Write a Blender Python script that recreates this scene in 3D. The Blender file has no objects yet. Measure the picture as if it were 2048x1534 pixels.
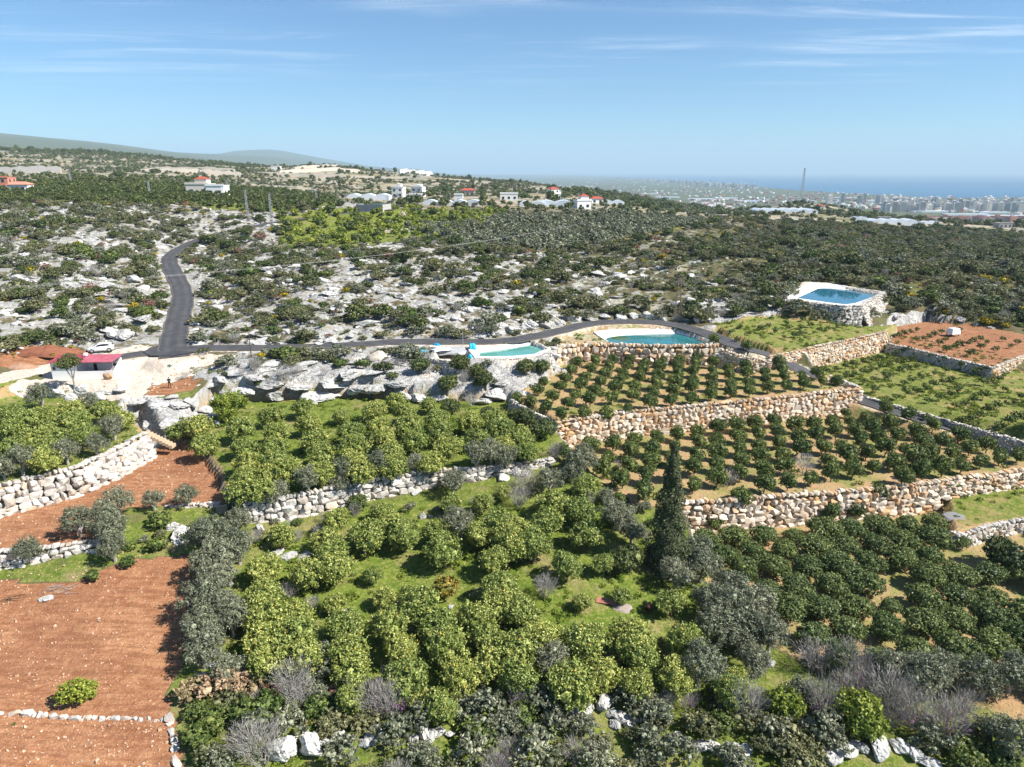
import bpy, bmesh, math, random
import numpy as np
from mathutils import Vector, Matrix

random.seed(7)
RNG = np.random.default_rng(7)
SC = bpy.context.scene
COL = SC.collection

# ------------------------------------------------------------------ camera
FPX, PITCH = 1380.0, math.radians(17.1)          # focal length in photo pixels (2048 wide), tilt below the horizon
CT, ST = math.cos(PITCH), math.sin(PITCH)
cam_d = bpy.data.cameras.new('camera')
cam_d.sensor_fit = 'HORIZONTAL'
cam_d.angle = 2 * math.atan(1024 / FPX)
cam_d.clip_start, cam_d.clip_end = 1.0, 260000.0
cam = bpy.data.objects.new('camera', cam_d)
COL.objects.link(cam)
cam.location = (0, 0, 0)
cam.rotation_euler = (math.pi / 2 - PITCH, 0, 0)
SC.camera = cam

# ------------------------------------------------------------------ light
SUN_DIR = Vector((0.96, -0.27, 0.0)).normalized()  # towards the sun, on the ground
SUN_EL = math.radians(45)
world = bpy.data.worlds.new('World')
SC.world = world
world.use_nodes = True
wt = world.node_tree
wt.nodes.clear()
def wn(t, **k):
    n = wt.nodes.new(t)
    for a, b in k.items(): setattr(n, a, b)
    return n
w_out = wn('ShaderNodeOutputWorld'); w_bg = wn('ShaderNodeBackground')
sky = wn('ShaderNodeTexSky', sky_type='NISHITA', sun_disc=False)
sky.sun_elevation = SUN_EL
sky.sun_rotation = math.atan2(SUN_DIR.x, SUN_DIR.y)
sky.altitude, sky.air_density, sky.dust_density, sky.ozone_density = 150, 0.85, 0.15, 3.0
w_bg.inputs['Strength'].default_value = 0.066
# thin cirrus streaks, laid on a high plane above the place
tc = wn('ShaderNodeTexCoord'); sep = wn('ShaderNodeSeparateXYZ')
mx = wn('ShaderNodeMath', operation='MAXIMUM'); mx.inputs[1].default_value = 0.03
dx = wn('ShaderNodeMath', operation='DIVIDE'); dy = wn('ShaderNodeMath', operation='DIVIDE')
cmb = wn('ShaderNodeCombineXYZ'); mp = wn('ShaderNodeMapping')
mp.inputs['Rotation'].default_value = (0, 0, math.radians(-20)); mp.inputs['Location'].default_value = (20.4, 6.8, 0); mp.inputs['Scale'].default_value = (0.30, 1.35, 1)
nz = wn('ShaderNodeTexNoise'); nz.inputs['Scale'].default_value = 1.1; nz.inputs['Detail'].default_value = 9; nz.inputs['Roughness'].default_value = 0.66
nz.inputs['Distortion'].default_value = 0.7
nz2 = wn('ShaderNodeTexNoise'); nz2.inputs['Scale'].default_value = 0.42; nz2.inputs['Detail'].default_value = 2
cr = wn('ShaderNodeMapRange', interpolation_type='SMOOTHSTEP'); cr.inputs[1].default_value = 0.47; cr.inputs[2].default_value = 0.80
cr2 = wn('ShaderNodeMapRange', interpolation_type='SMOOTHSTEP'); cr2.inputs[1].default_value = 0.36; cr2.inputs[2].default_value = 0.60
mul = wn('ShaderNodeMath', operation='MULTIPLY'); mul2 = wn('ShaderNodeMath', operation='MULTIPLY'); mul2.inputs[1].default_value = 0.62
mix = wn('ShaderNodeMix', data_type='RGBA'); mix.inputs['B'].default_value = (9.0, 9.6, 10.2, 1)
L = wt.links.new
L(tc.outputs['Generated'], sep.inputs[0]); L(sep.outputs['Z'], mx.inputs[0])
L(sep.outputs['X'], dx.inputs[0]); L(mx.outputs[0], dx.inputs[1]); L(sep.outputs['Y'], dy.inputs[0]); L(mx.outputs[0], dy.inputs[1])
L(dx.outputs[0], cmb.inputs[0]); L(dy.outputs[0], cmb.inputs[1]); L(cmb.outputs[0], mp.inputs[0])
L(mp.outputs[0], nz.inputs[0]); L(cmb.outputs[0], nz2.inputs[0]); L(nz.outputs[0], cr.inputs[0]); L(nz2.outputs[0], cr2.inputs[0])
L(cr.outputs[0], mul.inputs[0]); L(cr2.outputs[0], mul.inputs[1]); L(mul.outputs[0], mul2.inputs[0])
lowf = wn('ShaderNodeMapRange', interpolation_type='SMOOTHSTEP'); lowf.inputs[1].default_value = 0.07; lowf.inputs[2].default_value = 0.16
mul3 = wn('ShaderNodeMath', operation='MULTIPLY'); L(sep.outputs['Z'], lowf.inputs[0]); L(mul2.outputs[0], mul3.inputs[0]); L(lowf.outputs[0], mul3.inputs[1])
L(mul3.outputs[0], mix.inputs['Factor']); tint = wn('ShaderNodeMix', data_type='RGBA', blend_type='MULTIPLY'); tint.inputs['Factor'].default_value = 1.0; tint.inputs['B'].default_value = (0.65, 0.90, 1.04, 1)
L(sky.outputs[0], tint.inputs['A']); L(tint.outputs['Result'], mix.inputs['A']); L(mix.outputs['Result'], w_bg.inputs[0]); L(w_bg.outputs[0], w_out.inputs[0])

sun_l = bpy.data.lights.new('sun', 'SUN')
sun_l.energy, sun_l.angle, sun_l.color = 4.6, math.radians(0.53), (1.0, 0.955, 0.89)
sun = bpy.data.objects.new('sun', sun_l); COL.objects.link(sun)
sdir = Vector((SUN_DIR.x * math.cos(SUN_EL), SUN_DIR.y * math.cos(SUN_EL), math.sin(SUN_EL)))
sun.rotation_euler = sdir.to_track_quat('Z', 'Y').to_euler()
sun.location = (60, 40, 60)
vs = SC.view_settings
vs.view_transform, vs.look, vs.exposure, vs.gamma = 'Standard', 'None', 1.05, 1.0
vs.use_curve_mapping = False
SC.cycles.max_bounces = 5; SC.cycles.diffuse_bounces = 3; SC.cycles.glossy_bounces = 2; SC.cycles.transmission_bounces = 2
SC.cycles.volume_bounces = 0; SC.cycles.transparent_max_bounces = 4
SC.cycles.use_denoising = True
SC.cycles.sample_clamp_indirect = 4.0

# ------------------------------------------------------------------ photo geometry -> world
def ray(px, py):
    u = (np.asarray(px, float) - 1024) / FPX; v = (np.asarray(py, float) - 767) / FPX
    return u, CT - v * ST, -(ST + v * CT)
def P(px, py, z):                                  # where the sight line meets level z
    a, b, c = ray(px, py); t = z / c
    return float(a * t), float(b * t)
def C(px, Y, z):                                   # a point at distance Y and level z in that direction
    return (px - 1024) / FPX * (Y * CT - z * ST), Y, z
def proj(x, y, z):
    Z = y * CT - z * ST
    return 1024 + FPX * x / Z, 767 + FPX * (-z * CT - y * ST) / Z
def lin(pts, z): return [P(a, b, z) for a, b in pts]

def _hash(ix, iy, s):
    h = (ix.astype(np.int64) * 374761393 + iy.astype(np.int64) * 668265263 + s * 974634777) & 0x7fffffff
    h = ((h ^ (h >> 13)) * 1274126177) & 0x7fffffff
    return ((h ^ (h >> 16)) & 0xffff) / 65535.0
def vnoise(x, y, s=0):
    ix, iy = np.floor(x), np.floor(y); fx, fy = x - ix, y - iy
    fx = fx * fx * (3 - 2 * fx); fy = fy * fy * (3 - 2 * fy)
    a, b, c, d = _hash(ix, iy, s), _hash(ix + 1, iy, s), _hash(ix, iy + 1, s), _hash(ix + 1, iy + 1, s)
    return (a * (1 - fx) + b * fx) * (1 - fy) + (c * (1 - fx) + d * fx) * fy
def fbm(x, y, o=4, s=0):
    r, a, t = 0, 0.5, 0
    for k in range(o):
        r = r + a * vnoise(x * 2 ** k, y * 2 ** k, s + k); t += a; a *= 0.5
    return r / t
def sm(a, b, x):
    t = np.clip((x - a) / (b - a), 0, 1); return t * t * (3 - 2 * t)
def pin(poly, X, Y):                               # points in polygon
    X = np.asarray(X, float); Y = np.asarray(Y, float)
    r = np.zeros(X.shape, bool); n = len(poly)
    for i in range(n):
        x0, y0 = poly[i]; x1, y1 = poly[(i + 1) % n]
        if y0 == y1: continue
        k = ((y0 > Y) != (y1 > Y)) & (X < (x1 - x0) * (Y - y0) / (y1 - y0) + x0)
        r ^= k
    return r
def pdist(line, X, Y, zs=None):                    # distance to a polyline and the height along it
    D = np.full(X.shape, 1e9); Zs = np.zeros(X.shape)
    for i in range(len(line) - 1):
        x0, y0 = line[i]; x1, y1 = line[i + 1]; l2 = (x1 - x0) ** 2 + (y1 - y0) ** 2
        if l2 == 0: continue
        t = np.clip(((X - x0) * (x1 - x0) + (Y - y0) * (y1 - y0)) / l2, 0, 1)
        d = np.hypot(X - x0 - t * (x1 - x0), Y - y0 - t * (y1 - y0)); k = d < D
        D = np.where(k, d, D)
        if zs is not None: Zs = np.where(k, zs[i] + t * (zs[i + 1] - zs[i]), Zs)
    return D, Zs

# ------------------------------------------------------------------ terrain heights
ctrl = [  # photo pixel, level below the camera
 (-200,1534,-38.8),(0,1534,-38.8),(400,1534,-39.6),(1024,1534,-41),(1600,1534,-41.2),(2250,1534,-41.5),
 (0,1300,-38.6),(330,1300,-38.6),(700,1300,-38.9),(1200,1300,-39.3),(1700,1300,-40),(2200,1300,-40),
 (0,1050,-35.6),(600,1060,-37),(900,1030,-37),(1100,1100,-37.5),(1330,1120,-38.5),(1700,1100,-40),(2150,1100,-39.6),
 (100,900,-32.4),(600,900,-34.4),(1050,900,-34.5),(1500,930,-36.5),(1900,900,-36.5),(2150,890,-35.5),
 (150,760,-31),(340,772,-31.6),(560,770,-31.2),(800,770,-31.8),(1000,760,-32),(1100,800,-33.2),(1300,780,-33),(1600,780,-33.2),(1750,800,-34.5),(2100,780,-34.5),
 (-100,740,-29.6),(50,730,-29.6),(345,692,-29.2),(600,692,-29.3),(850,687,-29.4),(1080,680,-29.4),(1200,650,-29.3),(1450,685,-29.6),(1550,690,-30.6),
 (1700,655,-30.8),(1900,690,-33),(2100,680,-33.5),(1880,630,-31.5),(2100,640,-33),(1720,565,-27.2),(1580,575,-27.6),(1850,600,-29.6),(1565,624,-28.2),(1500,625,-28.6),
 (0,640,-26.5),(150,640,-27),(-150,640,-26),(355,600,-28.4),(600,600,-27.4),(900,600,-27.8),(1200,600,-27.6),(1450,600,-28.6),
 (0,540,-23),(200,540,-24),(335,515,-25.2),(600,530,-25),(900,530,-26),(1200,530,-27),(1500,530,-27.8),(1850,540,-29),(2100,560,-31),
 (0,460,-18.5),(250,460,-19),(400,478,-23),(650,480,-23.5),(1000,480,-25),(1300,470,-26),(1600,470,-30),(1900,490,-37),(2150,500,-42),
 (0,410,-13.5),(250,410,-13.5),(540,446,-19.5),(700,425,-17),(850,440,-20.5),(1160,432,-21),(1400,436,-25.5),(1700,440,-33),(1560,425,-33)]
W = [P(a, b, z) + (z,) for a, b, z in ctrl]
W += [C(*q) for q in [  # direction, distance, level
 (0,14,-46),(1024,14,-47),(2048,14,-47),
 (-150,340,-8),(0,340,-9.5),(420,340,-10),(700,420,-15),(1000,450,-18),(1250,480,-22),
 (0,640,-1),(150,640,-2),(300,650,-6),(450,640,-12),(620,640,-18),(820,640,-19),(1030,640,-19),(1200,640,-24),
 (-200,900,12),(0,900,9),(120,900,6),(300,900,0),(400,850,0),(560,830,-7),(700,830,-9),(860,900,-11),(1040,900,-19),
 (-200,1600,58),(0,1600,44),(120,1600,39),(250,1600,33),(400,1600,18),(520,1600,6),(560,1050,2),(640,1050,8),(720,1050,2),(800,1100,-3),(900,1200,-11),(1050,1200,-21),
 (1200,1050,-32),(1300,940,-38),(1400,830,-44),(1500,800,-49),(1450,600,-38),(1300,1100,-50),(1400,1100,-60),(1500,1000,-60),(1605,860,-36),(1560,900,-42),(1650,840,-39),(1720,760,-46),(1800,800,-52),(1900,700,-50),(2000,900,-74),(2150,900,-80),
 (2200,650,-52),(1605,1300,-95),(1750,1300,-100),
 (-200,2600,40),(0,2600,25),(300,2600,15),(600,2400,-30),(800,2400,-60),(1000,2400,-80),(1200,2400,-110),(1400,2500,-130),(1600,2300,-140),(1800,1900,-140),(2000,1800,-138),(2200,1800,-138),
 (-200,9000,480),(0,9000,440),(130,9000,340),(250,9000,300),(350,9000,225),(450,9000,180),(560,9000,120),(700,9000,-60),(850,9000,-120),
 (380,14000,230),(450,14000,335),(540,14000,375),(640,14000,250),(750,14000,100),(850,14000,0),(950,14000,-110),
 (1100,5000,-144),(1300,5000,-146),(1600,4500,-147),(2000,3500,-147),(2200,3500,-147),(1000,16000,-146),(1200,16000,-147),(1500,8000,-148),(2000,9000,-150),
 (0,30000,-60),(600,30000,-120),(1024,30000,-148),(1600,30000,-150),(2100,30000,-150),(-200,30000,-60)]]
W = np.array(W)
YMIN = 13.0
def uw(x, y):
    yy = np.maximum(y, YMIN)
    return np.clip(x / yy, -0.98, 0.98) * 1.6, np.log(yy)
def tps(r2): return r2 * np.log(r2 + 1e-12) * 0.5
cu, cw = uw(W[:, 0], W[:, 1]); nC = len(W)
A = np.zeros((nC + 3, nC + 3))
A[:nC, :nC] = tps((cu[:, None] - cu) ** 2 + (cw[:, None] - cw) ** 2) + np.eye(nC) * 2e-4
A[:nC, nC] = A[nC, :nC] = 1; A[:nC, nC + 1] = A[nC + 1, :nC] = cu; A[:nC, nC + 2] = A[nC + 2, :nC] = cw
# spline the angle of depression, which is even over all distances
TP = np.linalg.solve(A, np.r_[W[:, 2] / np.maximum(W[:, 1], YMIN) ** 0.35, 0, 0, 0])
def base_h(x, y):
    u, w = uw(x, y); r = TP[nC] + TP[nC + 1] * u + TP[nC + 2] * w
    for i in range(nC): r = r + TP[i] * tps((u - cu[i]) ** 2 + (w - cw[i]) ** 2)
    return r * np.maximum(y, YMIN) ** 0.35

def axis(lo, a, b, hi, st):
    core = list(np.arange(a, b + st, st)); up = []; dn = []
    for lst, start, end, sg in ((up, core[-1], hi, 1), (dn, a, lo, -1)):
        p, s, d = start, st, 0
        while (p - end) * sg < 0:
            s = st + 0.018 * d if d < 450 else st + 8.1 + 0.075 * (d - 450)
            p += sg * s; d += s; lst.append(p)
    return np.array(dn[::-1] + core + up)
XS = axis(-27000, -78, 92, 27000, 0.55)
YS = axis(-40, 34, 160, 36000, 0.55)
GX, GY = np.meshgrid(XS, YS)
H = base_h(GX, GY)

# terrace outlines in photo pixels, each at its level; later ones overrule earlier ones
SEA_Z = -150.0
T = {}
TILT = {}
def terr(name, z, pts):
    T[name] = ([P(q[0], q[1], q[2] if len(q) > 2 else z) for q in pts], z)
    if any(len(q) > 2 for q in pts):               # a sloping terrace: plane through the given levels
        M_ = np.array([[*p, 1] for p in T[name][0]]); TILT[name] = np.linalg.lstsq(M_, np.array([q[2] if len(q) > 2 else z for q in pts]), rcond=None)[0]
terr('low_right', -40.0, [(1372,1062),(1480,1000),(2250,940),(2300,1310),(1640,1340),(1440,1230)])
terr('ledge', -38.6, [(1905,1072),(1980,1052),(2100,1032),(2250,1015),(2250,930),(1890,960)])
terr('middle', -36.5, [(1355,1008),(1480,1000),(1600,990),(1700,984),(1800,974),(1900,960),(1980,950),(2048,940),(2250,915),(2150,915),(2048,903),(1860,852),(1735,818),(1718,770),(1400,800),(1100,830),(1112,890),(1190,960),(1260,1005)])
terr('green_low', -34.7, [(1640,755),(1735,796),(1900,846),(2048,887),(2250,935),(2250,790),(2048,745),(1990,728),(1780,680),(1590,730)])
terr('red_right', -33.0, [(1778,688),(1880,712),(1985,737),(2048,712),(2200,690),(2200,665),(2048,668),(1950,650),(1850,642),(1775,655)])
terr('green_high', -31.0, [(1538,714),(1640,692),(1772,664),(1795,650,-31),(1722,656,-30.9),(1640,640,-29.7),(1560,624,-28.6),(1425,650,-29.5),(1470,680,-30.3)])
terr('rock_slope', -32.0, [(228,800,-31.9),(300,792,-31.8),(440,800,-32.4),(400,840,-33.6),(345,866,-34.2),(292,872,-33.2),(268,840,-32.4)])
terr('upper', -33.0, [(1115,846),(1240,827),(1400,812),(1560,796),(1718,779),(1700,768),(1640,748),(1590,735),(1530,714),(1450,700),(1440,690),(1200,690),(1130,690),(1115,735),(1022,800)])
terr('lemon_low_left', -34.4, [(488,1008),(600,992),(720,966),(850,946),(960,936),(1100,920),(1122,890),(1108,856),(1020,802),(1000,800),(850,800),(700,792),(560,800),(430,800),(345,862),(405,905),(440,960)])
terr('red_mid', -35.5, [(-150,1138),(0,1104),(120,1093),(195,1084),(250,1022),(330,1014),(452,1006),(440,955),(405,908),(330,880),(290,840),(-150,960)])
terr('lemon_left', -32.4, [(-150,1010),(0,972),(150,936),(220,905),(290,868),(272,840),(235,800),(120,792),(0,790),(-150,800)])
terr('pond_bank', -29.8, [(1110,690),(1160,690),(1230,689),(1320,692),(1436,692),(1434,676),(1366,652),(1250,650),(1170,660),(1110,676)])
terr('pond_top', -26.8, [(1568,600),(1606,562),(1670,566),(1716,575),(1768,582),(1722,611),(1686,612)])
terr('hut_pad', -30.65, [(84,772),(246,772),(246,742),(84,742)])
terr('tank_bank', -29.7, [(858,716),(935,726),(1030,724),(1103,714),(1100,694),(1062,682),(935,690),(865,692)])
for k, (poly, z) in T.items():
    m = pin(poly, GX, GY)
    if k in TILT: z = TILT[k][0] * GX + TILT[k][1] * GY + TILT[k][2]
    H = np.where(m, z + 0.10 * (fbm(GX / 5, GY / 5, 3, 3) - 0.5) * 2 + 0.0 * GX, H)

# roads: centre line pixels with their level
ROAD1 = [(350,715,-29.5),(347,690,-29.2),(352,660,-28.9),(360,625,-28.6),(366,600,-28.4),(362,575,-27.9),(350,550,-27),(340,530,-26.1),(341,514,-25.2),(362,498,-24.3),(400,480,-23),(450,465,-21.8),(500,455,-20.6),(545,446,-19.6),(600,438,-18.6),(660,430,-17.5),(720,424,-16.8),(790,419,-16)]
ROAD2 = [(120,731,-29.9),(200,721,-29.7),(262,711,-29.5),(320,704,-29.4),(360,698,-29.3),(420,696,-29.3),(520,696,-29.3),(620,694,-29.3),(720,689,-29.35),(800,684,-29.4),(900,684,-29.4),(1000,683,-29.4),(1060,675,-29.3),(1120,662,-29.2),(1180,648,-29.2),(1250,643.5,-29.2),(1320,646,-29.2),(1380,657,-29.4),(1430,674,-29.7),(1480,694,-30.2),(1530,708,-31.2),(1575,727,-32.6),(1635,760,-34.2),(1700,790,-34.8),(1760,812,-35.0),(1830,834,-35.2),(1900,853,-35.5),(1960,868,-35.8),(2048,894,-36.2),(2200,930,-36.6)]
TRACK = [(130,730,-29.9),(70,740,-30.0),(0,757,-30.1),(-80,773,-30.3)]
def smooth_line(pts, n=6):
    q = [np.array(P(a, b, z) + (z,)) for a, b, z in pts]; o = []
    q = [2 * q[0] - q[1]] + q + [2 * q[-1] - q[-2]]
    for i in range(1, len(q) - 2):
        for k in range(n):
            t = k / n; a, b, c, d = q[i - 1:i + 3]
            o.append(0.5 * (2 * b + (c - a) * t + (2 * a - 5 * b + 4 * c - d) * t * t + (3 * b - a - 3 * c + d) * t ** 3))
    o.append(q[-2]); return o
LINES = {'road1': (smooth_line(ROAD1), 2.5), 'road2': (smooth_line(ROAD2), 1.95), 'track': (smooth_line(TRACK), 2.0)}
near = (GY < 420) & (np.abs(GX) < 260) & (GY > 60)
NX, NY = GX[near], GY[near]
karst = fbm(NX / 7, NY / 7, 4, 11)
RD = np.full(GX.shape, 1e9)
hn = H[near]
noter = np.zeros(NX.shape, bool)
for k, (poly, z) in T.items(): noter |= pin(poly, NX, NY)
hn = hn + np.where(noter, 0, (np.abs(karst - 0.5) * 3.2 + (fbm(NX / 2.2, NY / 2.2, 2, 5) - 0.5) * 0.9 - 0.35) * sm(92, 112, NY) * (1 - sm(300, 400, NY)))
for k, (ln, hw) in LINES.items():
    xy = [(p[0], p[1]) for p in ln]; d, zz = pdist(xy, NX, NY, [p[2] for p in ln])
    wgt = 1 - sm(hw + 0.5, hw + 3.2, d)
    if k == 'road2': wgt = np.where(pin(T['upper'][0], NX, NY) & (d > hw + 0.4), 0, wgt)
    hn = hn * (1 - wgt) + (zz - 0.05) * wgt
    RD[near] = np.minimum(RD[near], d)
H[near] = hn
H = np.where(pin(T['hut_pad'][0], GX, GY), -30.65, H)
# broad relief further out
farw = sm(250, 600, GY)
H = H + farw * ((fbm(GX / 60, GY / 60, 3, 21) - 0.5) * 4 * (1 - sm(1500, 2500, GY)) + (fbm(GX / 350, GY / 350, 3, 22) - 0.5) * 14 * sm(900, 1500, GY) * sm(-120, -60, H))
H = H + (fbm(GX / 1500, GY / 1500, 4, 25) - 0.5) * 150 * sm(5000, 8000, GY) * sm(-60, 60, H)
# the sea floor, seaward of the shore
SHORE = [P(a, b, SEA_Z) for a, b in [(2400,398),(2048,396),(1900,395),(1760,390),(1640,384),(1560,377),(1500,371),(1420,365),(1320,359),(1230,354),(1160,350.5),(1110,348)]]
SEAPOLY = SHORE + [(SHORE[-1][0] + 3000, 90000), (120000, 90000), (120000, SHORE[0][1])]
H = np.where(pin(SEAPOLY, GX, GY), SEA_Z - 8, np.maximum(H, np.where(GY > 1200, SEA_Z + 2.5, -1e9)))
# reservoirs are dug out
POND2_IN = [(1209,680),(1215,675),(1241,671),(1300,668),(1356,667),(1388,676),(1416,689),(1400,691),(1324,692),(1229,688)]
POND2_OUT = [(1196,672),(1186,664),(1210,661),(1249,659),(1320,658),(1366,660),(1400,672),(1434,689.5),(1400,691),(1324,692),(1235,689),(1215,684)]
POND3_IN = [(1594,596),(1636,577),(1656,576),(1700,580),(1748,587),(1754,590),(1711,606),(1691,609),(1656,605)]
POND3_OUT = [(1571,598),(1590,582),(1621,566),(1666,569),(1716,577),(1765,585),(1740,598),(1722,610),(1700,613),(1686,612),(1640,606)]
TANK_IN = [(957,713),(960,705),(1024,696),(1064,689),(1087,699),(1068,708),(1024,712)]
TANK_OUT = [(950,717),(936,699),(1000,692),(1060,683),(1078,689),(1097,699),(1080,711),(1024,718)]
PITT = [(862,712),(880,694),(928,694),(944,708),(930,722),(885,724)]
for outl, z, dz in ((POND2_OUT, -29.8, 1.9), (POND3_OUT, -26.8, 1.8), (TANK_OUT, -29.7, 2.0), (PITT, -29.7, 1.4)):
    poly = lin(outl, z); c = np.mean(poly, 0)
    inn = [tuple(c + (np.array(p) - c) * 0.93) for p in poly]
    H = np.where(pin(inn, GX, GY), z - dz, H)
def hs(x, y):                                      # ground height by bilinear lookup
    x = np.clip(np.asarray(x, float), XS[0], XS[-1] - 1e-6); y = np.clip(np.asarray(y, float), YS[0], YS[-1] - 1e-6)
    i = np.clip(np.searchsorted(XS, x, 'right') - 1, 0, len(XS) - 2); j = np.clip(np.searchsorted(YS, y, 'right') - 1, 0, len(YS) - 2)
    fx = (x - XS[i]) / (XS[i + 1] - XS[i]); fy = (y - YS[j]) / (YS[j + 1] - YS[j])
    return (H[j, i] * (1 - fx) + H[j, i + 1] * fx) * (1 - fy) + (H[j + 1, i] * (1 - fx) + H[j + 1, i + 1] * fx) * fy
TT = 24 * 1.0035 ** np.arange(1750)
def G(px, py, dz=0.0):                             # where sight lines meet the ground (raised by dz)
    px = np.atleast_1d(np.asarray(px, float)); py = np.atleast_1d(np.asarray(py, float)); out = []
    for a, b in zip(px, py):
        u, v, w = ray(a, b); x, y, z = u * TT, v * TT, w * TT
        k = np.argmax(z < hs(x, y) + dz)
        if not (z < hs(x, y) + dz).any(): k = len(TT) - 1
        k = max(k, 1)
        t0, t1 = TT[k - 1], TT[k]
        for _ in range(12):
            t = (t0 + t1) / 2
            if w * t < hs(u * t, v * t) + dz: t1 = t
            else: t0 = t
        out.append((u * t1, v * t1, float(hs(u * t1, v * t1))))
    return out
def gpoly(pts): return [(p[0], p[1]) for p in G([a for a, b in pts], [b for a, b in pts])]
# ------------------------------------------------------------------ materials
class NT:
    def __init__(s, name):
        s.m = bpy.data.materials.new(name); s.m.use_nodes = True; s.t = s.m.node_tree; s.t.nodes.clear()
        s.out = s.n('ShaderNodeOutputMaterial')
    def n(s, ty, ins=None, **k):
        x = s.t.nodes.new(ty)
        for a, b in k.items(): setattr(x, a, b)
        for a, b in (ins or {}).items():
            if hasattr(b, 'is_output'): s.t.links.new(b, x.inputs[a])
            else: x.inputs[a].default_value = b
        return x
    def mix(s, f, a, b, mode='MIX'):
        return s.n('ShaderNodeMix', {'Factor': f, 'A': a, 'B': b}, data_type='RGBA', blend_type=mode).outputs['Result']
    def math(s, op, a, b=0.0, c=0.0): return s.n('ShaderNodeMath', {0: a, 1: b, 2: c}, operation=op).outputs[0]
    def rng(s, v, a, b, c=0.0, d=1.0): return s.n('ShaderNodeMapRange', {0: v, 1: a, 2: b, 3: c, 4: d}, interpolation_type='SMOOTHSTEP').outputs[0]
    def noise(s, vec, sc, det=4.0, ro=0.55, out='Fac'): return s.n('ShaderNodeTexNoise', {'Vector': vec, 'Scale': sc, 'Detail': det, 'Roughness': ro}).outputs[out]
    def pos(s): return s.n('ShaderNodeNewGeometry').outputs['Position']
    def bsdf(s, col, rough=0.8, spec=0.2, bump=None, strength=0.4, dist=0.1, metal=0.0):
        i = {'Base Color': col, 'Roughness': rough, 'Specular IOR Level': spec, 'Metallic': metal}
        if bump is not None: i['Normal'] = s.n('ShaderNodeBump', {'Height': bump, 'Strength': strength, 'Distance': dist}).outputs[0]
        b = s.n('ShaderNodeBsdfPrincipled', i).outputs[0]
        return b
    def end(s, sh): s.t.links.new(sh, s.out.inputs[0]); return s.m
def c4(r, g, b): return (r, g, b, 1)
MATS = {}
def plain(name, col, rough=0.7, spec=0.25, var=0.12, scale=3.0, metal=0.0):
    if name in MATS: return MATS[name]
    t = NT(name); tcn = t.n('ShaderNodeTexCoord').outputs['Object']
    f = t.noise(tcn, scale, 5, 0.65); d = tuple(x * (1 - var * 1.6) for x in col); l = tuple(min(1, x * (1 + var)) for x in col)
    MATS[name] = t.end(t.bsdf(t.mix(f, c4(*d), c4(*l)), rough, spec, metal=metal)); return MATS[name]

def foliage(name, dark, mid, light, trans=0.25, spec=0.25, extra=None, pos=(0.0, 0.55, 1.0), varv=0.35):
    t = NT(name); g = t.n('ShaderNodeNewGeometry'); oi = t.n('ShaderNodeObjectInfo')
    rp = t.n('ShaderNodeValToRGB', {'Fac': g.outputs['Random Per Island']}); cr_ = rp.color_ramp
    cr_.elements[0].color = c4(*dark); cr_.elements[1].color = c4(*light)
    e = cr_.elements.new(pos[1]); e.color = c4(*mid)
    if extra:
        e = cr_.elements.new(extra[0]); e.color = c4(*light); cr_.elements[-1].color = c4(*extra[1]); cr_.elements[-1].position = min(1, extra[0] + 0.01)
    v = t.math('MULTIPLY_ADD', oi.outputs['Random'], varv, 1 - varv / 2)
    h = t.math('MULTIPLY_ADD', oi.outputs['Random'], -0.03, 0.515)
    col = t.n('ShaderNodeHueSaturation', {'Hue': h, 'Value': v, 'Color': rp.outputs[0]}).outputs[0]
    b = t.bsdf(col, 0.55, spec)
    tr = t.n('ShaderNodeBsdfTranslucent', {'Color': col}).outputs[0]
    MATS[name] = t.end(t.n('ShaderNodeMixShader', {0: trans, 1: b, 2: tr}).outputs[0]); return MATS[name]

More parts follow.
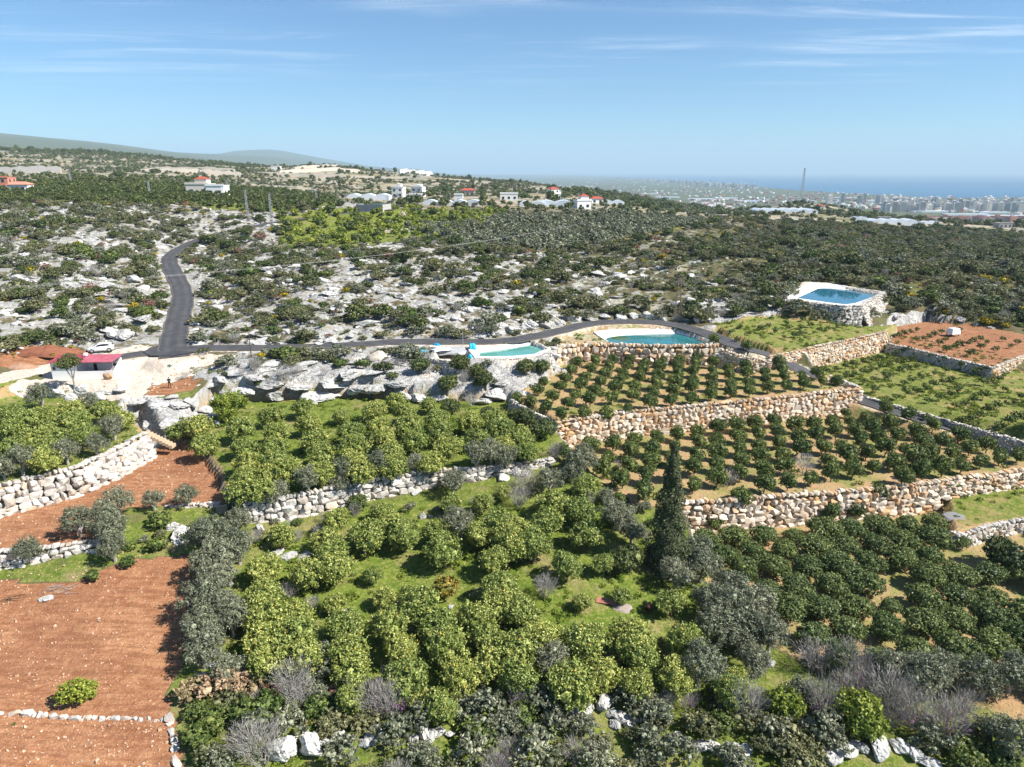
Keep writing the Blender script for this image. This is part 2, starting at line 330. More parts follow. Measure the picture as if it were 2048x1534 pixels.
def ground_mat():
    t = NT('ground'); p = t.pos()
    a1 = t.n('ShaderNodeSeparateColor', {0: t.n('ShaderNodeAttribute', attribute_name='cover').outputs['Color']}).outputs
    a2 = t.n('ShaderNodeSeparateColor', {0: t.n('ShaderNodeAttribute', attribute_name='cover2').outputs['Color']}).outputs
    soil, grass, rock = a1[0], a1[1], a1[2]; dirt, tan, far = a2[0], a2[1], a2[2]
    nA = t.noise(p, 0.25, 6, 0.62); nB = t.noise(p, 1.3, 5, 0.65); nC = t.noise(p, 5.0, 4, 0.7); nF = t.noise(p, 0.035, 6, 0.65); nL = t.noise(p, 0.006, 5, 0.6)
    def lay(base, col, att, ns, k=0.8, w=0.12):
        f = t.math('MULTIPLY_ADD', t.math('SUBTRACT', ns, 0.5), k, att)
        return t.mix(t.rng(f, 0.5 - w, 0.5 + w), base, col)
    scrub = t.mix(t.rng(nA, 0.35, 0.65), c4(0.155, 0.125, 0.07), c4(0.105, 0.115, 0.04))
    scrub = t.mix(t.rng(nC, 0.3, 0.75), t.mix(0.35, scrub, c4(0.03, 0.03, 0.015)), scrub)
    tanc = t.mix(t.rng(nB, 0.35, 0.68), c4(0.42, 0.25, 0.135), c4(0.34, 0.27, 0.13))
    tanc = t.mix(t.rng(nA, 0.42, 0.66), tanc, c4(0.21, 0.22, 0.065))
    tanc = t.mix(t.rng(nC, 0.62, 0.75, 0, 0.6), tanc, c4(0.55, 0.45, 0.33))
    grs = t.mix(t.rng(nB, 0.3, 0.7), c4(0.095, 0.148, 0.018), c4(0.215, 0.25, 0.045))
    grs = t.mix(t.rng(nA, 0.48, 0.70, 0, 0.8), grs, c4(0.34, 0.26, 0.13))
    grs = t.mix(t.rng(nC, 0.35, 0.7, 0.45, 0), grs, c4(0.05, 0.085, 0.012))
    straw = t.noise(p, 2.6, 5, 0.7)
    grs = t.mix(t.rng(straw, 0.52, 0.66, 0, 0.6), grs, c4(0.33, 0.27, 0.12))
    soilc = t.mix(t.rng(nB, 0.3, 0.7), c4(0.31, 0.138, 0.068), c4(0.45, 0.23, 0.118))
    soilc = t.mix(t.rng(nC, 0.35, 0.65), t.mix(0.45, soilc, c4(0.16, 0.065, 0.032)), soilc)
    soilc = t.mix(t.rng(t.noise(p, 9.0, 3, 0.6), 0.60, 0.68, 0, 0.75), soilc, c4(0.62, 0.42, 0.26))
    soilc = t.mix(t.rng(nA, 0.45, 0.75, 0, 0.35), soilc, c4(0.48, 0.27, 0.14))
    fur = t.noise(t.n('ShaderNodeMapping', {'Vector': p, 'Rotation': (0, 0, 0.35), 'Scale': (0.35, 2.2, 1)}).outputs[0], 1.0, 4, 0.6)
    soilc = t.mix(t.rng(fur, 0.42, 0.66, 0.0, 0.62), soilc, c4(0.19, 0.078, 0.036))
    soilc = t.mix(t.rng(t.noise(p, 0.11, 4, 0.6), 0.45, 0.65, 0.0, 0.4), soilc, c4(0.22, 0.095, 0.05))
    dirtc = t.mix(t.rng(nB, 0.3, 0.7), c4(0.50, 0.42, 0.335), c4(0.62, 0.56, 0.475))
    dirtc = t.mix(t.rng(nC, 0.62, 0.8, 0, 0.5), dirtc, c4(0.45, 0.34, 0.24))
    vor = t.math('ABSOLUTE', t.math('SUBTRACT', t.noise(p, 0.8, 3, 0.5), 0.5))
    dirtc = t.mix(t.rng(t.noise(p, 0.35, 6, 0.7), 0.5, 0.7, 0, 0.6), dirtc, c4(0.44, 0.36, 0.27))
    dirtc = t.mix(t.rng(t.noise(p, 2.2, 5, 0.75), 0.56, 0.7, 0, 0.5), dirtc, c4(0.36, 0.33, 0.28))
    rockc = t.mix(t.rng(nB, 0.3, 0.72), c4(0.33, 0.325, 0.31), c4(0.62, 0.605, 0.58))
    rockc = t.mix(t.rng(nC, 0.46, 0.66, 0, 0.7), rockc, c4(0.21, 0.205, 0.19))
    rockc = t.mix(t.rng(vor, 0.0, 0.035, 0.7, 0), rockc, c4(0.16, 0.14, 0.10))
    rockc = t.mix(t.rng(t.noise(p, 0.16, 5, 0.65), 0.40, 0.60, 0.6, 0), rockc, c4(0.25, 0.245, 0.23))
    rockc = t.mix(t.rng(nA, 0.6, 0.75, 0, 0.4), rockc, c4(0.58, 0.42, 0.28))
    # far country: woods, fields and pale quarried ground
    farc = t.mix(t.rng(nF, 0.35, 0.62), c4(0.045, 0.062, 0.028), c4(0.105, 0.115, 0.05))
    mid_ = t.rng(t.n('ShaderNodeSeparateXYZ', {0: p}).outputs[1], 1300.0, 1900.0, 0.14, 0.0)
    rk_ = t.math('ADD', t.noise(p, 0.05, 8, 0.74), mid_)
    farc = t.mix(t.rng(rk_, 0.56, 0.66, 0, 0.85), farc, t.mix(t.rng(nF, 0.4, 0.6), c4(0.40, 0.37, 0.32), c4(0.42, 0.33, 0.22)))
    farc = t.mix(t.rng(nL, 0.5, 0.62, 0, 0.5), farc, c4(0.12, 0.13, 0.035))
    col = lay(scrub, rockc, rock, nA, 0.95, 0.06)
    col = lay(col, tanc, tan, nA, 0.5, 0.15)
    col = lay(col, grs, grass, nA, 0.9, 0.14)
    col = lay(col, soilc, soil, nB, 0.5, 0.12)
    col = lay(col, dirtc, dirt, nB, 0.7, 0.12)
    col = t.mix(far, col, farc)
    bmp = t.math('ADD', t.math('MULTIPLY', nC, 0.35), t.math('ADD', nB, t.math('MULTIPLY', t.rng(vor, 0, 0.06), t.math('MULTIPLY', rock, 0.5))))
    return t.end(t.bsdf(col, 0.95, 0.1, bmp, 0.7, 0.35))

def stone_mat(name, white, orange, grey, of=0.5, scale=1.6):
    t = NT(name); oi = t.n('ShaderNodeObjectInfo'); g = t.n('ShaderNodeNewGeometry'); p = g.outputs['Position']
    r = t.math('FRACT', t.math('ADD', oi.outputs['Random'], t.math('MULTIPLY', g.outputs['Random Per Island'], 0.93)))
    n1 = t.noise(p, scale, 5, 0.65); n2 = t.noise(p, scale * 4, 4, 0.7); n0 = t.noise(p, 0.12, 3, 0.5)
    f = t.math('ADD', t.math('MULTIPLY', r, 0.55), t.math('ADD', t.math('MULTIPLY', n1, 0.55), t.math('MULTIPLY', n0, 0.5)))
    col = t.mix(t.rng(f, 0.78 + (0.5 - of) * 0.5, 1.12 + (0.5 - of) * 0.5), c4(*white), c4(*orange))
    col = t.mix(t.rng(n2, 0.48, 0.66, 0, 0.75), col, c4(*grey))
    if of < 0.1: col = t.mix(t.rng(t.noise(p, 1.1, 8, 0.75), 0.5, 0.64, 0, 0.8), col, c4(0.26, 0.255, 0.235))
    col = t.mix(t.math('MULTIPLY', t.math('FRACT', t.math('MULTIPLY', r, 7.3)), 0.5), col, c4(*[x * 0.62 for x in grey]))
    MATS[name] = t.end(t.bsdf(col, 0.92, 0.12, t.math('ADD', n2, n1), 0.6, 0.12)); return MATS[name]
WALLSTONE = stone_mat('wall_limestone', (0.74, 0.64, 0.515), (0.62, 0.365, 0.17), (0.46, 0.37, 0.28), 0.60)
WALLPALE = stone_mat('pale_limestone', (0.64, 0.595, 0.53), (0.58, 0.40, 0.25), (0.38, 0.365, 0.335), 0.25)
KARST = stone_mat('karst_limestone', (0.60, 0.585, 0.55), (0.55, 0.43, 0.31), (0.36, 0.355, 0.335), 0.08, 0.9)

def asphalt():
    t = NT('asphalt'); p = t.pos(); n = t.noise(p, 0.5, 5, 0.6); n2 = t.noise(p, 30, 3, 0.7)
    at = t.n('ShaderNodeSeparateColor', {0: t.n('ShaderNodeAttribute', attribute_name='across').outputs['Color']}).outputs
    c = t.mix(t.rng(n, 0.3, 0.7), c4(0.045, 0.045, 0.048), c4(0.075, 0.075, 0.078))
    tr = t.rng(t.math('ABSOLUTE', t.math('SUBTRACT', t.math('ABSOLUTE', at[0]), 0.42)), 0.0, 0.34, 1, 0)
    c = t.mix(t.math('MULTIPLY', tr, t.rng(t.noise(p, 0.18, 5, 0.65), 0.3, 0.7, 0.05, 0.5)), c, c4(0.13, 0.127, 0.122))
    c = t.mix(t.rng(t.noise(p, 0.9, 6, 0.7), 0.58, 0.72, 0, 0.45), c, c4(0.16, 0.15, 0.135))
    c = t.mix(t.rng(at[0], 0.82, 1.0, 0, 0.5), c, c4(0.22, 0.19, 0.15))
    dust = t.rng(t.math('MULTIPLY_ADD', t.math('SUBTRACT', n, 0.5), 1.2, at[1]), 0.4, 0.75)
    c = t.mix(dust, c, c4(0.42, 0.35, 0.28))
    c = t.mix(t.rng(n2, 0.6, 0.75, 0, 0.3), c, c4(0.15, 0.15, 0.15))
    return t.end(t.bsdf(c, 0.85, 0.25, n2, 0.25, 0.02))
def water_mat(name, deep, shallow, algae=None):
    t = NT(name); p = t.pos(); n = t.noise(p, 3.0, 3, 0.5); n1 = t.noise(p, 0.3, 3, 0.6)
    c = t.mix(t.rng(n1, 0.4, 0.65), c4(*deep), c4(*shallow))
    if algae:                                      # a floating patch of green weed
        d_ = t.n('ShaderNodeVectorMath', {0: p, 1: algae[:3]}, operation='DISTANCE').outputs['Value']
        c = t.mix(t.rng(t.math('MULTIPLY_ADD', t.math('SUBTRACT', t.noise(p, 0.9, 5, 0.65), 0.5), 3.2, d_), algae[3] * .7, algae[3], 0.9, 0), c, c4(0.07, 0.12, 0.02))
    return t.end(t.bsdf(c, 0.06, 0.35, n, 0.05, 0.02))

# ------------------------------------------------------------------ object helpers
def link(o, parent=None, loc=None):
    COL.objects.link(o)
    if parent is not None: o.parent = parent
    if loc is not None: o.location = loc
    return o
def tag(o, label=None, cat=None, group=None, kind=None):
    if label: o['label'] = label
    if cat: o['category'] = cat
    if group: o['group'] = group
    if kind: o['kind'] = kind
    return o
def empty(name, loc=(0, 0, 0), rz=0.0, **k):
    o = bpy.data.objects.new(name, None); o.empty_display_size = 0.5
    link(o, None, loc); o.rotation_euler = (0, 0, rz); return tag(o, **k)
def mesh(name, verts, faces, mat=None, smooth=False):
    me = bpy.data.meshes.new(name); verts = np.asarray(verts, float).reshape(-1, 3)
    me.from_pydata(verts.tolist(), [], [tuple(int(i) for i in f) for f in faces])
    if mat is not None: me.materials.append(mat)
    if smooth: me.polygons.foreach_set('use_smooth', np.ones(len(me.polygons), bool))
    me.update(); return me
def quadmesh(name, verts, quads, mat=None):        # fast path for big regular meshes
    me = bpy.data.meshes.new(name); v = np.asarray(verts, np.float32).reshape(-1, 3); q = np.asarray(quads, np.int32).reshape(-1, 4)
    me.vertices.add(len(v)); me.vertices.foreach_set('co', v.ravel())
    me.loops.add(q.size); me.loops.foreach_set('vertex_index', q.ravel())
    me.polygons.add(len(q)); me.polygons.foreach_set('loop_start', np.arange(0, q.size, 4, dtype=np.int32))
    if mat is not None: me.materials.append(mat)
    me.update(calc_edges=True); me.validate(); return me
def obj(name, me, parent=None, loc=None, rz=None):
    o = bpy.data.objects.new(name, me); link(o, parent, loc)
    if rz is not None: o.rotation_euler = (0, 0, rz)
    return o
class MB:                                          # gathers simple shapes into one mesh
    def __init__(s): s.v = []; s.f = []
    def add(s, v, f):
        b = len(s.v); s.v += [tuple(x) for x in v]; s.f += [tuple(b + i for i in q) for q in f]; return s
    def box(s, x0, x1, y0, y1, z0, z1):
        return s.add([(x0,y0,z0),(x1,y0,z0),(x1,y1,z0),(x0,y1,z0),(x0,y0,z1),(x1,y0,z1),(x1,y1,z1),(x0,y1,z1)],
                     [(0,3,2,1),(4,5,6,7),(0,1,5,4),(1,2,6,5),(2,3,7,6),(3,0,4,7)])
    def bar(s, a, b, r, r2=None, n=4):
        a, b = Vector(a), Vector(b); d = (b - a)
        if d.length < 1e-6: return s
        d.normalize(); x = d.orthogonal().normalized(); y = d.cross(x); r2 = r if r2 is None else r2
        ring = lambda c, q: [c + (x * math.cos(6.2832 * k / n) + y * math.sin(6.2832 * k / n)) * q for k in range(n)]
        return s.add(ring(a, r) + ring(b, r2), [(k, (k + 1) % n, n + (k + 1) % n, n + k) for k in range(n)] + [tuple(range(n))[::-1], tuple(range(n, 2 * n))])
    def prism(s, prof, y0, y1):                    # profile in xz, extruded along y
        n = len(prof)
        return s.add([(x, y0, z) for x, z in prof] + [(x, y1, z) for x, z in prof],
                     [(k, (k + 1) % n, n + (k + 1) % n, n + k) for k in range(n)] + [tuple(range(n))[::-1], tuple(range(n, 2 * n))])
    def mesh(s, name, mat=None, smooth=False):
        me = mesh(name, s.v, s.f, mat, smooth); bm = bmesh.new(); bm.from_mesh(me); bmesh.ops.recalc_face_normals(bm, faces=bm.faces); bm.to_mesh(me); bm.free(); return me
    def obj(s, name, mat, parent=None, loc=None, smooth=False): return obj(name, s.mesh(name, mat, smooth), parent, loc)

# ------------------------------------------------------------------ ground sheet
ny, nx = GX.shape
idx = np.arange(nx * ny).reshape(ny, nx)
quads = np.stack([idx[:-1, :-1], idx[:-1, 1:], idx[1:, 1:], idx[1:, :-1]], -1)
gm = quadmesh('ground', np.stack([GX, GY, H], -1), quads, ground_mat())
gm.polygons.foreach_set('use_smooth', np.ones(len(gm.polygons), bool))
U = GX / np.maximum(GY, 10)
soil = np.zeros(GX.shape); grass = soil.copy(); dirt = soil.copy(); tan = soil.copy()
rock = np.zeros(GX.shape)
hill = sm(92, 112, GY) * (1 - sm(330, 420, GY))
rock = hill * (0.55 - 0.10 * sm(-0.1, 0.25, U) - 0.16 * sm(0.2, 0.5, U))
grass = hill * 0.36 + 0.62 * (1 - sm(92, 112, GY))
rock += (1 - sm(80, 112, GY)) * 0.12
def setp(arr, poly, v):
    m = pin(poly, GX, GY); arr[m] = v; return m
def zone(pts, z=None, **kv):
    poly = lin(pts, z) if z is not None else gpoly(pts); m = pin(poly, GX, GY)
    for k, v in kv.items(): globals()[k][m] = v
    return poly
def terz(name, **kv):
    m = pin(T[name][0], GX, GY)
    for a in (soil, grass, dirt, tan, rock): a[m] = 0
    for k, v in kv.items(): globals()[k][m] = v
Z0 = dict(soil=0, grass=0, dirt=0, tan=0, rock=0)
def z_(pts, z=None, **kv): return zone(pts, z, **{**Z0, **kv})
terz('low_right', tan=0.9, grass=0.1); terz('ledge', grass=0.62, tan=0.8); terz('middle', tan=1, grass=0.34); terz('green_low', grass=0.60, tan=0.9)
terz('red_right', soil=0.75, grass=0.55); terz('green_high', grass=0.60, tan=0.9); terz('upper', tan=1, grass=0.36, soil=0.12)
terz('lemon_low_left', grass=0.85, tan=0.6); terz('red_mid', soil=1); terz('lemon_left', grass=0.75, tan=0.7)
terz('rock_slope', rock=0.8, grass=0.3, dirt=0.2); terz('hut_pad', dirt=0.8, grass=0.1); terz('pond_bank', dirt=0.45, tan=0.6, grass=0.3); terz('pond_top', dirt=1); terz('tank_bank', dirt=0.8)
z_([(380,1110),(500,1050),(560,1040),(900,1010),(1110,980),(1200,1010),(1330,1110),(1420,1210),(1540,1330),(1500,1400),(700,1400),(420,1345)], grass=0.80, tan=0.7)
z_([(-200,1150),(150,1165),(260,1120),(380,1110),(395,1160),(360,1340),(330,1400),(345,1415),(365,1534),(360,1600),(-300,1600)], soil=1)
z_([(60,745),(225,700),(300,690),(310,712),(240,745),(130,752)], dirt=0.6, soil=0.15)
z_([(40,760),(235,745),(270,720),(330,705),(400,712),(470,712),(385,740),(400,770),(300,795),(235,800),(130,795),(20,775)], dirt=0.92, grass=0.1)
z_([(300,772),(380,752),(400,756),(390,780),(330,790),(290,790)], soil=0.75, grass=0.2)
z_([(-150,700),(60,692),(160,696),(170,712),(90,735),(-150,745)], soil=0.7, dirt=0.25)
z_([(380,760),(420,735),(500,715),(640,715),(820,700),(900,726),(1010,735),(1020,780),(850,790),(700,785),(450,795)], rock=0.78, grass=0.25, dirt=0.1)
z_([(1100,700),(1135,735),(1030,800),(990,790),(1000,750),(1060,720)], rock=0.75, dirt=0.4)
z_([(520,1030),(640,1010),(640,1060),(560,1100),(500,1080)], rock=0.62, grass=0.6)
z_([(1780,1290),(1890,1400),(2200,1480),(2200,1330),(1990,1360)], tan=1, soil=0.45)
z_([(1130,668),(1060,688),(1000,690),(860,690),(860,698),(1010,698)], dirt=0.8)
z_([(1380,600),(1480,590),(1590,585),(1600,615),(1470,640),(1420,645)], rock=0.75, dirt=0.35)
z_([(720,665),(860,650),(1060,630),(1130,640),(1060,668),(900,676)], rock=0.5, dirt=0.45)
GROVES = {  # orchards further off, as directions and distances on the ground
 'olive': [C(800,275,-25),C(900,255,-26),C(1000,240,-26),C(1130,236,-27),C(1210,262,-27),C(1370,335,-26),C(1440,380,-26),C(1250,370,-23),C(1010,330,-23)],
 'green': [C(560,290,-20),C(560,235,-24),C(700,235,-24),C(880,262,-25),C(1010,320,-23),C(1010,360,-20),C(780,345,-18)],
 'citrus_left': [C(-250,305,-13),C(240,304,-14),C(560,300,-18),C(690,330,-16),C(640,380,-14),C(-250,400,-8)]}
GP = {k: [(a, b) for a, b, c_ in v] for k, v in GROVES.items()}
for k_, v_ in (('olive', (.55, .7)), ('green', (.85, .3)), ('citrus_left', (.7, .5))):
    m_ = pin(GP[k_], GX, GY); rock[m_] = 0.05; grass[m_] = v_[0]; tan[m_] = v_[1]
gy_, gx_ = np.gradient(H, YS, XS); steep = sm(0.75, 1.3, np.hypot(gx_, gy_)) * (GY < 320)
grass = grass * (1 - steep); soil = soil * (1 - steep * .6); tan = np.maximum(tan, steep * .35); rock = np.maximum(rock, steep * 0.6)
rd = RD
dirt = np.where((rd > 1.6) & (rd < 3.4) & (grass < 0.7), np.maximum(dirt, 0.62 - 0.18 * (rd - 1.6)), dirt)
dk, _ = pdist([(p[0], p[1]) for p in LINES['track'][0]], GX, GY); dirt[dk < 2.6] = 0.75
far = sm(330, 430, GY) * 1.0
for k_ in GP: far[pin(GP[k_], GX, GY)] = 0
far = np.maximum(far, sm(0.85, 1.0, np.abs(U)) * sm(330, 430, np.hypot(GX, GY)))
def setcol(me, nm, chans):
    a = me.color_attributes.new(nm, 'FLOAT_COLOR', 'POINT'); d = np.ones((nx * ny, 4), np.float32)
    for i, c_ in enumerate(chans): d[:, i] = np.clip(c_, 0, 1).ravel()
    a.data.foreach_set('color', d.ravel())
setcol(gm, 'cover', (soil, grass, rock)); setcol(gm, 'cover2', (dirt, tan, far))
tag(obj('ground', gm), 'terraced hillside falling to a coastal plain', 'ground', kind='structure')

# sea
t_ = NT('sea_water'); p_ = t_.pos()
mps = t_.n('ShaderNodeMapping', {'Vector': p_, 'Scale': (1, 0.25, 1)}).outputs[0]
ns_ = t_.noise(mps, 0.012, 5, 0.6)
SEA = t_.end(t_.bsdf(t_.mix(t_.rng(t_.noise(p_, 0.0004, 4, 0.6), 0.35, 0.65), c4(0.012, 0.085, 0.17), c4(0.018, 0.115, 0.21)), 0.35, 0.3, ns_, 0.3, 3.0))
sv = [(-6000, 2000, SEA_Z), (140000, 2000, SEA_Z), (140000, 150000, SEA_Z), (-120000, 150000, SEA_Z), (-120000, 40000, SEA_Z)]
tag(obj('sea', mesh('sea', sv, [tuple(range(len(sv)))], SEA)), 'calm blue sea meeting a hazy horizon', 'sea', kind='structure')

# roads
ASPH = asphalt()
def strip(name, ln, hw, lift, mat, label, cat, n=6, dusty=None):
    v, f, col = [], [], []
    for i, p in enumerate(ln):
        a, b = ln[max(i - 1, 0)], ln[min(i + 1, len(ln) - 1)]; d = np.array([b[0] - a[0], b[1] - a[1]]); d /= np.hypot(*d); nrm = (-d[1], d[0])
        for k in range(n + 1):
            s = (k / n * 2 - 1); w = hw * (1 + 0.05 * math.sin(i * 1.3 + (k > n / 2) * 2) + 0.03 * math.sin(i * 0.37)); x, y = p[0] + nrm[0] * s * w, p[1] + nrm[1] * s * w
            v.append((x, y, p[2] + lift - 0.03 * s * s)); col.append((abs(s), dusty(x, y) if dusty else 0, 0, 1))
        if i: f += [((i - 1) * (n + 1) + k, (i - 1) * (n + 1) + k + 1, i * (n + 1) + k + 1, i * (n + 1) + k) for k in range(n)]
    # a thin edge so that the carriageway is a slab
    me = mesh(name, v, f, mat); a = me.color_attributes.new('across', 'FLOAT_COLOR', 'POINT'); a.data.foreach_set('color', np.array(col, np.float32).ravel())
    o = obj(name, me); sl = o.modifiers.new('slab', 'SOLIDIFY'); sl.thickness = 0.12; sl.offset = -1
    return tag(o, label, cat, kind='structure')
jx, jy = P(140, 742, -29.8)
strip('road', LINES['road1'][0], 2.35, 0.05, ASPH, 'winding asphalt road climbing between white rocks', 'road')
strip('lane', LINES['road2'][0], 1.9, 0.03, ASPH, 'narrow asphalt lane past the reservoirs to the lower orchards', 'road', dusty=lambda x, y: max(0, 1 - math.hypot(x - jx, y - jy) / 9.0))
# flared mouth of the junction
fl = lin([(318,690),(300,697),(286,704),(300,712),(345,712),(400,703),(398,694),(380,690),(352,686)], -29.24)
me = mesh('junction', [(x, y, -29.19) for x, y in fl], [tuple(range(len(fl)))], ASPH); ja = me.color_attributes.new('across', 'FLOAT_COLOR', 'POINT'); ja.data.foreach_set('color', np.tile(np.array([0.1, 0.0, 0, 1], np.float32), len(fl)))
tag(obj('road_junction', me), 'flared asphalt mouth where the road joins the lane', 'road', kind='structure')

# ------------------------------------------------------------------ reservoirs
def resamp(poly, n):
    p = np.array(poly + [poly[0]]); d = np.r_[0, np.cumsum(np.hypot(*np.diff(p, axis=0).T))]
    s = np.linspace(0, d[-1], n, endpoint=False); return np.stack([np.interp(s, d, p[:, 0]), np.interp(s, d, p[:, 1])], -1)
LINER = plain('liner_sheet', (0.78, 0.76, 0.71), 0.6, 0.3, 0.10, 0.6)
def reservoir(name, outl, inn, zr, zw, wmat, label, rimw=0.0):
    o = empty(name, (*np.mean(lin(outl, zr), 0), zr), label=label, cat='reservoir')
    ox, oy, oz = o.location; n = 64
    A_, B_ = resamp(lin(outl, zr), n), resamp(lin(inn, zw), n)
    ca = B_.mean(0); oa = np.argsort(np.arctan2(A_[:, 1] - ca[1], A_[:, 0] - ca[0])); ob = np.argsort(np.arctan2(B_[:, 1] - ca[1], B_[:, 0] - ca[0]))
    A_, B_ = A_[oa], B_[ob]
    rings = []
    wob = lambda k, a: a * math.sin(k * 2.7) * math.cos(k * 0.9)
    rings.append([(*(A_[k] - (A_[k] - ca) * 0.004), zr - 0.5) for k in range(n)])
    rings.append([(*A_[k], zr + 0.12 + wob(k, 0.06)) for k in range(n)])
    rings.append([(*(A_[k] * 0.86 + B_[k] * 0.14), zr + 0.08 + wob(k + 3, 0.05)) for k in range(n)])
    rings.append([(*B_[k], zw + 0.02) for k in range(n)])
    rings.append([(*(B_[k] * 0.75 + ca * 0.25), zw - 0.9) for k in range(n)])
    v = [(x - ox, y - oy, z - oz) for r in rings for x, y, z in r]; f = []
    for r in range(len(rings) - 1): f += [(r * n + k, r * n + (k + 1) % n, (r + 1) * n + (k + 1) % n, (r + 1) * n + k) for k in range(n)]
    obj('liner', mesh(name + '_liner', v, f, LINER), o)
    W_ = resamp([tuple(q) for q in B_], n)
    obj('water', mesh(name + '_water', [(x + (x - ca[0]) * 0.01 - ox, y + (y - ca[1]) * 0.01 - oy, zw - oz) for x, y in B_], [tuple(range(n))], wmat), o)
    return o
PW = water_mat('reservoir_water', (0.028, 0.150, 0.165), (0.036, 0.185, 0.19), (*P(1240, 677, -30.35), -30.35, 2.3))
PW3 = water_mat('blue_reservoir_water', (0.018, 0.115, 0.185), (0.025, 0.15, 0.21))
PWT = water_mat('tank_water', (0.09, 0.29, 0.25), (0.11, 0.33, 0.28))
reservoir('reservoir', POND2_OUT, POND2_IN, -29.8, -30.35, PW, 'teal reservoir with white banks inside the bend of the lane')
reservoir('reservoir', POND3_OUT, POND3_IN, -26.8, -27.3, PW3, 'blue reservoir high on a stone bank beside the dark scrub')
reservoir('reservoir', TANK_OUT, TANK_IN, -29.7, -30.1, PWT, 'small turquoise tank with white rim below the lane')

# ------------------------------------------------------------------ stone walls
def hull(seed, n=22, box=0.65, ax=(1, 1, 1)):
    r = np.random.default_rng(seed); d = r.normal(size=(n, 3)); d /= np.linalg.norm(d, axis=1)[:, None]
    d = np.sign(d) * np.abs(d) ** box; d /= np.abs(d).max(0); d *= r.uniform(0.82, 1.0, (n, 1)) * 0.5
    bm = bmesh.new()
    for p in d * np.array(ax): bm.verts.new(p)
    res = bmesh.ops.convex_hull(bm, input=bm.verts)
    bmesh.ops.delete(bm, geom=[g for g in res['geom_interior'] if isinstance(g, bmesh.types.BMVert)], context='VERTS')
    bmesh.ops.recalc_face_normals(bm, faces=bm.faces); return bm
def hull_mesh(name, seed, mat, n=22, box=0.65):
    bm = hull(seed, n, box); me = bpy.data.meshes.new(name); bm.to_mesh(me); bm.free(); me.materials.append(mat); return me
STONES = {m.name: [hull_mesh('stone', 100 + k, m, 20 + k % 5) for k in range(12)] for m in (WALLSTONE, WALLPALE, KARST)}
STONEV = [np.array([v.co[:] for v in m.vertices]) for m in STONES[WALLSTONE.name]]
STONEF = [[tuple(p.vertices) for p in m.polygons] for m in STONES[WALLSTONE.name]]
def eul(rx, ry, rz): return np.array(Matrix.Rotation(rz, 3, 'Z') @ Matrix.Rotation(ry, 3, 'Y') @ Matrix.Rotation(rx, 3, 'X'))
def stone_wall(label, line, zt, mat=WALLSTONE, out=(0, -1), sz=0.95, batter=0.18, seed=1, top=True, deep=1.2, group=None, gap=1.0, rows=None):
    """Retaining wall of fitted boulders along a world line; zt is its crown, the foot follows the ground in front."""
    r = random.Random(seed); p = np.array(line); seg = np.hypot(*np.diff(p, axis=0).T); cum = np.r_[0, np.cumsum(seg)]; Ltot = cum[-1]
    at = lambda s: (np.interp(s, cum, p[:, 0]), np.interp(s, cum, p[:, 1]))
    def nrm(s):
        a, b = at(max(s - 0.8, 0)), at(min(s + 0.8, Ltot)); d = np.array([b[0] - a[0], b[1] - a[1]]); d /= np.hypot(*d); q = np.array([-d[1], d[0]])
        return (q if q @ np.array(out) > 0 else -q), math.atan2(d[1], d[0])
    ztf = zt if callable(zt) else (lambda s: zt)
    ss = np.linspace(0, Ltot, 40); foot = []
    for s in ss:
        (x, y), (q, _) = at(s), nrm(s); foot.append(float(min(hs(x + q[0] * 1.6, y + q[1] * 1.6), ztf(s) - 0.5)))
    foot = np.array(foot); fz = lambda s: np.interp(s, ss, foot)
    x0, y0 = at(Ltot / 2); root = empty('stone_wall', (x0, y0, float(fz(Ltot / 2))), label=label, cat='wall', group=group, kind='thing')
    st = []
    hmax = max(ztf(s) - fz(s) for s in ss)
    nrow = rows or max(2, int(round(hmax / (sz * 0.66))))
    for k in range(nrow + 1 if rows is None else 1):
        fr = k / nrow; s = -r.random() * 0.5; small = k >= nrow - 0 and top
        while s < Ltot:
            hh = ztf(min(max(s, 0), Ltot)) - fz(min(max(s, 0), Ltot)); rh = hh / nrow
            wd = (r.uniform(0.6, 1.5) if gap == 1 else r.uniform(0.3, 1.7)) * sz * (0.55 if small else (1.12 - 0.25 * fr)); ht = (min(rh, sz * 0.75) * r.uniform(1.05, 1.45)) * (0.6 if small else 1)
            sc_ = min(max(s + wd / 2, 0), Ltot); (x, y), (q, an) = at(sc_), nrm(sc_)
            z = fz(sc_) + (ztf(sc_) - fz(sc_)) * fr + r.uniform(-0.1, 0.1) * sz - 0.02
            if small: z = ztf(sc_) - 0.02 + r.uniform(-0.05, 0.12)
            o_ = batter * (ztf(sc_) - z) + r.uniform(-0.12, 0.16) * sz
            st.append((wd * 1.06, (x + q[0] * o_, y + q[1] * o_, z), (wd * 1.1, r.uniform(0.75, 1.15) * sz, ht * 1.12), (r.uniform(-.25, .25), r.uniform(-.22, .22), an + r.uniform(-.25, .25)), r.randrange(12)))
            s += wd * r.uniform(0.88, 1.0) * (gap if gap == 1 else r.uniform(.8, gap * 1.3))
    st.sort(key=lambda a: -a[0] * a[2][2])
    me = STONES[mat.name]
    for wd, lo, sca, ro, i in st[:298]:
        o = bpy.data.objects.new('stone', me[i]); COL.objects.link(o); o.parent = root
        o.location = (lo[0] - x0, lo[1] - y0, lo[2] - root.location.z); o.scale = sca; o.rotation_euler = ro
    if len(st) > 298:
        V, F = [], []
        for wd, lo, sca, ro, i in st[298:]:
            b = len(V); vv = (STONEV[i] * np.array(sca)) @ eul(*ro).T + np.array(lo) - np.array([x0, y0, root.location.z])
            V += vv.tolist(); F += [tuple(b + q for q in f) for f in STONEF[i]]
        tag(obj('small_stones', mesh('small_stones', V, F, mat), root), kind='stuff')
    return root
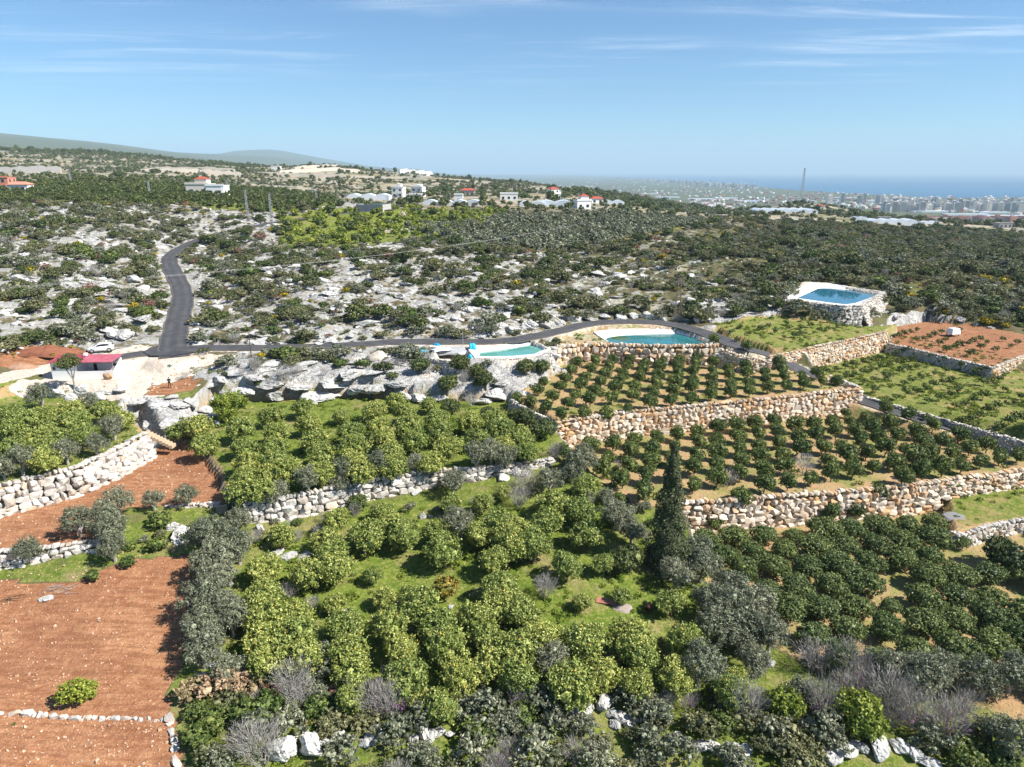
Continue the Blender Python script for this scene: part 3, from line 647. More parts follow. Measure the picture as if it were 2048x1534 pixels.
stone_wall('tall orange boulder wall below the middle orchard, right of the cypress', lin([(1352,1008),(1480,1000),(1600,990),(1700,984),(1800,974),(1900,960),(1980,950),(2048,940),(2130,930)], -36.5), -36.4, sz=1.0, seed=2)
stone_wall('tall orange boulder wall between the upper and middle orchards', lin([(1115,846),(1240,827),(1400,812),(1560,796),(1720,779)], -33), -32.85, sz=0.95, seed=3)
stone_wall('short end wall of the upper orchard where the lane passes', lin([(1720,779),(1700,768),(1660,754)], -33), -32.9, out=(1, -0.2), sz=0.9, seed=4, mat=WALLPALE)
stone_wall('boulder wall holding the teal reservoir bank above the upper orchard', lin([(1112,694),(1160,690),(1230,690),(1320,693),(1437,692)], -29.8), -29.72, sz=1.15, seed=5)
stone_wall('grey shaded stone wall under the left side of the high blue reservoir', lin([(1562,600),(1600,603),(1640,607),(1686,612),(1722,612)], -26.8), -26.8, out=(-0.3, -1), sz=0.85, seed=6, mat=WALLPALE, batter=0.25)
stone_wall('sunlit pale stone wall under the right end of the high blue reservoir', lin([(1722,612),(1745,597),(1768,584)], -26.8), -26.8, out=(1, -0.4), sz=0.8, seed=7, mat=WALLPALE, batter=0.45)
stone_wall('pale orange stone wall between the two green terraces', lin([(1538,714),(1580,706),(1640,692),(1700,680),(1772,664)], -31), -30.9, sz=0.75, seed=8)
stone_wall('low stone wall along the front of the red ploughed terrace', lin([(1776,688),(1830,700),(1880,712),(1985,737)], -33), -32.9, sz=0.7, seed=9, mat=WALLPALE, out=(-0.3, -1))
stone_wall('stone wall at the corner of the red terrace at the picture edge', lin([(1985,737),(2048,712),(2110,700)], -33), -32.9, sz=0.8, seed=10, out=(0.3, -1))
stone_wall('low stone wall beside the lane at the edge of the green terrace', lin([(1735,796),(1800,815),(1900,844),(2048,886),(2110,905)], -34.7), -34.5, sz=0.65, seed=11, mat=WALLPALE, out=(-0.4, -1))
stone_wall('curved white stone wall on the small ledge below the orchard wall', lin([(1905,1066),(1915,1072),(1940,1066),(1980,1052),(2048,1040),(2110,1030)], -38.6), -38.5, sz=0.8, seed=12, mat=WALLPALE)
stone_wall('white boulder wall across the slope between the two lemon groves', lin([(488,1008),(600,992),(720,966),(850,946),(960,936),(1100,920)], -34.4), -34.3, sz=1.0, seed=13, mat=WALLPALE)
stone_wall('tall stone wall below the left lemon patch', lin([(-120,1003),(0,972),(80,953),(150,936),(220,905),(290,868)], -32.4), -32.3, sz=0.95, seed=14, mat=WALLPALE, batter=0.3)
stone_wall('boulder wall below the narrow red terrace by the picture edge', lin([(-120,1130),(0,1104),(120,1093),(195,1084),(235,1045)], -35.5), -35.4, sz=0.95, seed=15, mat=WALLPALE, batter=0.3)
stone_wall('short stone wall by the wooden steps', lin([(330,1014),(390,1010),(440,1007)], -35.5), -35.4, sz=0.7, seed=16, mat=WALLPALE)
stone_wall('thin stone edging along the side of the upper orchard', lin([(1022,800),(1060,822),(1115,846)], -33), -32.95, sz=0.6, seed=17, mat=WALLPALE, out=(-0.6, -1))
stone_wall('rubble wall under the small turquoise tank', lin([(950,719),(1024,720),(1085,713),(1102,706)], -29.7), -29.65, sz=0.6, seed=18, mat=WALLPALE)
stone_wall('rough stone bank where the lane drops beside the upper orchard', [P(1440,698,-29.9), P(1490,714,-30.6), P(1538,729,-31.7)], lambda s: -29.95 - 0.13 * s, sz=0.8, seed=33, mat=WALLSTONE, out=(-0.6, -1), batter=0.3)
stone_wall('row of white stones dividing the two red fields', lin([(-60,1418),(60,1417),(150,1419),(240,1417),(340,1419)], -38.4), lambda s: -38.3, sz=0.55, seed=19, mat=WALLPALE, top=False, gap=1.02, rows=1)
stone_wall('white stone kerb wall down the side of the near red field', [P(340,1419,-38.4), P(352,1470,-38.6), P(355,1534,-38.7), P(357,1590,-38.8)], lambda s: -38.3, sz=0.7, seed=20, mat=WALLPALE, top=False, out=(-1, 0), gap=1.02, rows=1)
# ------------------------------------------------------------------ plants: prototypes
def leafquads(P_, N_, s, rng, asp=0.6):
    n = len(P_); r = rng.normal(size=(n, 3)); t1 = np.cross(N_, r); t1 /= np.linalg.norm(t1, axis=1)[:, None] + 1e-9; t2 = np.cross(N_, t1); t2 /= np.linalg.norm(t2, axis=1)[:, None] + 1e-9
    s = (np.asarray(s) * rng.uniform(0.65, 1.3, n))[:, None]
    V = np.stack([P_ - t1 * s, P_ + t2 * s * asp, P_ + t1 * s, P_ - t2 * s * asp], 1).reshape(-1, 3)
    return V, np.arange(4 * n).reshape(-1, 4)
ICO = []
for sd in (1, 2):
    bm = bmesh.new(); bmesh.ops.create_icosphere(bm, subdivisions=sd, radius=1); ICO.append((np.array([v.co[:] for v in bm.verts]), [tuple(v.index for v in f.verts) for f in bm.faces])); bm.free()
def crown(name, seed, w, h, z0, n, leaf, mat, lobes=9, spread=0.58, lr=(0.42, 0.62), core=0.70, out=0.9, asp=0.6, shell=0.22, per=16, sprig=0.048):
    """A crown of many small leaves gathered on overlapping lobes, base at z0."""
    rng = np.random.default_rng(seed); c = rng.normal(size=(lobes, 3)); c /= np.linalg.norm(c, axis=1)[:, None]; c *= spread * rng.uniform(0.55, 1.0, (lobes, 1)); c[:, 2] = np.abs(c[:, 2]) * 0.9 - 0.28; c[0] = (0, 0, 0)
    r = rng.uniform(*lr, lobes); r[0] = lr[1] * 1.05
    ns = max(40, n // per); k = rng.choice(lobes, ns * 3, p=r ** 2 / (r ** 2).sum()); d = rng.normal(size=(ns * 3, 3)); d /= np.linalg.norm(d, axis=1)[:, None]
    q = c[k] + d * (r[k] * (1 - shell * rng.random(ns * 3) ** 1.5 + 0.09 * rng.normal(size=ns * 3)))[:, None]
    dist = np.linalg.norm(q[:, None] - c[None], axis=2) / r[None]; dist[np.arange(ns * 3), k] = 9
    ok = (dist.min(1) > 0.84) & (q[:, 2] > -0.86); q, d = q[ok][:ns], d[ok][:ns]; m_ = len(q)
    g = np.repeat(np.arange(m_), n // m_ + 1)[:n]; sg = sprig * rng.uniform(0.6, 1.4, m_)
    dl = rng.normal(size=(len(g), 3)); q = q[g] + dl * sg[g][:, None] + d[g] * np.abs(dl[:, :1]) * sg[g][:, None] * 0.5; d = d[g] + dl * 0.45; d /= np.linalg.norm(d, axis=1)[:, None]
    S = np.array([w / 2, w / 2, h / 2]) / 0.98
    zz = q * S; zz[:, 2] += z0 + h / 2
    nn = d * out + rng.normal(size=d.shape) * 0.8 + np.array([0, 0, 0.25]); nn /= np.linalg.norm(nn, axis=1)[:, None]
    V, Q = leafquads(zz, nn, leaf, rng, asp)
    if core > 0:
        iv, fi = ICO[0]; Vs, Fs = [V], Q.tolist(); b = len(V)
        for i in range(lobes):
            vv = (c[i] + iv * (r[i] * core) * rng.uniform(0.9, 1.08, (len(iv), 1))) * S; vv[:, 2] += z0 + h / 2; vv[:, 2] = np.maximum(vv[:, 2], z0 * 0.8)
            Vs.append(vv); Fs += [tuple(b + j for j in f) for f in fi]; b += len(vv)
        me = mesh(name, np.concatenate(Vs), Fs, mat)
    else: me = quadmesh(name, V, Q, mat)
    return me
def limb(mb, a, d, ln, r, depth, rng, split=(2, 3), bend=0.35, ang=0.6, up=0.15, taper=0.72, n=4):
    p = Vector(a); d = Vector(d).normalized(); k = 3
    for i in range(k):
        q = p + d * (ln / k); r2 = r * (1 - (1 - taper) * (i + 1) / k)
        mb.bar(p, q, r * (1 - (1 - taper) * i / k), r2, n); p = q
        d = (d + Vector((rng.uniform(-1, 1), rng.uniform(-1, 1), rng.uniform(-0.6, 0.8) + up)) * bend * 0.5).normalized()
    if depth > 0:
        for _ in range(rng.randint(*split)):
            e = (d + Vector((rng.uniform(-1, 1), rng.uniform(-1, 1), rng.uniform(-0.4, 0.8) + up)) * ang).normalized()
            limb(mb, p, e, ln * rng.uniform(0.55, 0.85), r * taper * rng.uniform(0.6, 0.8), depth - 1, rng, split, bend, ang, up, taper, 3)
BARK = plain('bark', (0.16, 0.125, 0.09), 0.95, 0.1, 0.25, 6)
GREYBARK = plain('grey_bark', (0.34, 0.31, 0.28), 0.95, 0.1, 0.2, 6)
def trunk_mesh(name, seed, h, r, mat=None, forks=3, sp=0.5):
    mb = MB(); rg = random.Random(seed)
    mb.bar((0, 0, -0.25), (0, 0, h * 0.35), r * 1.25, r * 0.9, 6)
    for k in range(forks):
        a = 6.28 * (k + rg.random() * 0.6) / forks; e = Vector((math.cos(a) * sp * h, math.sin(a) * sp * h, h)); m_ = Vector((e.x * 0.45, e.y * 0.45, h * 0.62))
        mb.bar((0, 0, h * 0.3), m_, r * 0.75, r * 0.5, 5); mb.bar(m_, e, r * 0.5, r * 0.22, 5)
    return mb.mesh(name, mat or BARK)
def twig_mesh(name, seed, h, mat, stems=6, depth=4, lean=0.45, r=0.05):
    mb = MB(); rg = random.Random(seed)
    for k in range(stems):
        a = 6.28 * k / stems + rg.random(); limb(mb, (0.1 * math.cos(a), 0.1 * math.sin(a), -0.1), (math.cos(a) * lean, math.sin(a) * lean, 1), h * rg.uniform(0.32, 0.45), r, depth, rg, (2, 3), 0.5, 0.75, 0.12, 0.7)
    rn = np.random.default_rng(seed); n = 900; a = rn.uniform(0, 6.28, n); q = rn.random(n) ** .6; zz = rn.uniform(.25, 1.0, n) ** .8
    pp_ = np.stack([np.cos(a) * q * h * .5 * (.35 + .75 * zz), np.sin(a) * q * h * .5 * (.35 + .75 * zz), h * .95 * zz * (1 - .25 * q * q)], -1); dd_ = pp_ * np.array([1, 1, .8]) + rn.normal(size=(n, 3)) * .5; dd_ /= np.linalg.norm(dd_, axis=1)[:, None]
    sd_ = np.cross(dd_, rn.normal(size=(n, 3))); sd_ /= np.linalg.norm(sd_, axis=1)[:, None]; ln_ = rn.uniform(.12, .3, (n, 1)) * h / 2.6; wd_ = .012
    V = np.stack([pp_ - dd_ * ln_, pp_ + sd_ * wd_, pp_ + dd_ * ln_, pp_ - sd_ * wd_], 1).reshape(-1, 3); mb.add(V.tolist(), np.arange(4 * n).reshape(-1, 4).tolist())
    return mesh(name, mb.v, mb.f, mat)

F_LEMON = foliage('lemon_leaves', (0.070, 0.108, 0.013), (0.225, 0.275, 0.052), (0.53, 0.56, 0.18), 0.22, 0.35, (0.98, (0.55, 0.38, 0.05)))
F_CITRUS = foliage('citrus_leaves', (0.035, 0.064, 0.012), (0.095, 0.140, 0.028), (0.22, 0.26, 0.066), 0.2, 0.35)
F_ORANGE = foliage('orange_tree_leaves', (0.045, 0.076, 0.016), (0.125, 0.172, 0.042), (0.27, 0.31, 0.10), 0.2, 0.4)
F_LIME = foliage('bright_citrus_leaves', (0.10, 0.145, 0.014), (0.23, 0.28, 0.036), (0.42, 0.44, 0.085), 0.25, 0.3)
F_FRUIT = foliage('fruiting_leaves', (0.08, 0.10, 0.015), (0.20, 0.19, 0.03), (0.42, 0.34, 0.07), 0.2, 0.3, (0.90, (0.55, 0.25, 0.02)))
F_OLIVE = foliage('olive_leaves', (0.060, 0.070, 0.038), (0.170, 0.183, 0.108), (0.35, 0.36, 0.245), 0.15, 0.3)
F_DARK = foliage('carob_leaves', (0.030, 0.050, 0.012), (0.076, 0.104, 0.027), (0.18, 0.205, 0.062), 0.15, 0.35)
F_MAQUIS = foliage('maquis_leaves', (0.058, 0.066, 0.027), (0.145, 0.152, 0.066), (0.30, 0.295, 0.155), 0.15, 0.15, varv=0.5)
F_BROOM = foliage('broom_flowers', (0.12, 0.12, 0.02), (0.34, 0.28, 0.02), (0.72, 0.53, 0.02), 0.2, 0.15)
F_WEED = foliage('weed_leaves', (0.06, 0.12, 0.012), (0.15, 0.22, 0.026), (0.30, 0.35, 0.06), 0.3, 0.15)
F_DRY = foliage('dry_leaves', (0.20, 0.14, 0.075), (0.36, 0.27, 0.15), (0.52, 0.41, 0.25), 0.2, 0.1)
F_RUST = foliage('rust_leaves', (0.16, 0.085, 0.055), (0.27, 0.155, 0.11), (0.36, 0.22, 0.16), 0.2, 0.1)
F_CYP = foliage('cypress_leaves', (0.030, 0.042, 0.016), (0.075, 0.09, 0.038), (0.17, 0.175, 0.085), 0.1, 0.2)
F_JUDAS = foliage('judas_blossom', (0.20, 0.08, 0.16), (0.28, 0.11, 0.22), (0.36, 0.18, 0.28), 0.2, 0.1)
TWIG = plain('bare_twigs', (0.35, 0.325, 0.295), 0.95, 0.05, 0.2, 2)
TWIGP = plain('pale_twigs', (0.46, 0.43, 0.40), 0.95, 0.05, 0.2, 2)

PROTO = {}
def proto(key, parts): PROTO.setdefault(key, []).append(parts)
for k in range(5):
    proto('lemon', [('trunk', trunk_mesh('lemon_trunk', k, 1.8, 0.12)), ('crown', crown('lemon_crown', 10 + k, 4.2, 4.1, 0.1, 4600, 0.10, F_LEMON, 20, 0.66, (0.24, 0.42), core=0.55, asp=0.62, shell=0.3))])
    proto('citrus', [('trunk', trunk_mesh('citrus_trunk', 20 + k, 1.2, 0.07)), ('crown', crown('citrus_crown', 30 + k, 2.6, 2.75, 0.12, 2300, 0.08, F_CITRUS, 14, 0.58, (0.28, 0.46), core=0.7, asp=0.6, shell=0.2, sprig=0.034, per=8))])
    proto('orange', [('trunk', trunk_mesh('orange_trunk', 40 + k, 1.6, 0.11)), ('crown', crown('orange_crown', 50 + k, 4.0, 2.9, 0.1, 4200, 0.095, F_ORANGE, 16, 0.56, (0.28, 0.48), core=0.68, asp=0.6, shell=0.2, sprig=0.032, per=8))])
    proto('olive', [('trunk', trunk_mesh('olive_trunk', 60 + k, 2.2, 0.17, GREYBARK, 4)), ('crown', crown('olive_crown', 70 + k, 4.0, 4.0, 0.3, 5000, 0.095, F_OLIVE, 24, 0.76, (0.18, 0.36), core=0.42, asp=0.34, shell=0.5))])
for k in range(3):
    proto('lime', [('trunk', trunk_mesh('lime_trunk', 80 + k, 1.6, 0.1)), ('crown', crown('lime_crown', 90 + k, 3.6, 3.0, 0.15, 2600, 0.125, F_LIME, 9, 0.5, (0.4, 0.56)))])
    proto('dark', [('trunk', trunk_mesh('carob_trunk', 110 + k, 2.0, 0.16)), ('crown', crown('carob_crown', 120 + k, 4.2, 3.8, 0.25, 3400, 0.11, F_DARK, 12, 0.58, (0.34, 0.52)))])
    proto('sapling', [('trunk', trunk_mesh('sapling_trunk', 130 + k, 0.7, 0.035)), ('crown', crown('sapling_crown', 140 + k, 1.5, 1.3, 0.2, 420, 0.085, F_CITRUS, 6, 0.6, (0.3, 0.5), core=0.45, shell=0.5))])
proto('fruit', [('trunk', trunk_mesh('fruit_trunk', 150, 1.5, 0.1)), ('crown', crown('fruit_crown', 151, 3.0, 2.6, 0.15, 2000, 0.12, F_FRUIT, 9, 0.52, (0.4, 0.56)))])
for k in range(5): proto('maquis', [('foliage', crown('shrub_foliage', 160 + k, 2.6, 1.8, 0.0, 1500, 0.10, F_MAQUIS, 18, 0.78, (0.18, 0.38), core=0.5, asp=0.45, shell=0.5))])
for k in range(3):
    proto('mdark', [('foliage', crown('dark_shrub_foliage', 180 + k, 2.8, 2.3, 0.0, 1500, 0.105, F_DARK, 16, 0.72, (0.22, 0.42), core=0.5, shell=0.4))])
    proto('mgrey', [('foliage', crown('grey_shrub_foliage', 190 + k, 2.6, 2.0, 0.0, 1500, 0.10, F_OLIVE, 18, 0.78, (0.18, 0.36), core=0.45, asp=0.35, shell=0.55))])
    proto('weed', [('foliage', crown('weed_foliage', 200 + k, 0.9, 0.5, 0.0, 110, 0.08, F_WEED, 6, 0.7, (0.3, 0.5), core=0, shell=0.6))])
    proto('mgreen', [('foliage', crown('green_shrub_foliage', 215 + k, 2.6, 2.0, 0.0, 1500, 0.10, F_CITRUS, 11, 0.62, (0.3, 0.5), core=0.6))])
for k in range(2):
    proto('broom', [('foliage', crown('broom_foliage', 220 + k, 1.7, 1.2, 0.0, 600, 0.075, F_BROOM, 9, 0.66, (0.26, 0.46), core=0.5, shell=0.5))])
    proto('dry', [('foliage', crown('dry_shrub_foliage', 230 + k, 2.4, 1.3, 0.0, 1100, 0.09, F_DRY, 10, 0.7, (0.24, 0.42), core=0.5, shell=0.6))])
    proto('rust', [('foliage', crown('rust_shrub_foliage', 235 + k, 2.2, 1.6, 0.0, 900, 0.085, F_RUST, 11, 0.7, (0.22, 0.4), core=0.3, shell=0.7))])
for k in range(4): proto('twig', [('branches', twig_mesh('twig_branches', 240 + k, 2.6, TWIG, 7, 4, 0.5, 0.032))])
for k in range(2): proto('fig', [('branches', twig_mesh('fig_branches', 250 + k, 3.0, TWIGP, 4, 4, 0.7, 0.07))])
for k in range(2): proto('judas', [('branches', twig_mesh('judas_branches', 260 + k, 3.2, TWIG, 7, 4, 0.45, 0.04)), ('blossom', crown('judas_blossom_sprays', 270 + k, 3.0, 2.0, 0.4, 210, 0.075, F_JUDAS, 9, 0.75, (0.25, 0.4), core=0, shell=0.8))])
# distant trees: fewer, larger leaf clumps
for nm, mt, ww, hh in (('far_citrus', F_DARK, 3.6, 3.0), ('far_olive', F_OLIVE, 3.8, 3.4), ('far_dark', F_DARK, 5.0, 4.6), ('far_maquis', F_MAQUIS, 3.4, 2.4), ('far_lime', F_LIME, 3.8, 3.0)):
    for k in range(3): proto(nm, [('foliage', crown(nm + '_clump', 300 + k, ww, hh, 0.0, 420, 0.26, mt, 9, 0.6, (0.3, 0.5), core=0.72, shell=0.3))])

def sample(poly, dens, rng, cap=60000):
    q = np.array(poly); lo, hi = q.min(0), q.max(0); n = int(min(cap, (hi - lo).prod() * dens)); x = rng.uniform(lo, hi, (n, 2)); return x[pin(poly, x[:, 0], x[:, 1])]
COUNT = {}
def plant(key, name, loc, s=1.0, rz=None, label=None, cat=None, group=None, sz=None, variant=None):
    ps = PROTO[key]; i = COUNT.get(key, 0); COUNT[key] = i + 1; parts = ps[(i if variant is None else variant) % len(ps)]
    rz = RNG.uniform(0, 6.28) if rz is None else rz; scl = (s, s, sz or s)
    if len(parts) == 1:
        o = bpy.data.objects.new(name, parts[0][1]); COL.objects.link(o); root = o
    else:
        root = bpy.data.objects.new(name, None); COL.objects.link(root); root.empty_display_size = 0.3
        for pn, me in parts:
            c_ = bpy.data.objects.new(pn, me); COL.objects.link(c_); c_.parent = root
    root.location = loc; root.rotation_euler = (0, 0, rz); root.scale = scl
    return tag(root, label, cat, group)

ORD = ['first','second','third','fourth','fifth','sixth','seventh','eighth','ninth','tenth','eleventh','twelfth','thirteenth','fourteenth','fifteenth','sixteenth','seventeenth','eighteenth','nineteenth','twentieth']
def ordn(i): return ORD[i] if i < 20 else '%dth' % (i + 1) if (i + 1) % 10 not in (1, 2, 3) else '%d%s' % (i + 1, {1: 'st', 2: 'nd', 3: 'rd'}[(i + 1) % 10])
CROP = {'1': (0, 780), '2': (512, 780), '3': (1024, 780), '4': (1536, 780), '5': (0, 500), '6': (512, 500), '7': (1024, 500), '8': (1536, 500), 'a': (0, 1154), 'b': (512, 1154), 'c': (1024, 1154), 'd': (1536, 1154)}
def pts(txt):                                      # "crop:x,y x,y ..." with the crop's four-fold pixels
    o = []
    for blk in txt.split('|'):
        k, r = blk.strip().split(':'); ox, oy = CROP[k]
        for q in r.split():
            a = q.split(','); o.append((ox + float(a[0]) / 4, oy + float(a[1]) / 4, float(a[2]) if len(a) > 2 else 1.0))
    return o
OCC = []                                           # ground already taken by placed plants
def grove(txt, key, name, hc, sc, what, where, cat, group, bands, jit=0.12, mind=0.0, lat=None):
    pl = pts(txt); w = G([p[0] for p in pl], [p[1] for p in pl], hc); it = []
    if lat:                                        # planted rows: ease each tree towards the planting grid
        K = np.array([[math.cos(math.radians(lat[0])) / lat[1], math.sin(math.radians(lat[0])) / lat[1]], [math.cos(math.radians(lat[2])) / lat[3], math.sin(math.radians(lat[2])) / lat[3]]])
        q = np.array([g[:2] for g in w]) @ K.T; ph = np.angle(np.exp(2j * np.pi * q).sum(0)) / (2 * np.pi); ij = np.round(q - ph); sn = (ij + ph) @ np.linalg.inv(K).T; seen = set(); w2, pl2 = [], []
        for g, p, s_, e in zip(w, pl, sn, ij):
            if tuple(e) in seen: continue
            seen.add(tuple(e)); x_, y_ = g[0] * .18 + s_[0] * .82, g[1] * .18 + s_[1] * .82; w2.append((x_, y_, float(hs(x_, y_)))); pl2.append(p)
        w, pl = w2, pl2
    for p, g in zip(pl, w):
        if any((g[0] - q[0]) ** 2 + (g[1] - q[1]) ** 2 < mind * mind for q in it): continue
        it.append((g[0], g[1], g[2], p[2]))
    it.sort(key=lambda g: g[1]); n = len(it); per = math.ceil(n / bands)
    for b in range(bands):
        row = sorted(it[b * per:(b + 1) * per])
        for i, g in enumerate(row):
            s = sc * g[3] * RNG.uniform(1 - jit, 1 + jit)
            lab = f'{what}, {ordn(i)} from left in {ordn(b)} row up, {where}' if bands > 1 else f'{what}, {ordn(i)} from left {where}'
            plant(key, name, (g[0], g[1], g[2] - 0.05), s, None, lab, cat, group, s * RNG.uniform(0.92, 1.08)); OCC.append((g[0], g[1], 1.3 * s))
    return it

grove("7:500,910 475,970 435,1030 385,1090 325,1150 665,890 620,945 580,1010 550,1080 505,1145 815,880,.9 785,930 735,990 715,1050 680,1120 630,1185 960,865 930,910 885,970 850,1035 838,1100 810,1170 1055,900,.85 1045,950 1020,1015 980,1080 955,1150 1120,860 1205,885 1180,940 1185,1000 1155,1060 1130,1130 1350,880 1330,920 1325,985 1315,1050 1300,1120 1485,855 1475,905 1465,970 1440,1030 1455,1095 1445,1160 1605,840 1605,890 1600,950 1605,1020 1605,1085 1610,1155 1740,800,.8 1740,850 1745,935 1745,990 1750,1060 1760,1135 1870,820 1860,860 1875,920 1885,985 1895,1050 1895,1120 2005,860 2010,910 2010,965 2025,1030 2035,1095 170,1100,.9 200,1060,.9 30,1140 150,1190|8:95,905 100,955 130,1020 145,1085 260,990 285,1065 385,980 435,1050 540,1035|3:45,20 150,65 275,110 400,185 440,100 590,150 765,145 945,115 1105,95 1290,75",
      'citrus', 'citrus_tree', 1.2, 0.98, 'small round citrus tree', 'upper orchard', 'tree', 'citrus trees of the upper orchard', 8, 0.12, 1.2, (164, 2.82, 110, 3.78))
grove("3:450,440 600,440 790,420 965,405 1155,375,.9 1325,350 1490,310,.9 1650,280 1810,270 1960,250 740,530 930,500 1115,460 1305,460,.85 1475,400 1640,390 1810,350 1970,330 720,620 890,610 1090,560 1285,560 1465,520 1645,520 1815,440 1985,430,.85 865,700 1060,680 1280,640 1460,610 1640,580 1815,540 1995,540 1060,790 900,800,.8 1450,740 1635,700 1830,640 2010,630 1605,830 1825,810 2010,760|4:60,220 210,260 370,240 515,210 630,180,.7 80,320 250,310 405,340 545,300 670,255,.85 810,220,.9 940,195,.9 95,410 265,380 440,430 560,345 720,330 850,300 980,275 1125,255 130,500 295,470 480,540 600,430,.85 760,390 790,480 905,390 1055,360 1180,320 1320,310 140,610 650,520 930,460 1100,460,.8 1220,380 1390,390 1520,365 20,600 180,740 375,700,.85 515,650 510,740 695,620 850,600 1030,570 1165,530,1.15 1300,510 1465,480 1610,450 1745,440 735,740 900,715 1085,690,.9 1250,650,1.2 1400,620 1545,585 1700,555 1855,540 2000,520 20,730",
      'citrus', 'citrus_tree', 1.35, 1.08, 'dark green citrus tree', 'middle orchard', 'tree', 'citrus trees of the middle orchard', 9, 0.14, 1.3, (164, 2.70, 110, 3.54))
grove("3:1560,1150 1790,1140 1980,1130 1680,1290 1950,1280 1850,1400|4:45,1130 230,1120,.75 450,1100 660,1090 890,1070 1120,1040 1320,1030 140,1250 380,1240 630,1230 860,1215 1090,1190 1320,1180 60,1370 310,1380 560,1370 790,1370,.9 1075,1330 1300,1290 1540,1440 1780,1440 1290,1450 1550,1220,.6 1960,1400|d:60,90 250,90 520,70 790,70 180,260 430,240 720,230 1015,230,.6 1270,150 1520,120 1820,140,.9 390,420 600,330 700,430 960,390,.85 1250,350 1540,310 1800,310 2000,270 1170,550 1500,510 1850,540 560,560 2010,460 1690,470 930,590,.8|c:1960,1400,.1",
      'orange', 'orange_tree', 1.5, 0.99, 'broad dark orange tree', 'lower right orchard', 'tree', 'orange trees of the lower right orchard', 6, 0.12, 1.6, (17, 3.38, 147, 2.64))
grove("2:130,190 150,330 170,450 150,560 90,660 240,650 380,120 420,260 470,390 520,490 500,640 680,170,.8 760,330 780,450 770,560 840,620 950,150 980,270 1020,380 1080,480 1110,590 1130,60 1190,160 1220,280 1280,380 1400,560 1450,220 1480,330 1530,430 1720,250 1770,370 1380,80,.8 1900,210 1960,310 1980,430,.9 30,780|1:1450,300 1640,420 1560,280 1920,310 1950,430 1980,560 1960,680 1930,800|3:60,380 110,470 180,520,.9",
      'lemon', 'lemon_tree', 2.1, 0.98, 'yellow-green lemon tree', 'upper lemon grove', 'tree', 'lemon trees of the upper grove', 6, 0.08, 1.7)
grove("1:80,160 330,180 560,140 600,250 830,150 960,210 430,260 90,300 300,330 640,340 80,440 330,450 350,540 980,200,.7 170,240 470,350", 'lemon', 'lemon_tree', 2.1, 0.94, 'pale leafy lemon tree', 'left walled patch', 'tree', 'lemon trees of the left walled patch', 4, 0.08, 1.8)
grove("2:190,1130,.8 560,1160,.85 600,1290 620,1420 640,1010,.9 860,1170,1.1 1010,930,.8 1180,1150,1.1 1090,1050 1440,1110 1500,1290,1.1 1560,870,.75 1810,860,.8 1800,1120 1960,1060 1920,1330 2000,1180 930,1400,.6 450,1450 60,1400 1980,760,.6|3:60,1100 280,1050 330,900 170,1250,1.1 530,980 590,1140 440,1390,.9 740,1340,.7 40,1250 590,750,.9|b:60,130 60,300 90,480 90,640 300,280 300,470 350,620 690,400 700,580 760,700 620,150,.6 1020,100,.65 1250,90,.7 1070,330 1160,540 1200,800 1310,230 1430,360 1520,560 1620,780 1780,300 1850,480 1920,680 1960,180 1950,60 1480,1000,.8 760,900,.8 1310,950,.7|c:60,280 240,470 580,500 40,600 920,480,1.1 1010,620 1380,520 470,850,1.1 680,740 740,830 980,830,.9 1320,790 1410,900 60,780 1280,160,.95 1560,360,.75 580,120,.5 880,70,.5 1190,420,.35 690,300,.35 1740,880,.9 1790,760,.7",
      'lemon', 'lemon_tree', 2.0, 0.96, 'yellow-green lemon tree', 'lower lemon grove', 'tree', 'lemon trees of the lower grove', 8, 0.09, 1.5)
grove("b:1520,70", 'fruit', 'orange_fruit_tree', 1.3, 0.95, 'tree laden with orange fruit', 'amid the lower lemon grove', 'tree', None, 1)
grove("d:620,980,.9 720,1080 800,1190 180,1010,.9 90,980,.8|a:600,890,.75", 'lime', 'citrus_bush', 1.4, 1.0, 'bright yellow-green leafy citrus bush', 'along the bottom edge', 'bush', 'bright citrus bushes at the bottom edge', 1)
grove("1:320,50,1.05 720,60,.8 900,280,.9 760,400,.9 520,470,1.0 160,560,1.05 10,590,.8", 'olive', 'olive_tree', 2.0, 0.95, 'grey-green olive tree', 'round the left lemon patch', 'tree', 'olive trees round the left lemon patch', 1)
grove("1:930,900,1.2 620,1050,1.15 830,1010 870,1130,1.1 1220,850,.75 1490,820,.9 220,1250,.75 900,1240,.9", 'olive', 'olive_tree', 1.8, 0.9, 'grey-green olive tree', 'on the narrow red terrace', 'tree', 'olive trees on the narrow red terrace', 1)
grove("1:1680,1180,1.15 1900,1020,.95 1720,1390,1.15 1900,1250|a:1620,200,1.1 1780,200 1600,400,1.15 1850,320 1620,560,1.05 1800,690,.85 1730,30 1560,300,.8", 'olive', 'olive_tree', 2.0, 0.98, 'tall grey-green olive tree', 'in the line beside the red field', 'tree', 'olive trees beside the large red field', 1)
grove("2:160,790,.85 410,690,.9 700,600,.95 650,710,.75 970,580,.95 1270,540,.9 1760,520,1 1880,480,1 2010,530,.9 1570,720,1.1 1640,1050,1.05|3:300,700,.95", 'olive', 'olive_tree', 2.0, 0.95, 'dark olive tree', 'along the white wall between the lemon groves', 'tree', 'olive trees along the white wall', 1)
grove("3:540,570,1.25 480,620,.8 840,980,.95 760,790,.7 960,1090,.9 1480,1290,1.1 1330,1450 1520,1390|c:1600,190,1.1 1750,100,1.1 1680,390,1.2 1800,290,1.15 1950,230,1.1 1950,430,1.05 1830,450,.9 300,650,.95 1500,710,1.1 1960,640,.8|d:20,440,1", 'olive', 'olive_tree', 2.1, 1.0, 'silvery olive tree', 'in the belt below the cypress', 'tree', 'silvery olive trees below the cypress', 2)
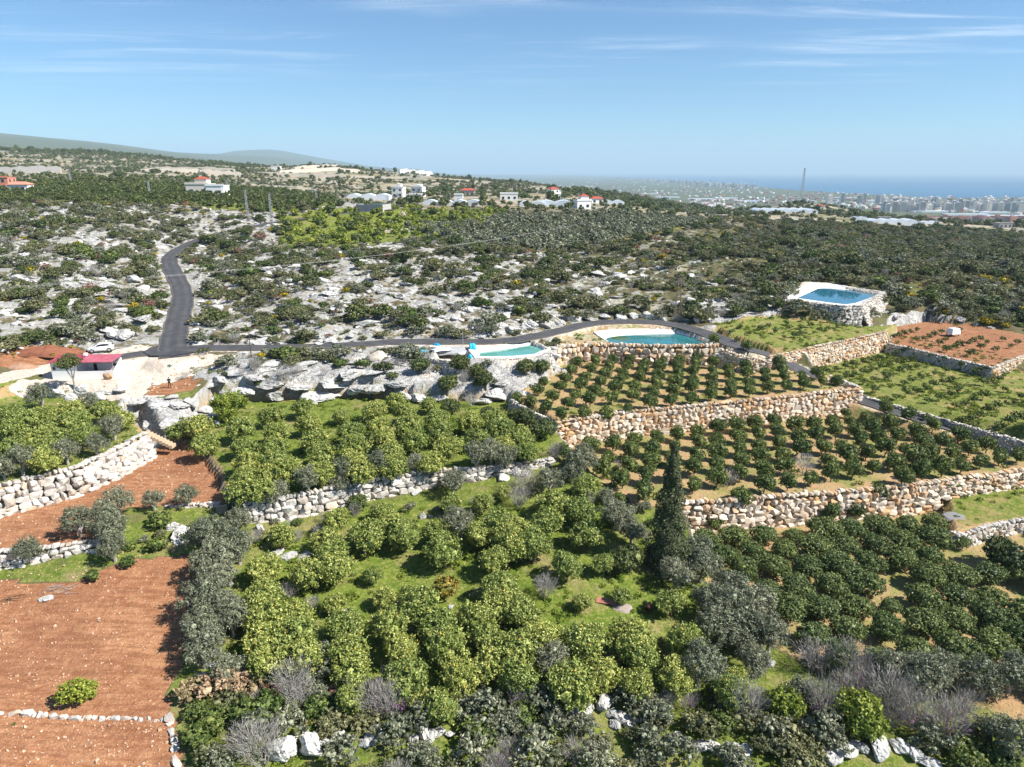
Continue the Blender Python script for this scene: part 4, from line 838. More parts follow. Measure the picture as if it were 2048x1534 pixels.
grove("d:1050,720,1 1270,820,1.1 1450,690,.9 1750,800,1.15 1960,760,1.1 1150,660,.8 280,870,.75 1950,1280,1", 'olive', 'olive_tree', 2.0, 0.98, 'silver-grey olive tree', 'in the bottom right corner', 'tree', 'olive trees in the bottom right corner', 1)
grove("3:110,220,.9 250,300,.9 20,180,.8|2:1850,150,.6 1540,100,.8|6:1310,905,.95 1620,890,.95 1770,960,.85 1530,1060,1.0 1840,1020,.8|7:110,920,1.0 230,910,.95|4:700,920,.9|3:950,1330,1.0|4:1830,1290,1.0 1950,1350,1.1|d:1640,30,.1", 'dark', 'evergreen_tree', 1.8, 0.95, 'dark glossy evergreen tree', 'scattered by walls and rocks', 'tree', 'dark evergreen trees by walls and rocks', 3)
grove("1:1270,1030 1250,1220,.8 1020,1340,.5 740,1450,.5|a:1720,1130,.8 1940,1100,1 90,1100,.1|b:90,1050 480,1030,.9 1020,640,.1|d:1850,1430,.9 1700,1460,.8|c:110,1100,1|2:820,900,.9", 'mgreen', 'green_shrub', 0.9, 1.2, 'leafy green shrub', 'in the foreground', 'shrub', 'leafy green shrubs in the foreground', 2)
grove("b:240,1160 540,680,1 1330,1110,1.1 1100,1230,1 690,1400,1.1 1700,1060,1.1 1850,1080,1.1 2000,1180,1 1720,1390,1.1 1290,1410,1 400,830,.9|c:950,930,1.1 1080,980,1 250,950,1.1 60,1200,1 180,1420,1.2 350,1120,.9 560,1190,.8 1150,1310,1 1360,1370,1 660,1430,1.1 1750,1430,1 1130,1100,1|d:440,1180,1.1 560,1290,.8 60,1200,1 1330,1290,1 1450,850,.8|a:1800,1420,.9", 'mgrey', 'grey_shrub', 0.95, 1.25, 'grey-green shrub', 'along the bottom edge', 'shrub', 'grey shrubs along the bottom edge', 3)
grove("c:1500,1180,1.1 1200,1120,.9 1000,1230,.8|b:640,1130,.9 560,1180,.8 880,1160,.9|d:130,1180,1 200,1420,1 330,1400,.9|c:1880,1120,1.1", 'maquis', 'olive_green_shrub', 0.9, 1.2, 'olive-green broom-like shrub', 'along the bottom edge', 'shrub', 'olive-green shrubs along the bottom edge', 1)
grove("b:290,880,1.2 330,960,1 40,1420,1.1 270,90,.7 450,180,.5|c:270,90,.8 1950,720,1 1880,1050,1.1 800,640,.6|d:360,660,1.2 950,980,1.2 1080,1010,1|3:110,760,1.2 60,880,1|a:1950,1330,.9|6:330,960,.8", 'twig', 'bare_shrub', 1.0, 1.05, 'leafless grey twiggy shrub', 'in the foreground', 'shrub', 'leafless twiggy shrubs', 2)
grove("b:950,1000,1 1080,1020,1.1|d:650,690,1.1 720,800,.8 1180,1120,1 1420,1180,1.1|c:520,1380,.7", 'judas', 'judas_tree', 1.2, 1.0, 'bare tree with faint purple blossom', 'along the bottom edge', 'tree', 'bare trees with purple blossom', 1)
grove("4:300,590,1|3:1740,680,.8 870,560,.5|6:230,990,1.0 1740,1130,.8|5:1470,960,.6|2:1720,60,.8", 'fig', 'bare_fig_tree', 1.4, 0.95, 'leafless pale fig tree', 'among orchards and rocks', 'tree', 'leafless fig trees', 1)
grove("a:1780,870,1.3 1550,920,1 1900,830,1.1|b:20,840,1.1", 'dry', 'dry_shrub', 0.6, 1.3, 'straw-brown dried shrub', 'beside the near red field', 'shrub', 'dried brown shrubs', 1)
grove("b:620,900,1 120,900,.9|5:1270,330,1|6:900,400,.9 960,430,.8 640,480,.8|c:830,680,.6|7:850,640,.8", 'rust', 'rust_shrub', 0.8, 1.0, 'rust-coloured leafless shrub', 'among green plants', 'shrub', 'rust-coloured shrubs', 1)
BOTTOM_ROCKS = '552,1510,2.6,.8 575,1500,2,.7 622,1500,2.2,.8 640,1488,1.6,.7 668,1480,1.7,.8 745,1480,1.4,.9 748,1465,1.2,1 730,1490,1,.7 828,1482,1.2,.7 848,1475,1.4,.8 865,1472,1.3,.8 880,1466,1.1,.8 900,1470,.9,.7 1095,1445,1.3,.6 1122,1430,1.3,.8 1148,1430,1.5,.7 1172,1428,1.4,.8 1205,1413,1.7,.8 1225,1428,1.2,.6 1243,1440,1.8,.5 1262,1452,1.2,.6 1230,1452,1.2,.6 1280,1440,1,.6 1352,1480,1.2,.8 1405,1498,1.6,.6 1428,1500,1.4,.6 1470,1498,1.6,.4 1490,1500,1.3,.4 1605,1452,1.3,.6 1640,1470,1.3,.5 1660,1520,2,.5 1690,1505,2,.6 1720,1500,1.6,.7 1760,1505,2.4,.7 1800,1498,1.8,.5 1830,1515,1.8,.5 1860,1530,1.8,.5 1540,1332,1,.8 1565,1395,1.2,.7'
for q_ in BOTTOM_ROCKS.split():
    a_ = [float(t) for t in q_.split(',')]; (x_, y_, z_0), = G([a_[0]], [a_[1]]); OCC.append((x_, y_, a_[2] * 1.0)); OCC.append((x_, y_ - 1.2, a_[2] * .9))
def thicket(poly, n, keys, label, seed, smin=0.55, smax=1.2, group=''):
    r_ = np.random.default_rng(seed); wp = gpoly(poly); c_ = sample(wp, 3.0, r_); it = []
    for a, b in c_:
        if len(it) >= n: break
        s = r_.uniform(smin, smax)
        if any((a - q[0]) ** 2 + (b - q[1]) ** 2 < (0.75 * (s + q[2]) * 1.1) ** 2 for q in it) or any((a - q[0]) ** 2 + (b - q[1]) ** 2 < (0.8 * q[2]) ** 2 for q in OCC): continue
        it.append((a, b, s))
    for i, (a, b, s) in enumerate(sorted(it, key=lambda q: q[0] / q[1])):
        k = keys[r_.integers(len(keys))]; nm = {'maquis': 'olive_green_shrub', 'mgrey': 'grey_shrub', 'mgreen': 'green_shrub', 'twig': 'bare_shrub', 'mdark': 'dark_shrub', 'judas': 'judas_tree', 'rust': 'rust_shrub'}[k]
        cw = {'maquis': 'olive-green', 'mgrey': 'grey-green', 'mgreen': 'leafy green', 'twig': 'leafless twiggy', 'mdark': 'dark green', 'judas': 'purple-flowering bare', 'rust': 'rust-brown'}[k]
        plant(k, nm, (a, b, float(hs(a, b)) - .08), s * (.8 if k in ('twig', 'judas') else 1), None, f'{cw} bush {label}, {ordn(i)} from left', 'bush', group, s * r_.uniform(.8, 1.15)); OCC.append((a, b, s))
thicket([(380,1400),(700,1385),(1100,1420),(1500,1385),(1760,1410),(1990,1420),(2048,1560),(400,1560)], 52, ['mgrey', 'maquis', 'maquis', 'mgreen', 'judas', 'mgreen', 'maquis', 'maquis', 'twig', 'mgrey'], 'in the thicket along the bottom edge', 71, group='bushes of the bottom thicket')
thicket([(470,1010),(520,1030),(700,1020),(900,1000),(1110,960),(1120,1000),(900,1030),(560,1100),(480,1080)], 26, ['mgrey', 'maquis', 'mgreen', 'twig'], 'at the foot of the white grove wall', 72, .35, .75, 'bushes at the foot of the grove wall')
thicket([(230,1110),(400,1080),(420,1180),(400,1340),(440,1350),(480,1100),(440,1050),(300,1060)], 22, ['mgrey', 'mgreen', 'maquis', 'mdark'], 'on the bank right of the red field', 73, .35, .8, 'bushes on the bank by the red field')
thicket([(1120,900),(1180,960),(1290,1020),(1330,1100),(1260,1130),(1150,1000),(1090,930)], 22, ['mgrey', 'mdark', 'mgreen', 'twig'], 'between the groves left of the cypress', 74, .45, .95, 'bushes left of the cypress')
thicket([(400,730),(560,715),(820,705),(1000,735),(1010,790),(800,790),(560,790),(430,800)], 34, ['mgrey', 'mdark', 'maquis', 'twig', 'mgreen'], 'on the outcrop above the upper lemon grove', 75, .4, 1.0, 'bushes on the outcrop')
# saplings on the green terraces
grove("8:60,610,.6 145,580 285,555 345,545,.8 475,560 55,650 270,615 340,600 410,635 480,625 555,605 600,600,.8 130,690,.8 210,680 270,660 310,745,.7 0,610|7:1750,650,.9 1830,610 1985,620 1800,715 1900,660,.8 1680,660,.8", 'sapling', 'citrus_sapling', 0.6, 1.0, 'small citrus sapling', 'upper green terrace', 'sapling', 'saplings of the upper green terrace', 3)
grove("8:470,890 815,805 925,775 690,835,.8 740,830,.8 960,845,1.1 1020,825 1085,810,1.1 1135,795 620,925,1.2 680,910 760,890 810,875 890,860 965,910,.9 1030,890,1.1 1085,875,1.1 1155,870 545,950 470,970,1.1 765,970,1.1 825,950 895,930,1.1 690,990 625,1010,1.1 940,1010,1.1 985,995 1055,965,1.2 1120,945,1.2 1190,935,1.1 770,1050 850,1030 1090,1055 1150,1040 1220,1010,1.1 1330,980,.8 1420,960,1.2 1300,840,.8 1370,885,.8 1430,865,1.2 855,1120,1.2 1100,1140,1.2 1190,1125,1.1 1260,1105,1.1 1325,1070,1.1 1400,1050,1.1 1470,1030 1590,1000,.8 1650,980,1.1 1720,960,1.1 1545,925,1.1 1590,895 1520,1120,1.2 1465,1150 1365,1180,.9 1730,1060,1.3 1800,1030,1.1 1850,1020 1890,1110,.9 2025,1170|4:850,10,1 1110,25 1190,10 1030,50,.8 950,70,.8 1290,80,.9 1360,60 1450,30 1140,140,.8 1265,220 1410,250,.8 1550,245,1.1 1620,220 1500,120 1570,105,.9 1645,80,1.2 1720,50,1.2 1760,160,1.2 1835,130,1.2 1695,190 1930,250,1.1 2000,215,1.2 1860,290 1880,370,1.1 1620,290 1780,320,.7 1910,100,.7 1980,90,.8",
      'sapling', 'citrus_sapling', 0.6, 1.05, 'young citrus bush', 'lower green terrace', 'sapling', 'young bushes of the lower green terrace', 7, 0.12, 0.8)
grove("8:1190,640 1140,655 1090,670 1010,690 1050,680 1390,655,1.1 1330,680 1290,690 1240,705 1190,720 1700,715,1.2 1640,730,1.1 1600,750,.9 1540,760,1.2 1500,775,1.1 1420,720 1370,745 1300,770,.8 1880,715 1750,740,.8 1700,780,1.1 1620,835,1.2 1940,770 2000,740 1820,800 1540,630,.7 1430,800,1.3", 'sapling', 'field_bush', 0.5, 1.05, 'low bush', 'between the furrows of the red terrace', 'bush', 'bushes on the red terrace', 4)

proto('bay', [('trunk', trunk_mesh('bay_trunk', 610, 2.4, 0.15, None, 4)), ('crown', crown('bay_crown', 611, 6.4, 5.2, 0.2, 4200, 0.14, F_LIME, 22, 0.74, (0.2, 0.4), core=0.4, shell=0.5))])
grove('1:1820,110', 'bay', 'leafy_tree', 2.6, 0.95, 'large bright leafy tree', 'at the back corner of the upper lemon grove', 'tree', None, 1)
proto('tall', [('trunk', trunk_mesh('tall_trunk', 600, 4.2, 0.14, GREYBARK, 4, 0.28)), ('crown', crown('tall_crown', 601, 4.0, 3.6, 2.3, 2200, 0.12, F_DARK, 14, 0.74, (0.2, 0.4), core=0.4, shell=0.5))])
(hx_, hy_, hz_), = G([150], [776]); plant('tall', 'evergreen_tree', (hx_, hy_, hz_), 1.05, 0.4, 'tall dark tree standing before the white wall of the hut', 'tree')
# the cypress
def cypress():
    (x, y, z), = G([1332], [1135]); zc = z; ztop_px = 900
    # height from the sight line to its tip
    Zd = y * CT - z * ST; hgt = 13.5
    rng = np.random.default_rng(5); n = 15000; t = rng.random(n) ** 1.35; ang = rng.uniform(0, 6.283, n)
    prof = lambda t: 2.35 * np.clip(1 - t, 0, 1) ** 0.72 * (0.86 + 0.14 * np.sin(t * 34 + 1)) * np.where(t > 0.62, 0.62 + 0.38 * (1 - (t - 0.62) / 0.38) ** 2 * 1.0, 1.0) + 0.12
    lob = 1 + 0.16 * np.sin(ang * 3 + t * 23) + 0.12 * np.sin(ang * 5 - t * 41)
    r = prof(t) * lob * (1 - 0.35 * rng.random(n) ** 2)
    p_ = np.stack([np.cos(ang) * r, np.sin(ang) * r, 0.35 + t * (hgt - 0.35)], -1)
    nn = np.stack([np.cos(ang), np.sin(ang), 0.5 + 0 * t], -1) + rng.normal(size=(n, 3)) * 0.55; nn /= np.linalg.norm(nn, axis=1)[:, None]
    V, Q = leafquads(p_, nn, 0.13, rng, 0.45)
    iv, fi = ICO[1]; cv = [iv * np.array([prof(np.array(t_)) * .62, prof(np.array(t_)) * .62, 1.3]) + np.array([0, 0, .5 + t_ * (hgt - 1.2)]) for t_ in np.linspace(0.02, 0.92, 11)]
    root = empty('cypress_tree', (x, y, z), label='tall dark pointed cypress standing above the belt of olive trees', cat='tree')
    Fq = Q.tolist(); b_ = len(V)
    for q_ in cv: Fq += [tuple(b_ + j for j in f_) for f_ in fi]; b_ += len(q_)
    obj('crown', mesh('cypress_crown', np.concatenate([V] + cv), Fq, F_CYP), root)
    mb = MB(); mb.bar((0, 0, -0.3), (0, 0, 6), 0.26, 0.15, 8); mb.bar((0, 0, 6), (0, 0, hgt - 0.6), 0.15, 0.03, 6); obj('trunk', mb.mesh('cypress_trunk', BARK), root)
    OCC.append((x, y, 2.4)); return root
cypress()

# ------------------------------------------------------------------ scattered cover
def gn_scatter(name, meshes, pos, scl, rot, ind, label, cat, kind='stuff'):
    """Countless small growth or rubble: one object whose points carry instances."""
    coll = bpy.data.collections.new(name + '_kinds')
    for i, me in enumerate(meshes):
        o = bpy.data.objects.new('%s_kind_%02d' % (name, i), me); coll.objects.link(o)
    me = bpy.data.meshes.new(name); pos = np.asarray(pos, np.float32)
    me.vertices.add(len(pos)); me.vertices.foreach_set('co', pos.ravel())
    for nm, ty, ar in (('scl', 'FLOAT_VECTOR', scl), ('rot', 'FLOAT_VECTOR', rot)):
        a = me.attributes.new(nm, ty, 'POINT'); a.data.foreach_set('vector', np.asarray(ar, np.float32).ravel())
    a = me.attributes.new('kind_index', 'INT', 'POINT'); a.data.foreach_set('value', np.asarray(ind, np.int32))
    o = obj(name, me); ng = bpy.data.node_groups.new(name, 'GeometryNodeTree')
    ng.interface.new_socket('Geometry', in_out='INPUT', socket_type='NodeSocketGeometry'); ng.interface.new_socket('Geometry', in_out='OUTPUT', socket_type='NodeSocketGeometry')
    N = ng.nodes.new; gi, go = N('NodeGroupInput'), N('NodeGroupOutput'); ip = N('GeometryNodeInstanceOnPoints'); ci = N('GeometryNodeCollectionInfo')
    ci.inputs['Collection'].default_value = coll; ci.inputs['Separate Children'].default_value = True; ci.inputs['Reset Children'].default_value = True
    def na(nm, ty):
        q = N('GeometryNodeInputNamedAttribute'); q.data_type = ty; q.inputs['Name'].default_value = nm; return q.outputs['Attribute']
    ip.inputs['Pick Instance'].default_value = True; K = ng.links.new
    K(gi.outputs[0], ip.inputs['Points']); K(ci.outputs[0], ip.inputs['Instance']); K(na('kind_index', 'INT'), ip.inputs['Instance Index'])
    er = N('FunctionNodeEulerToRotation'); K(na('rot', 'FLOAT_VECTOR'), er.inputs[0]); K(er.outputs[0], ip.inputs['Rotation']); K(na('scl', 'FLOAT_VECTOR'), ip.inputs['Scale']); K(ip.outputs[0], go.inputs[0])
    md = o.modifiers.new('scatter', 'NODES'); md.node_group = ng
    return tag(o, label, cat, kind=kind)
def fm(*keys): return [p[0][1] for k in keys for p in PROTO[k]]
def keepout(x, y, rad=0.8, terr_=True):
    ok = np.ones(len(x), bool)
    d = np.full(len(x), 1e9)
    for k, (ln, hw) in LINES.items(): d = np.minimum(d, pdist([(p[0], p[1]) for p in ln], x, y)[0] - hw)
    ok &= d > rad + 0.25
    if terr_:
        for k, (poly, z) in T.items(): ok &= ~pin(poly, x, y)
    for pl_ in NOGO: ok &= ~pin(pl_, x, y)
    return ok
NOGO = [gpoly([(40,765),(225,690),(300,684),(330,705),(480,708),(400,770),(300,800),(100,800)]), gpoly([(160,700),(240,690),(240,705),(160,715)]),
        gpoly([(1186,664),(1210,655),(1366,655),(1440,690),(1200,690)])]
rg = np.random.default_rng(99)
# scrub on the rocky hillside
HILL = [tuple(C(-220, 112, -30)[:2]), tuple(C(400, 104, -31)[:2]), tuple(C(1120, 118, -30)[:2]), tuple(C(1450, 130, -30)[:2]), tuple(C(1850, 152, -31)[:2]), tuple(C(2270, 140, -32)[:2]), tuple(C(2270, 520, -40)[:2]), tuple(C(1500, 430, -28)[:2]), tuple(C(1150, 300, -26)[:2]), tuple(C(700, 310, -20)[:2]), tuple(C(-220, 300, -14)[:2])]
xy = sample(HILL, 0.15, rg); x, y = xy[:, 0], xy[:, 1]; u = x / y
dens = 0.51 - 0.12 * sm(-0.1, 0.15, u) + 0.50 * sm(0.28, 0.46, u) + 0.05 * sm(190, 250, y)
cl = fbm(x / 9, y / 9, 3, 41); keep = (cl + rg.uniform(-0.12, 0.12, len(x)) > 0.735 - 0.52 * dens) & keepout(x, y, 0.9)
for pl_ in GP.values(): keep &= ~pin(pl_, x, y)
x, y, u = x[keep], y[keep], u[keep]; z = hs(x, y) - 0.12
kinds = rg.choice(['maquis', 'mdark', 'mgrey', 'mgreen', 'broom', 'twig', 'rust'], len(x), p=[.44, .13, .21, .06, .075, .06, .025])
sz_ = np.clip(rg.lognormal(0.08, 0.42, len(x)), 0.4, 2.4) * (1 + 0.15 * sm(0.2, 0.5, u))
sz_ = np.where(kinds == 'broom', sz_ * 0.95, sz_); sz_ = np.where(kinds == 'twig', np.minimum(sz_ * 0.62, 0.9), sz_)
# the 300 that show largest are single shrubs, the rest one cover
app = sz_ / y; order = np.argsort(-app); sel = order[:290]; rest = order[290:]
NMS = {'maquis': ('olive_brown_shrub', 'olive-brown wild shrub'), 'mdark': ('dark_shrub', 'dark green wild shrub'), 'mgrey': ('grey_green_shrub', 'grey-green wild shrub'), 'mgreen': ('green_wild_shrub', 'leafy green wild shrub'), 'broom': ('broom_shrub', 'yellow-flowering broom shrub'), 'twig': ('bare_wild_shrub', 'leafless grey wild shrub'), 'rust': ('rusty_wild_shrub', 'rust-brown wild shrub')}
cnt_ = {}
for i in sorted(sel, key=lambda i: u[i]):
    nm, lb = NMS[kinds[i]]
    wh = 'left of the winding road' if u[i] < -0.46 else 'on white rocks above the lane' if u[i] < 0.12 else 'on the slope behind the reservoirs' if u[i] < 0.42 else 'in the dense scrub beyond the red terrace'
    k = cnt_[(lb, wh)] = cnt_.get((lb, wh), 0) + 1
    plant(kinds[i], nm, (x[i], y[i], z[i]), float(sz_[i]), None, f'{lb} {wh}, {ordn(k - 1)} from left', 'shrub', 'wild shrubs on the rocky hillside', float(sz_[i] * rg.uniform(0.65, 1.05)))
allk = ['maquis', 'mdark', 'mgrey', 'mgreen', 'broom', 'twig', 'rust']; off = {}; ml = []
for k in allk: off[k] = (len(ml), len(PROTO[k])); ml += fm(k)
ind = np.array([off[k][0] + rg.integers(off[k][1]) for k in kinds[rest]])
gn_scatter('scrub_cover', ml, np.stack([x, y, z], -1)[rest], np.stack([sz_, sz_, sz_ * rg.uniform(0.65, 1.05, len(sz_))], -1)[rest], np.stack([0 * x, 0 * x, rg.uniform(0, 6.28, len(x))], -1)[rest], ind, 'low wild scrub covering the rocky hillside', 'scrub')
xy = sample(HILL, 0.22, rg); x, y = xy[:, 0], xy[:, 1]; k = (fbm(x / 5, y / 5, 3, 45) + rg.uniform(-.15, .15, len(x)) > 0.50) & keepout(x, y, 0.3) & (y < 320)
for pl_ in GP.values(): k &= ~pin(pl_, x, y)
x, y = x[k], y[k]; s = np.clip(rg.lognormal(-1.15, 0.4, len(x)), 0.15, 0.7); ml2 = fm('maquis', 'mgrey', 'mgreen', 'rust')
gn_scatter('dwarf_scrub', ml2, np.stack([x, y, hs(x, y) - .05], -1), np.stack([s * 1.3, s * 1.3, s * .8], -1), np.stack([0 * x, 0 * x, rg.uniform(0, 6.28, len(x))], -1), rg.integers(0, len(ml2), len(x)), 'dwarf shrubs in the cracks of the rocky hillside', 'scrub')
# karst rubble between the shrubs
xy = sample(HILL, 0.45, rg); x, y = xy[:, 0], xy[:, 1]; u = x / y
kz = fbm(x / 7, y / 7, 4, 11); keep = (rg.random(len(x)) < (0.75 - 0.45 * sm(0.0, 0.25, u) - 0.2 * sm(0.3, 0.5, u)) * sm(0.35, 0.6, np.abs(kz - 0.5) * 5)) & keepout(x, y, 0.3) & (y < 300)
for k_, pl_ in GP.items(): keep &= ~pin(pl_, x, y)
x, y = x[keep], y[keep]; s = np.clip(rg.lognormal(-0.25, 0.5, len(x)), 0.25, 2.6)
gn_scatter('limestone_rubble', STONES[KARST.name], np.stack([x, y, hs(x, y) + s * 0.05], -1), np.stack([s * rg.uniform(0.9, 1.7, len(s)), s * rg.uniform(0.8, 1.3, len(s)), s * rg.uniform(0.35, 0.7, len(s))], -1),
           np.stack([rg.uniform(-.3, .3, len(s)), rg.uniform(-.3, .3, len(s)), rg.uniform(0, 6.28, len(s))], -1), rg.integers(0, 12, len(s)), 'loose grey limestone rubble strewn over the hillside', 'rubble')
# pebbles in the ploughed fields
pp = []
for poly in (lin([(-150,1165),(150,1165),(260,1125),(380,1115),(360,1330),(320,1400),(-150,1410)], -38.55), lin([(-150,1425),(335,1425),(345,1600),(-250,1600)], -38.7), T['red_mid'][0], T['red_right'][0]):
    pp.append(sample(poly, 3.0 if len(pp) != 1 else 9.0, rg))
xy = np.concatenate(pp); x, y = xy[:, 0], xy[:, 1]; s = np.clip(rg.lognormal(-2.45, 0.5, len(x)), 0.04, 0.42)
PEB = [hull_mesh('pebble', 400 + k, stone_mat('field_stone', (0.62, 0.45, 0.32), (0.55, 0.30, 0.15), (0.42, 0.27, 0.17), 0.5) if k == 0 else MATS['field_stone'], 12) for k in range(5)]
cp_ = sample(gpoly([(40,770),(240,765),(330,706),(470,712),(385,745),(390,775),(235,800),(100,795)]), 1.6, rg); x = np.r_[x, cp_[:, 0]]; y = np.r_[y, cp_[:, 1]]; s = np.r_[s, np.clip(rg.lognormal(-1.9, .5, len(cp_)), .06, .5)]
gn_scatter('field_pebbles', PEB, np.stack([x, y, hs(x, y) + s * 0.1], -1), np.stack([s * 1.3, s, s * 0.7], -1), rg.uniform(0, 6.28, (len(x), 3)), rg.integers(0, 5, len(x)), 'small stones strewn over the red ploughed soil', 'pebbles')
# weeds and grass tufts
pp = []
for nm, d_ in (('lemon_low_left', 0.8), ('green_low', 1.0), ('green_high', 1.0), ('lemon_left', 0.5), ('middle', 0.22), ('upper', 0.2), ('ledge', 0.5), ('low_right', 0.06)): pp.append(sample(T[nm][0], d_, rg))
pp.append(sample(gpoly([(380,1110),(500,1050),(900,1010),(1110,980),(1330,1110),(1540,1330),(1700,1400),(2000,1534),(400,1534),(400,1350)]), 1.1, rg))
pp.append(sample(HILL, 0.10, rg))
xy = np.concatenate(pp); x, y = xy[:, 0], xy[:, 1]; k = (fbm(x / 4, y / 4, 3, 77) + rg.uniform(-.15, .15, len(x)) > 0.47)
dd = np.full(len(x), 1e9)
for kk, (ln, hw) in LINES.items(): dd = np.minimum(dd, pdist([(p[0], p[1]) for p in ln], x, y)[0] - hw)
k &= dd > 0.5
x, y = x[k], y[k]; s = np.clip(rg.lognormal(-0.2, 0.4, len(x)), 0.3, 1.7)
gn_scatter('grass_tufts', fm('weed'), np.stack([x, y, hs(x, y) - 0.03], -1), np.stack([s, s, s * rg.uniform(0.4, 1.0, len(s))], -1), np.stack([0 * x, 0 * x, rg.uniform(0, 6.28, len(x))], -1), rg.integers(0, 3, len(x)), 'short fresh grass and weeds under the trees', 'grass')
# orchards further off: the trees that show largest stand singly
def far_grove(poly, key, name, what, cat, group, sx, sy, rot, size, nind, jit=0.5, cover='grove_cover', clabel=''):
    q = np.array(poly); lo, hi = q.min(0) - 40, q.max(0) + 40; cx, cy = (lo + hi) / 2; R_ = np.hypot(*(hi - lo)) / 2
    a, b = np.meshgrid(np.arange(-R_, R_, sx), np.arange(-R_, R_, sy)); a = a.ravel() + rg.uniform(-jit, jit, a.size); b = b.ravel() + rg.uniform(-jit, jit, b.size)
    x = cx + a * math.cos(rot) - b * math.sin(rot); y = cy + a * math.sin(rot) + b * math.cos(rot); k = pin(poly, x, y) & keepout(x, y, 0.6)
    x, y = x[k], y[k]; s = size * rg.uniform(0.75, 1.25, len(x)); z = hs(x, y) - 0.15; od = np.argsort(-s / y); sel, rest = od[:nind], od[nind:]
    row = sorted(sel, key=lambda i: x[i] / y[i])
    for c_, i in enumerate(row): plant(key, name, (x[i], y[i], z[i]), float(s[i]), None, f'{what}, {ordn(c_)} counted from the left', cat, group, float(s[i] * rg.uniform(0.85, 1.15)))
    if len(rest): gn_scatter(cover, fm(key), np.stack([x, y, z], -1)[rest], np.stack([s] * 3, -1)[rest], np.stack([0 * x, 0 * x, rg.uniform(0, 6.28, len(x))], -1)[rest], rg.integers(0, len(PROTO[key]), len(rest)), clabel, 'grove')
far_grove(GP['olive'], 'far_olive', 'grove_olive_tree', 'silvery olive tree of the grove behind the scrub', 'tree', 'olive trees of the middle-distance grove', 3.9, 3.9, 0.4, 1.08, 290, 0.5, 'olive_grove_cover', 'dense silvery olive grove in the middle distance')
far_grove(GP['citrus_left'], 'far_citrus', 'grove_citrus_tree', 'green citrus tree of the orchard below the white house', 'tree', 'citrus trees below the white house', 4.0, 3.6, 0.15, 1.05, 200, 0.4, 'citrus_grove_cover', 'dense dark citrus orchard round the white house')
far_grove(GP['green'], 'far_lime', 'bright_grove_tree', 'bright green tree between the road and the olive grove', 'tree', 'bright trees between road and olive grove', 5.6, 5.6, 0.7, 1.0, 200, 2.4, 'bright_grove_cover', 'bright mixed trees')
far_grove(GP['green'], 'far_dark', 'dark_grove_tree', 'dark tree standing among bright green trees beyond the scrub', 'tree', 'dark trees among the bright grove', 13, 13, 0.2, 0.95, 60, 5.0, 'dark_grove_cover', 'dark mixed trees')

# the groves go on beyond the right edge of the picture
xe = np.concatenate([sample([C(2075, 44, -40)[:2], C(2560, 44, -40)[:2], C(2560, 74, -40)[:2], C(2075, 72, -40)[:2]], 0.07, rg), sample([C(2075, 78, -36)[:2], C(2500, 78, -36)[:2], C(2400, 118, -35)[:2], C(2085, 112, -35)[:2]], 0.07, rg)])
se = rg.uniform(.75, 1.05, len(xe)); me_ = [PROTO['orange'][0][1][1], PROTO['orange'][2][1][1], PROTO['olive'][1][1][1]]
gn_scatter('neighbour_grove', me_, np.stack([xe[:, 0], xe[:, 1], hs(xe[:, 0], xe[:, 1]) - .05], -1), np.stack([se] * 3, -1), np.stack([0 * se, 0 * se, rg.uniform(0, 6.28, len(se))], -1), rg.integers(0, 3, len(se)), 'dense dark grove continuing at the right picture edge', 'grove')
# ------------------------------------------------------------------ rocks
def rock_mesh(name, seed, mat, sub=4, amp=0.30):
    bm = bmesh.new(); bmesh.ops.create_icosphere(bm, subdivisions=sub, radius=0.5); r = np.random.default_rng(seed)
    v = np.array([q.co[:] for q in bm.verts])
    pl = r.normal(size=(16, 3)); pl /= np.linalg.norm(pl, axis=1)[:, None]; off = r.uniform(0.20, 0.40, 16)
    for p_, o_ in zip(pl, off):                    # split faces as fractured limestone has
        d = v @ p_; v = v - np.where(d > o_, d - o_, 0)[:, None] * p_ * 0.92
    nz_ = lambda f_, k: fbm(v[:, 0] * f_ + v[:, 2] * f_ * .8 + seed, v[:, 1] * f_ - v[:, 2] * f_ * .6, 3, seed + k)
    f = nz_(3.5, 1) - 0.5; g = np.abs(nz_(7.0, 2) - 0.5)
    v = v * (1 + amp * 1.5 * f[:, None] - 0.55 * sm(0.07, 0.0, g)[:, None] * 0.35 + 0.12 * (nz_(16, 3) - .5)[:, None])
    for q, c_ in zip(bm.verts, v): q.co = c_
    me = bpy.data.meshes.new(name); bm.to_mesh(me); bm.free(); me.materials.append(mat); return me
ROCKS = [rock_mesh('boulder', 500 + k, KARST) for k in range(7)]
def boulders(txt, what, group, name='boulder', names=True):
    it = []
    for q in txt.split():
        a = [float(t) for t in q.split(',')]; it.append(a)
    for i, a in enumerate(sorted(it)):
        (x, y, z), = G([a[0]], [a[1]]); s = a[2]; fl = a[3] if len(a) > 3 else 0.6; lift_ = 0.22 if y < 50 else 0.06
        o = obj(name, ROCKS[i % 7], None, (x, y, z + s * fl * lift_)); o.scale = (s * RNG.uniform(1.0, 1.35), s * RNG.uniform(0.8, 1.1), s * fl * (0.72 if 95 < y < 125 and abs(x) < 60 else 1)); o.rotation_euler = (RNG.uniform(-.15, .15), RNG.uniform(-.15, .15), RNG.uniform(0, 6.28))
        tag(o, f'{what}, {ordn(i)} from the left', 'boulder', group)
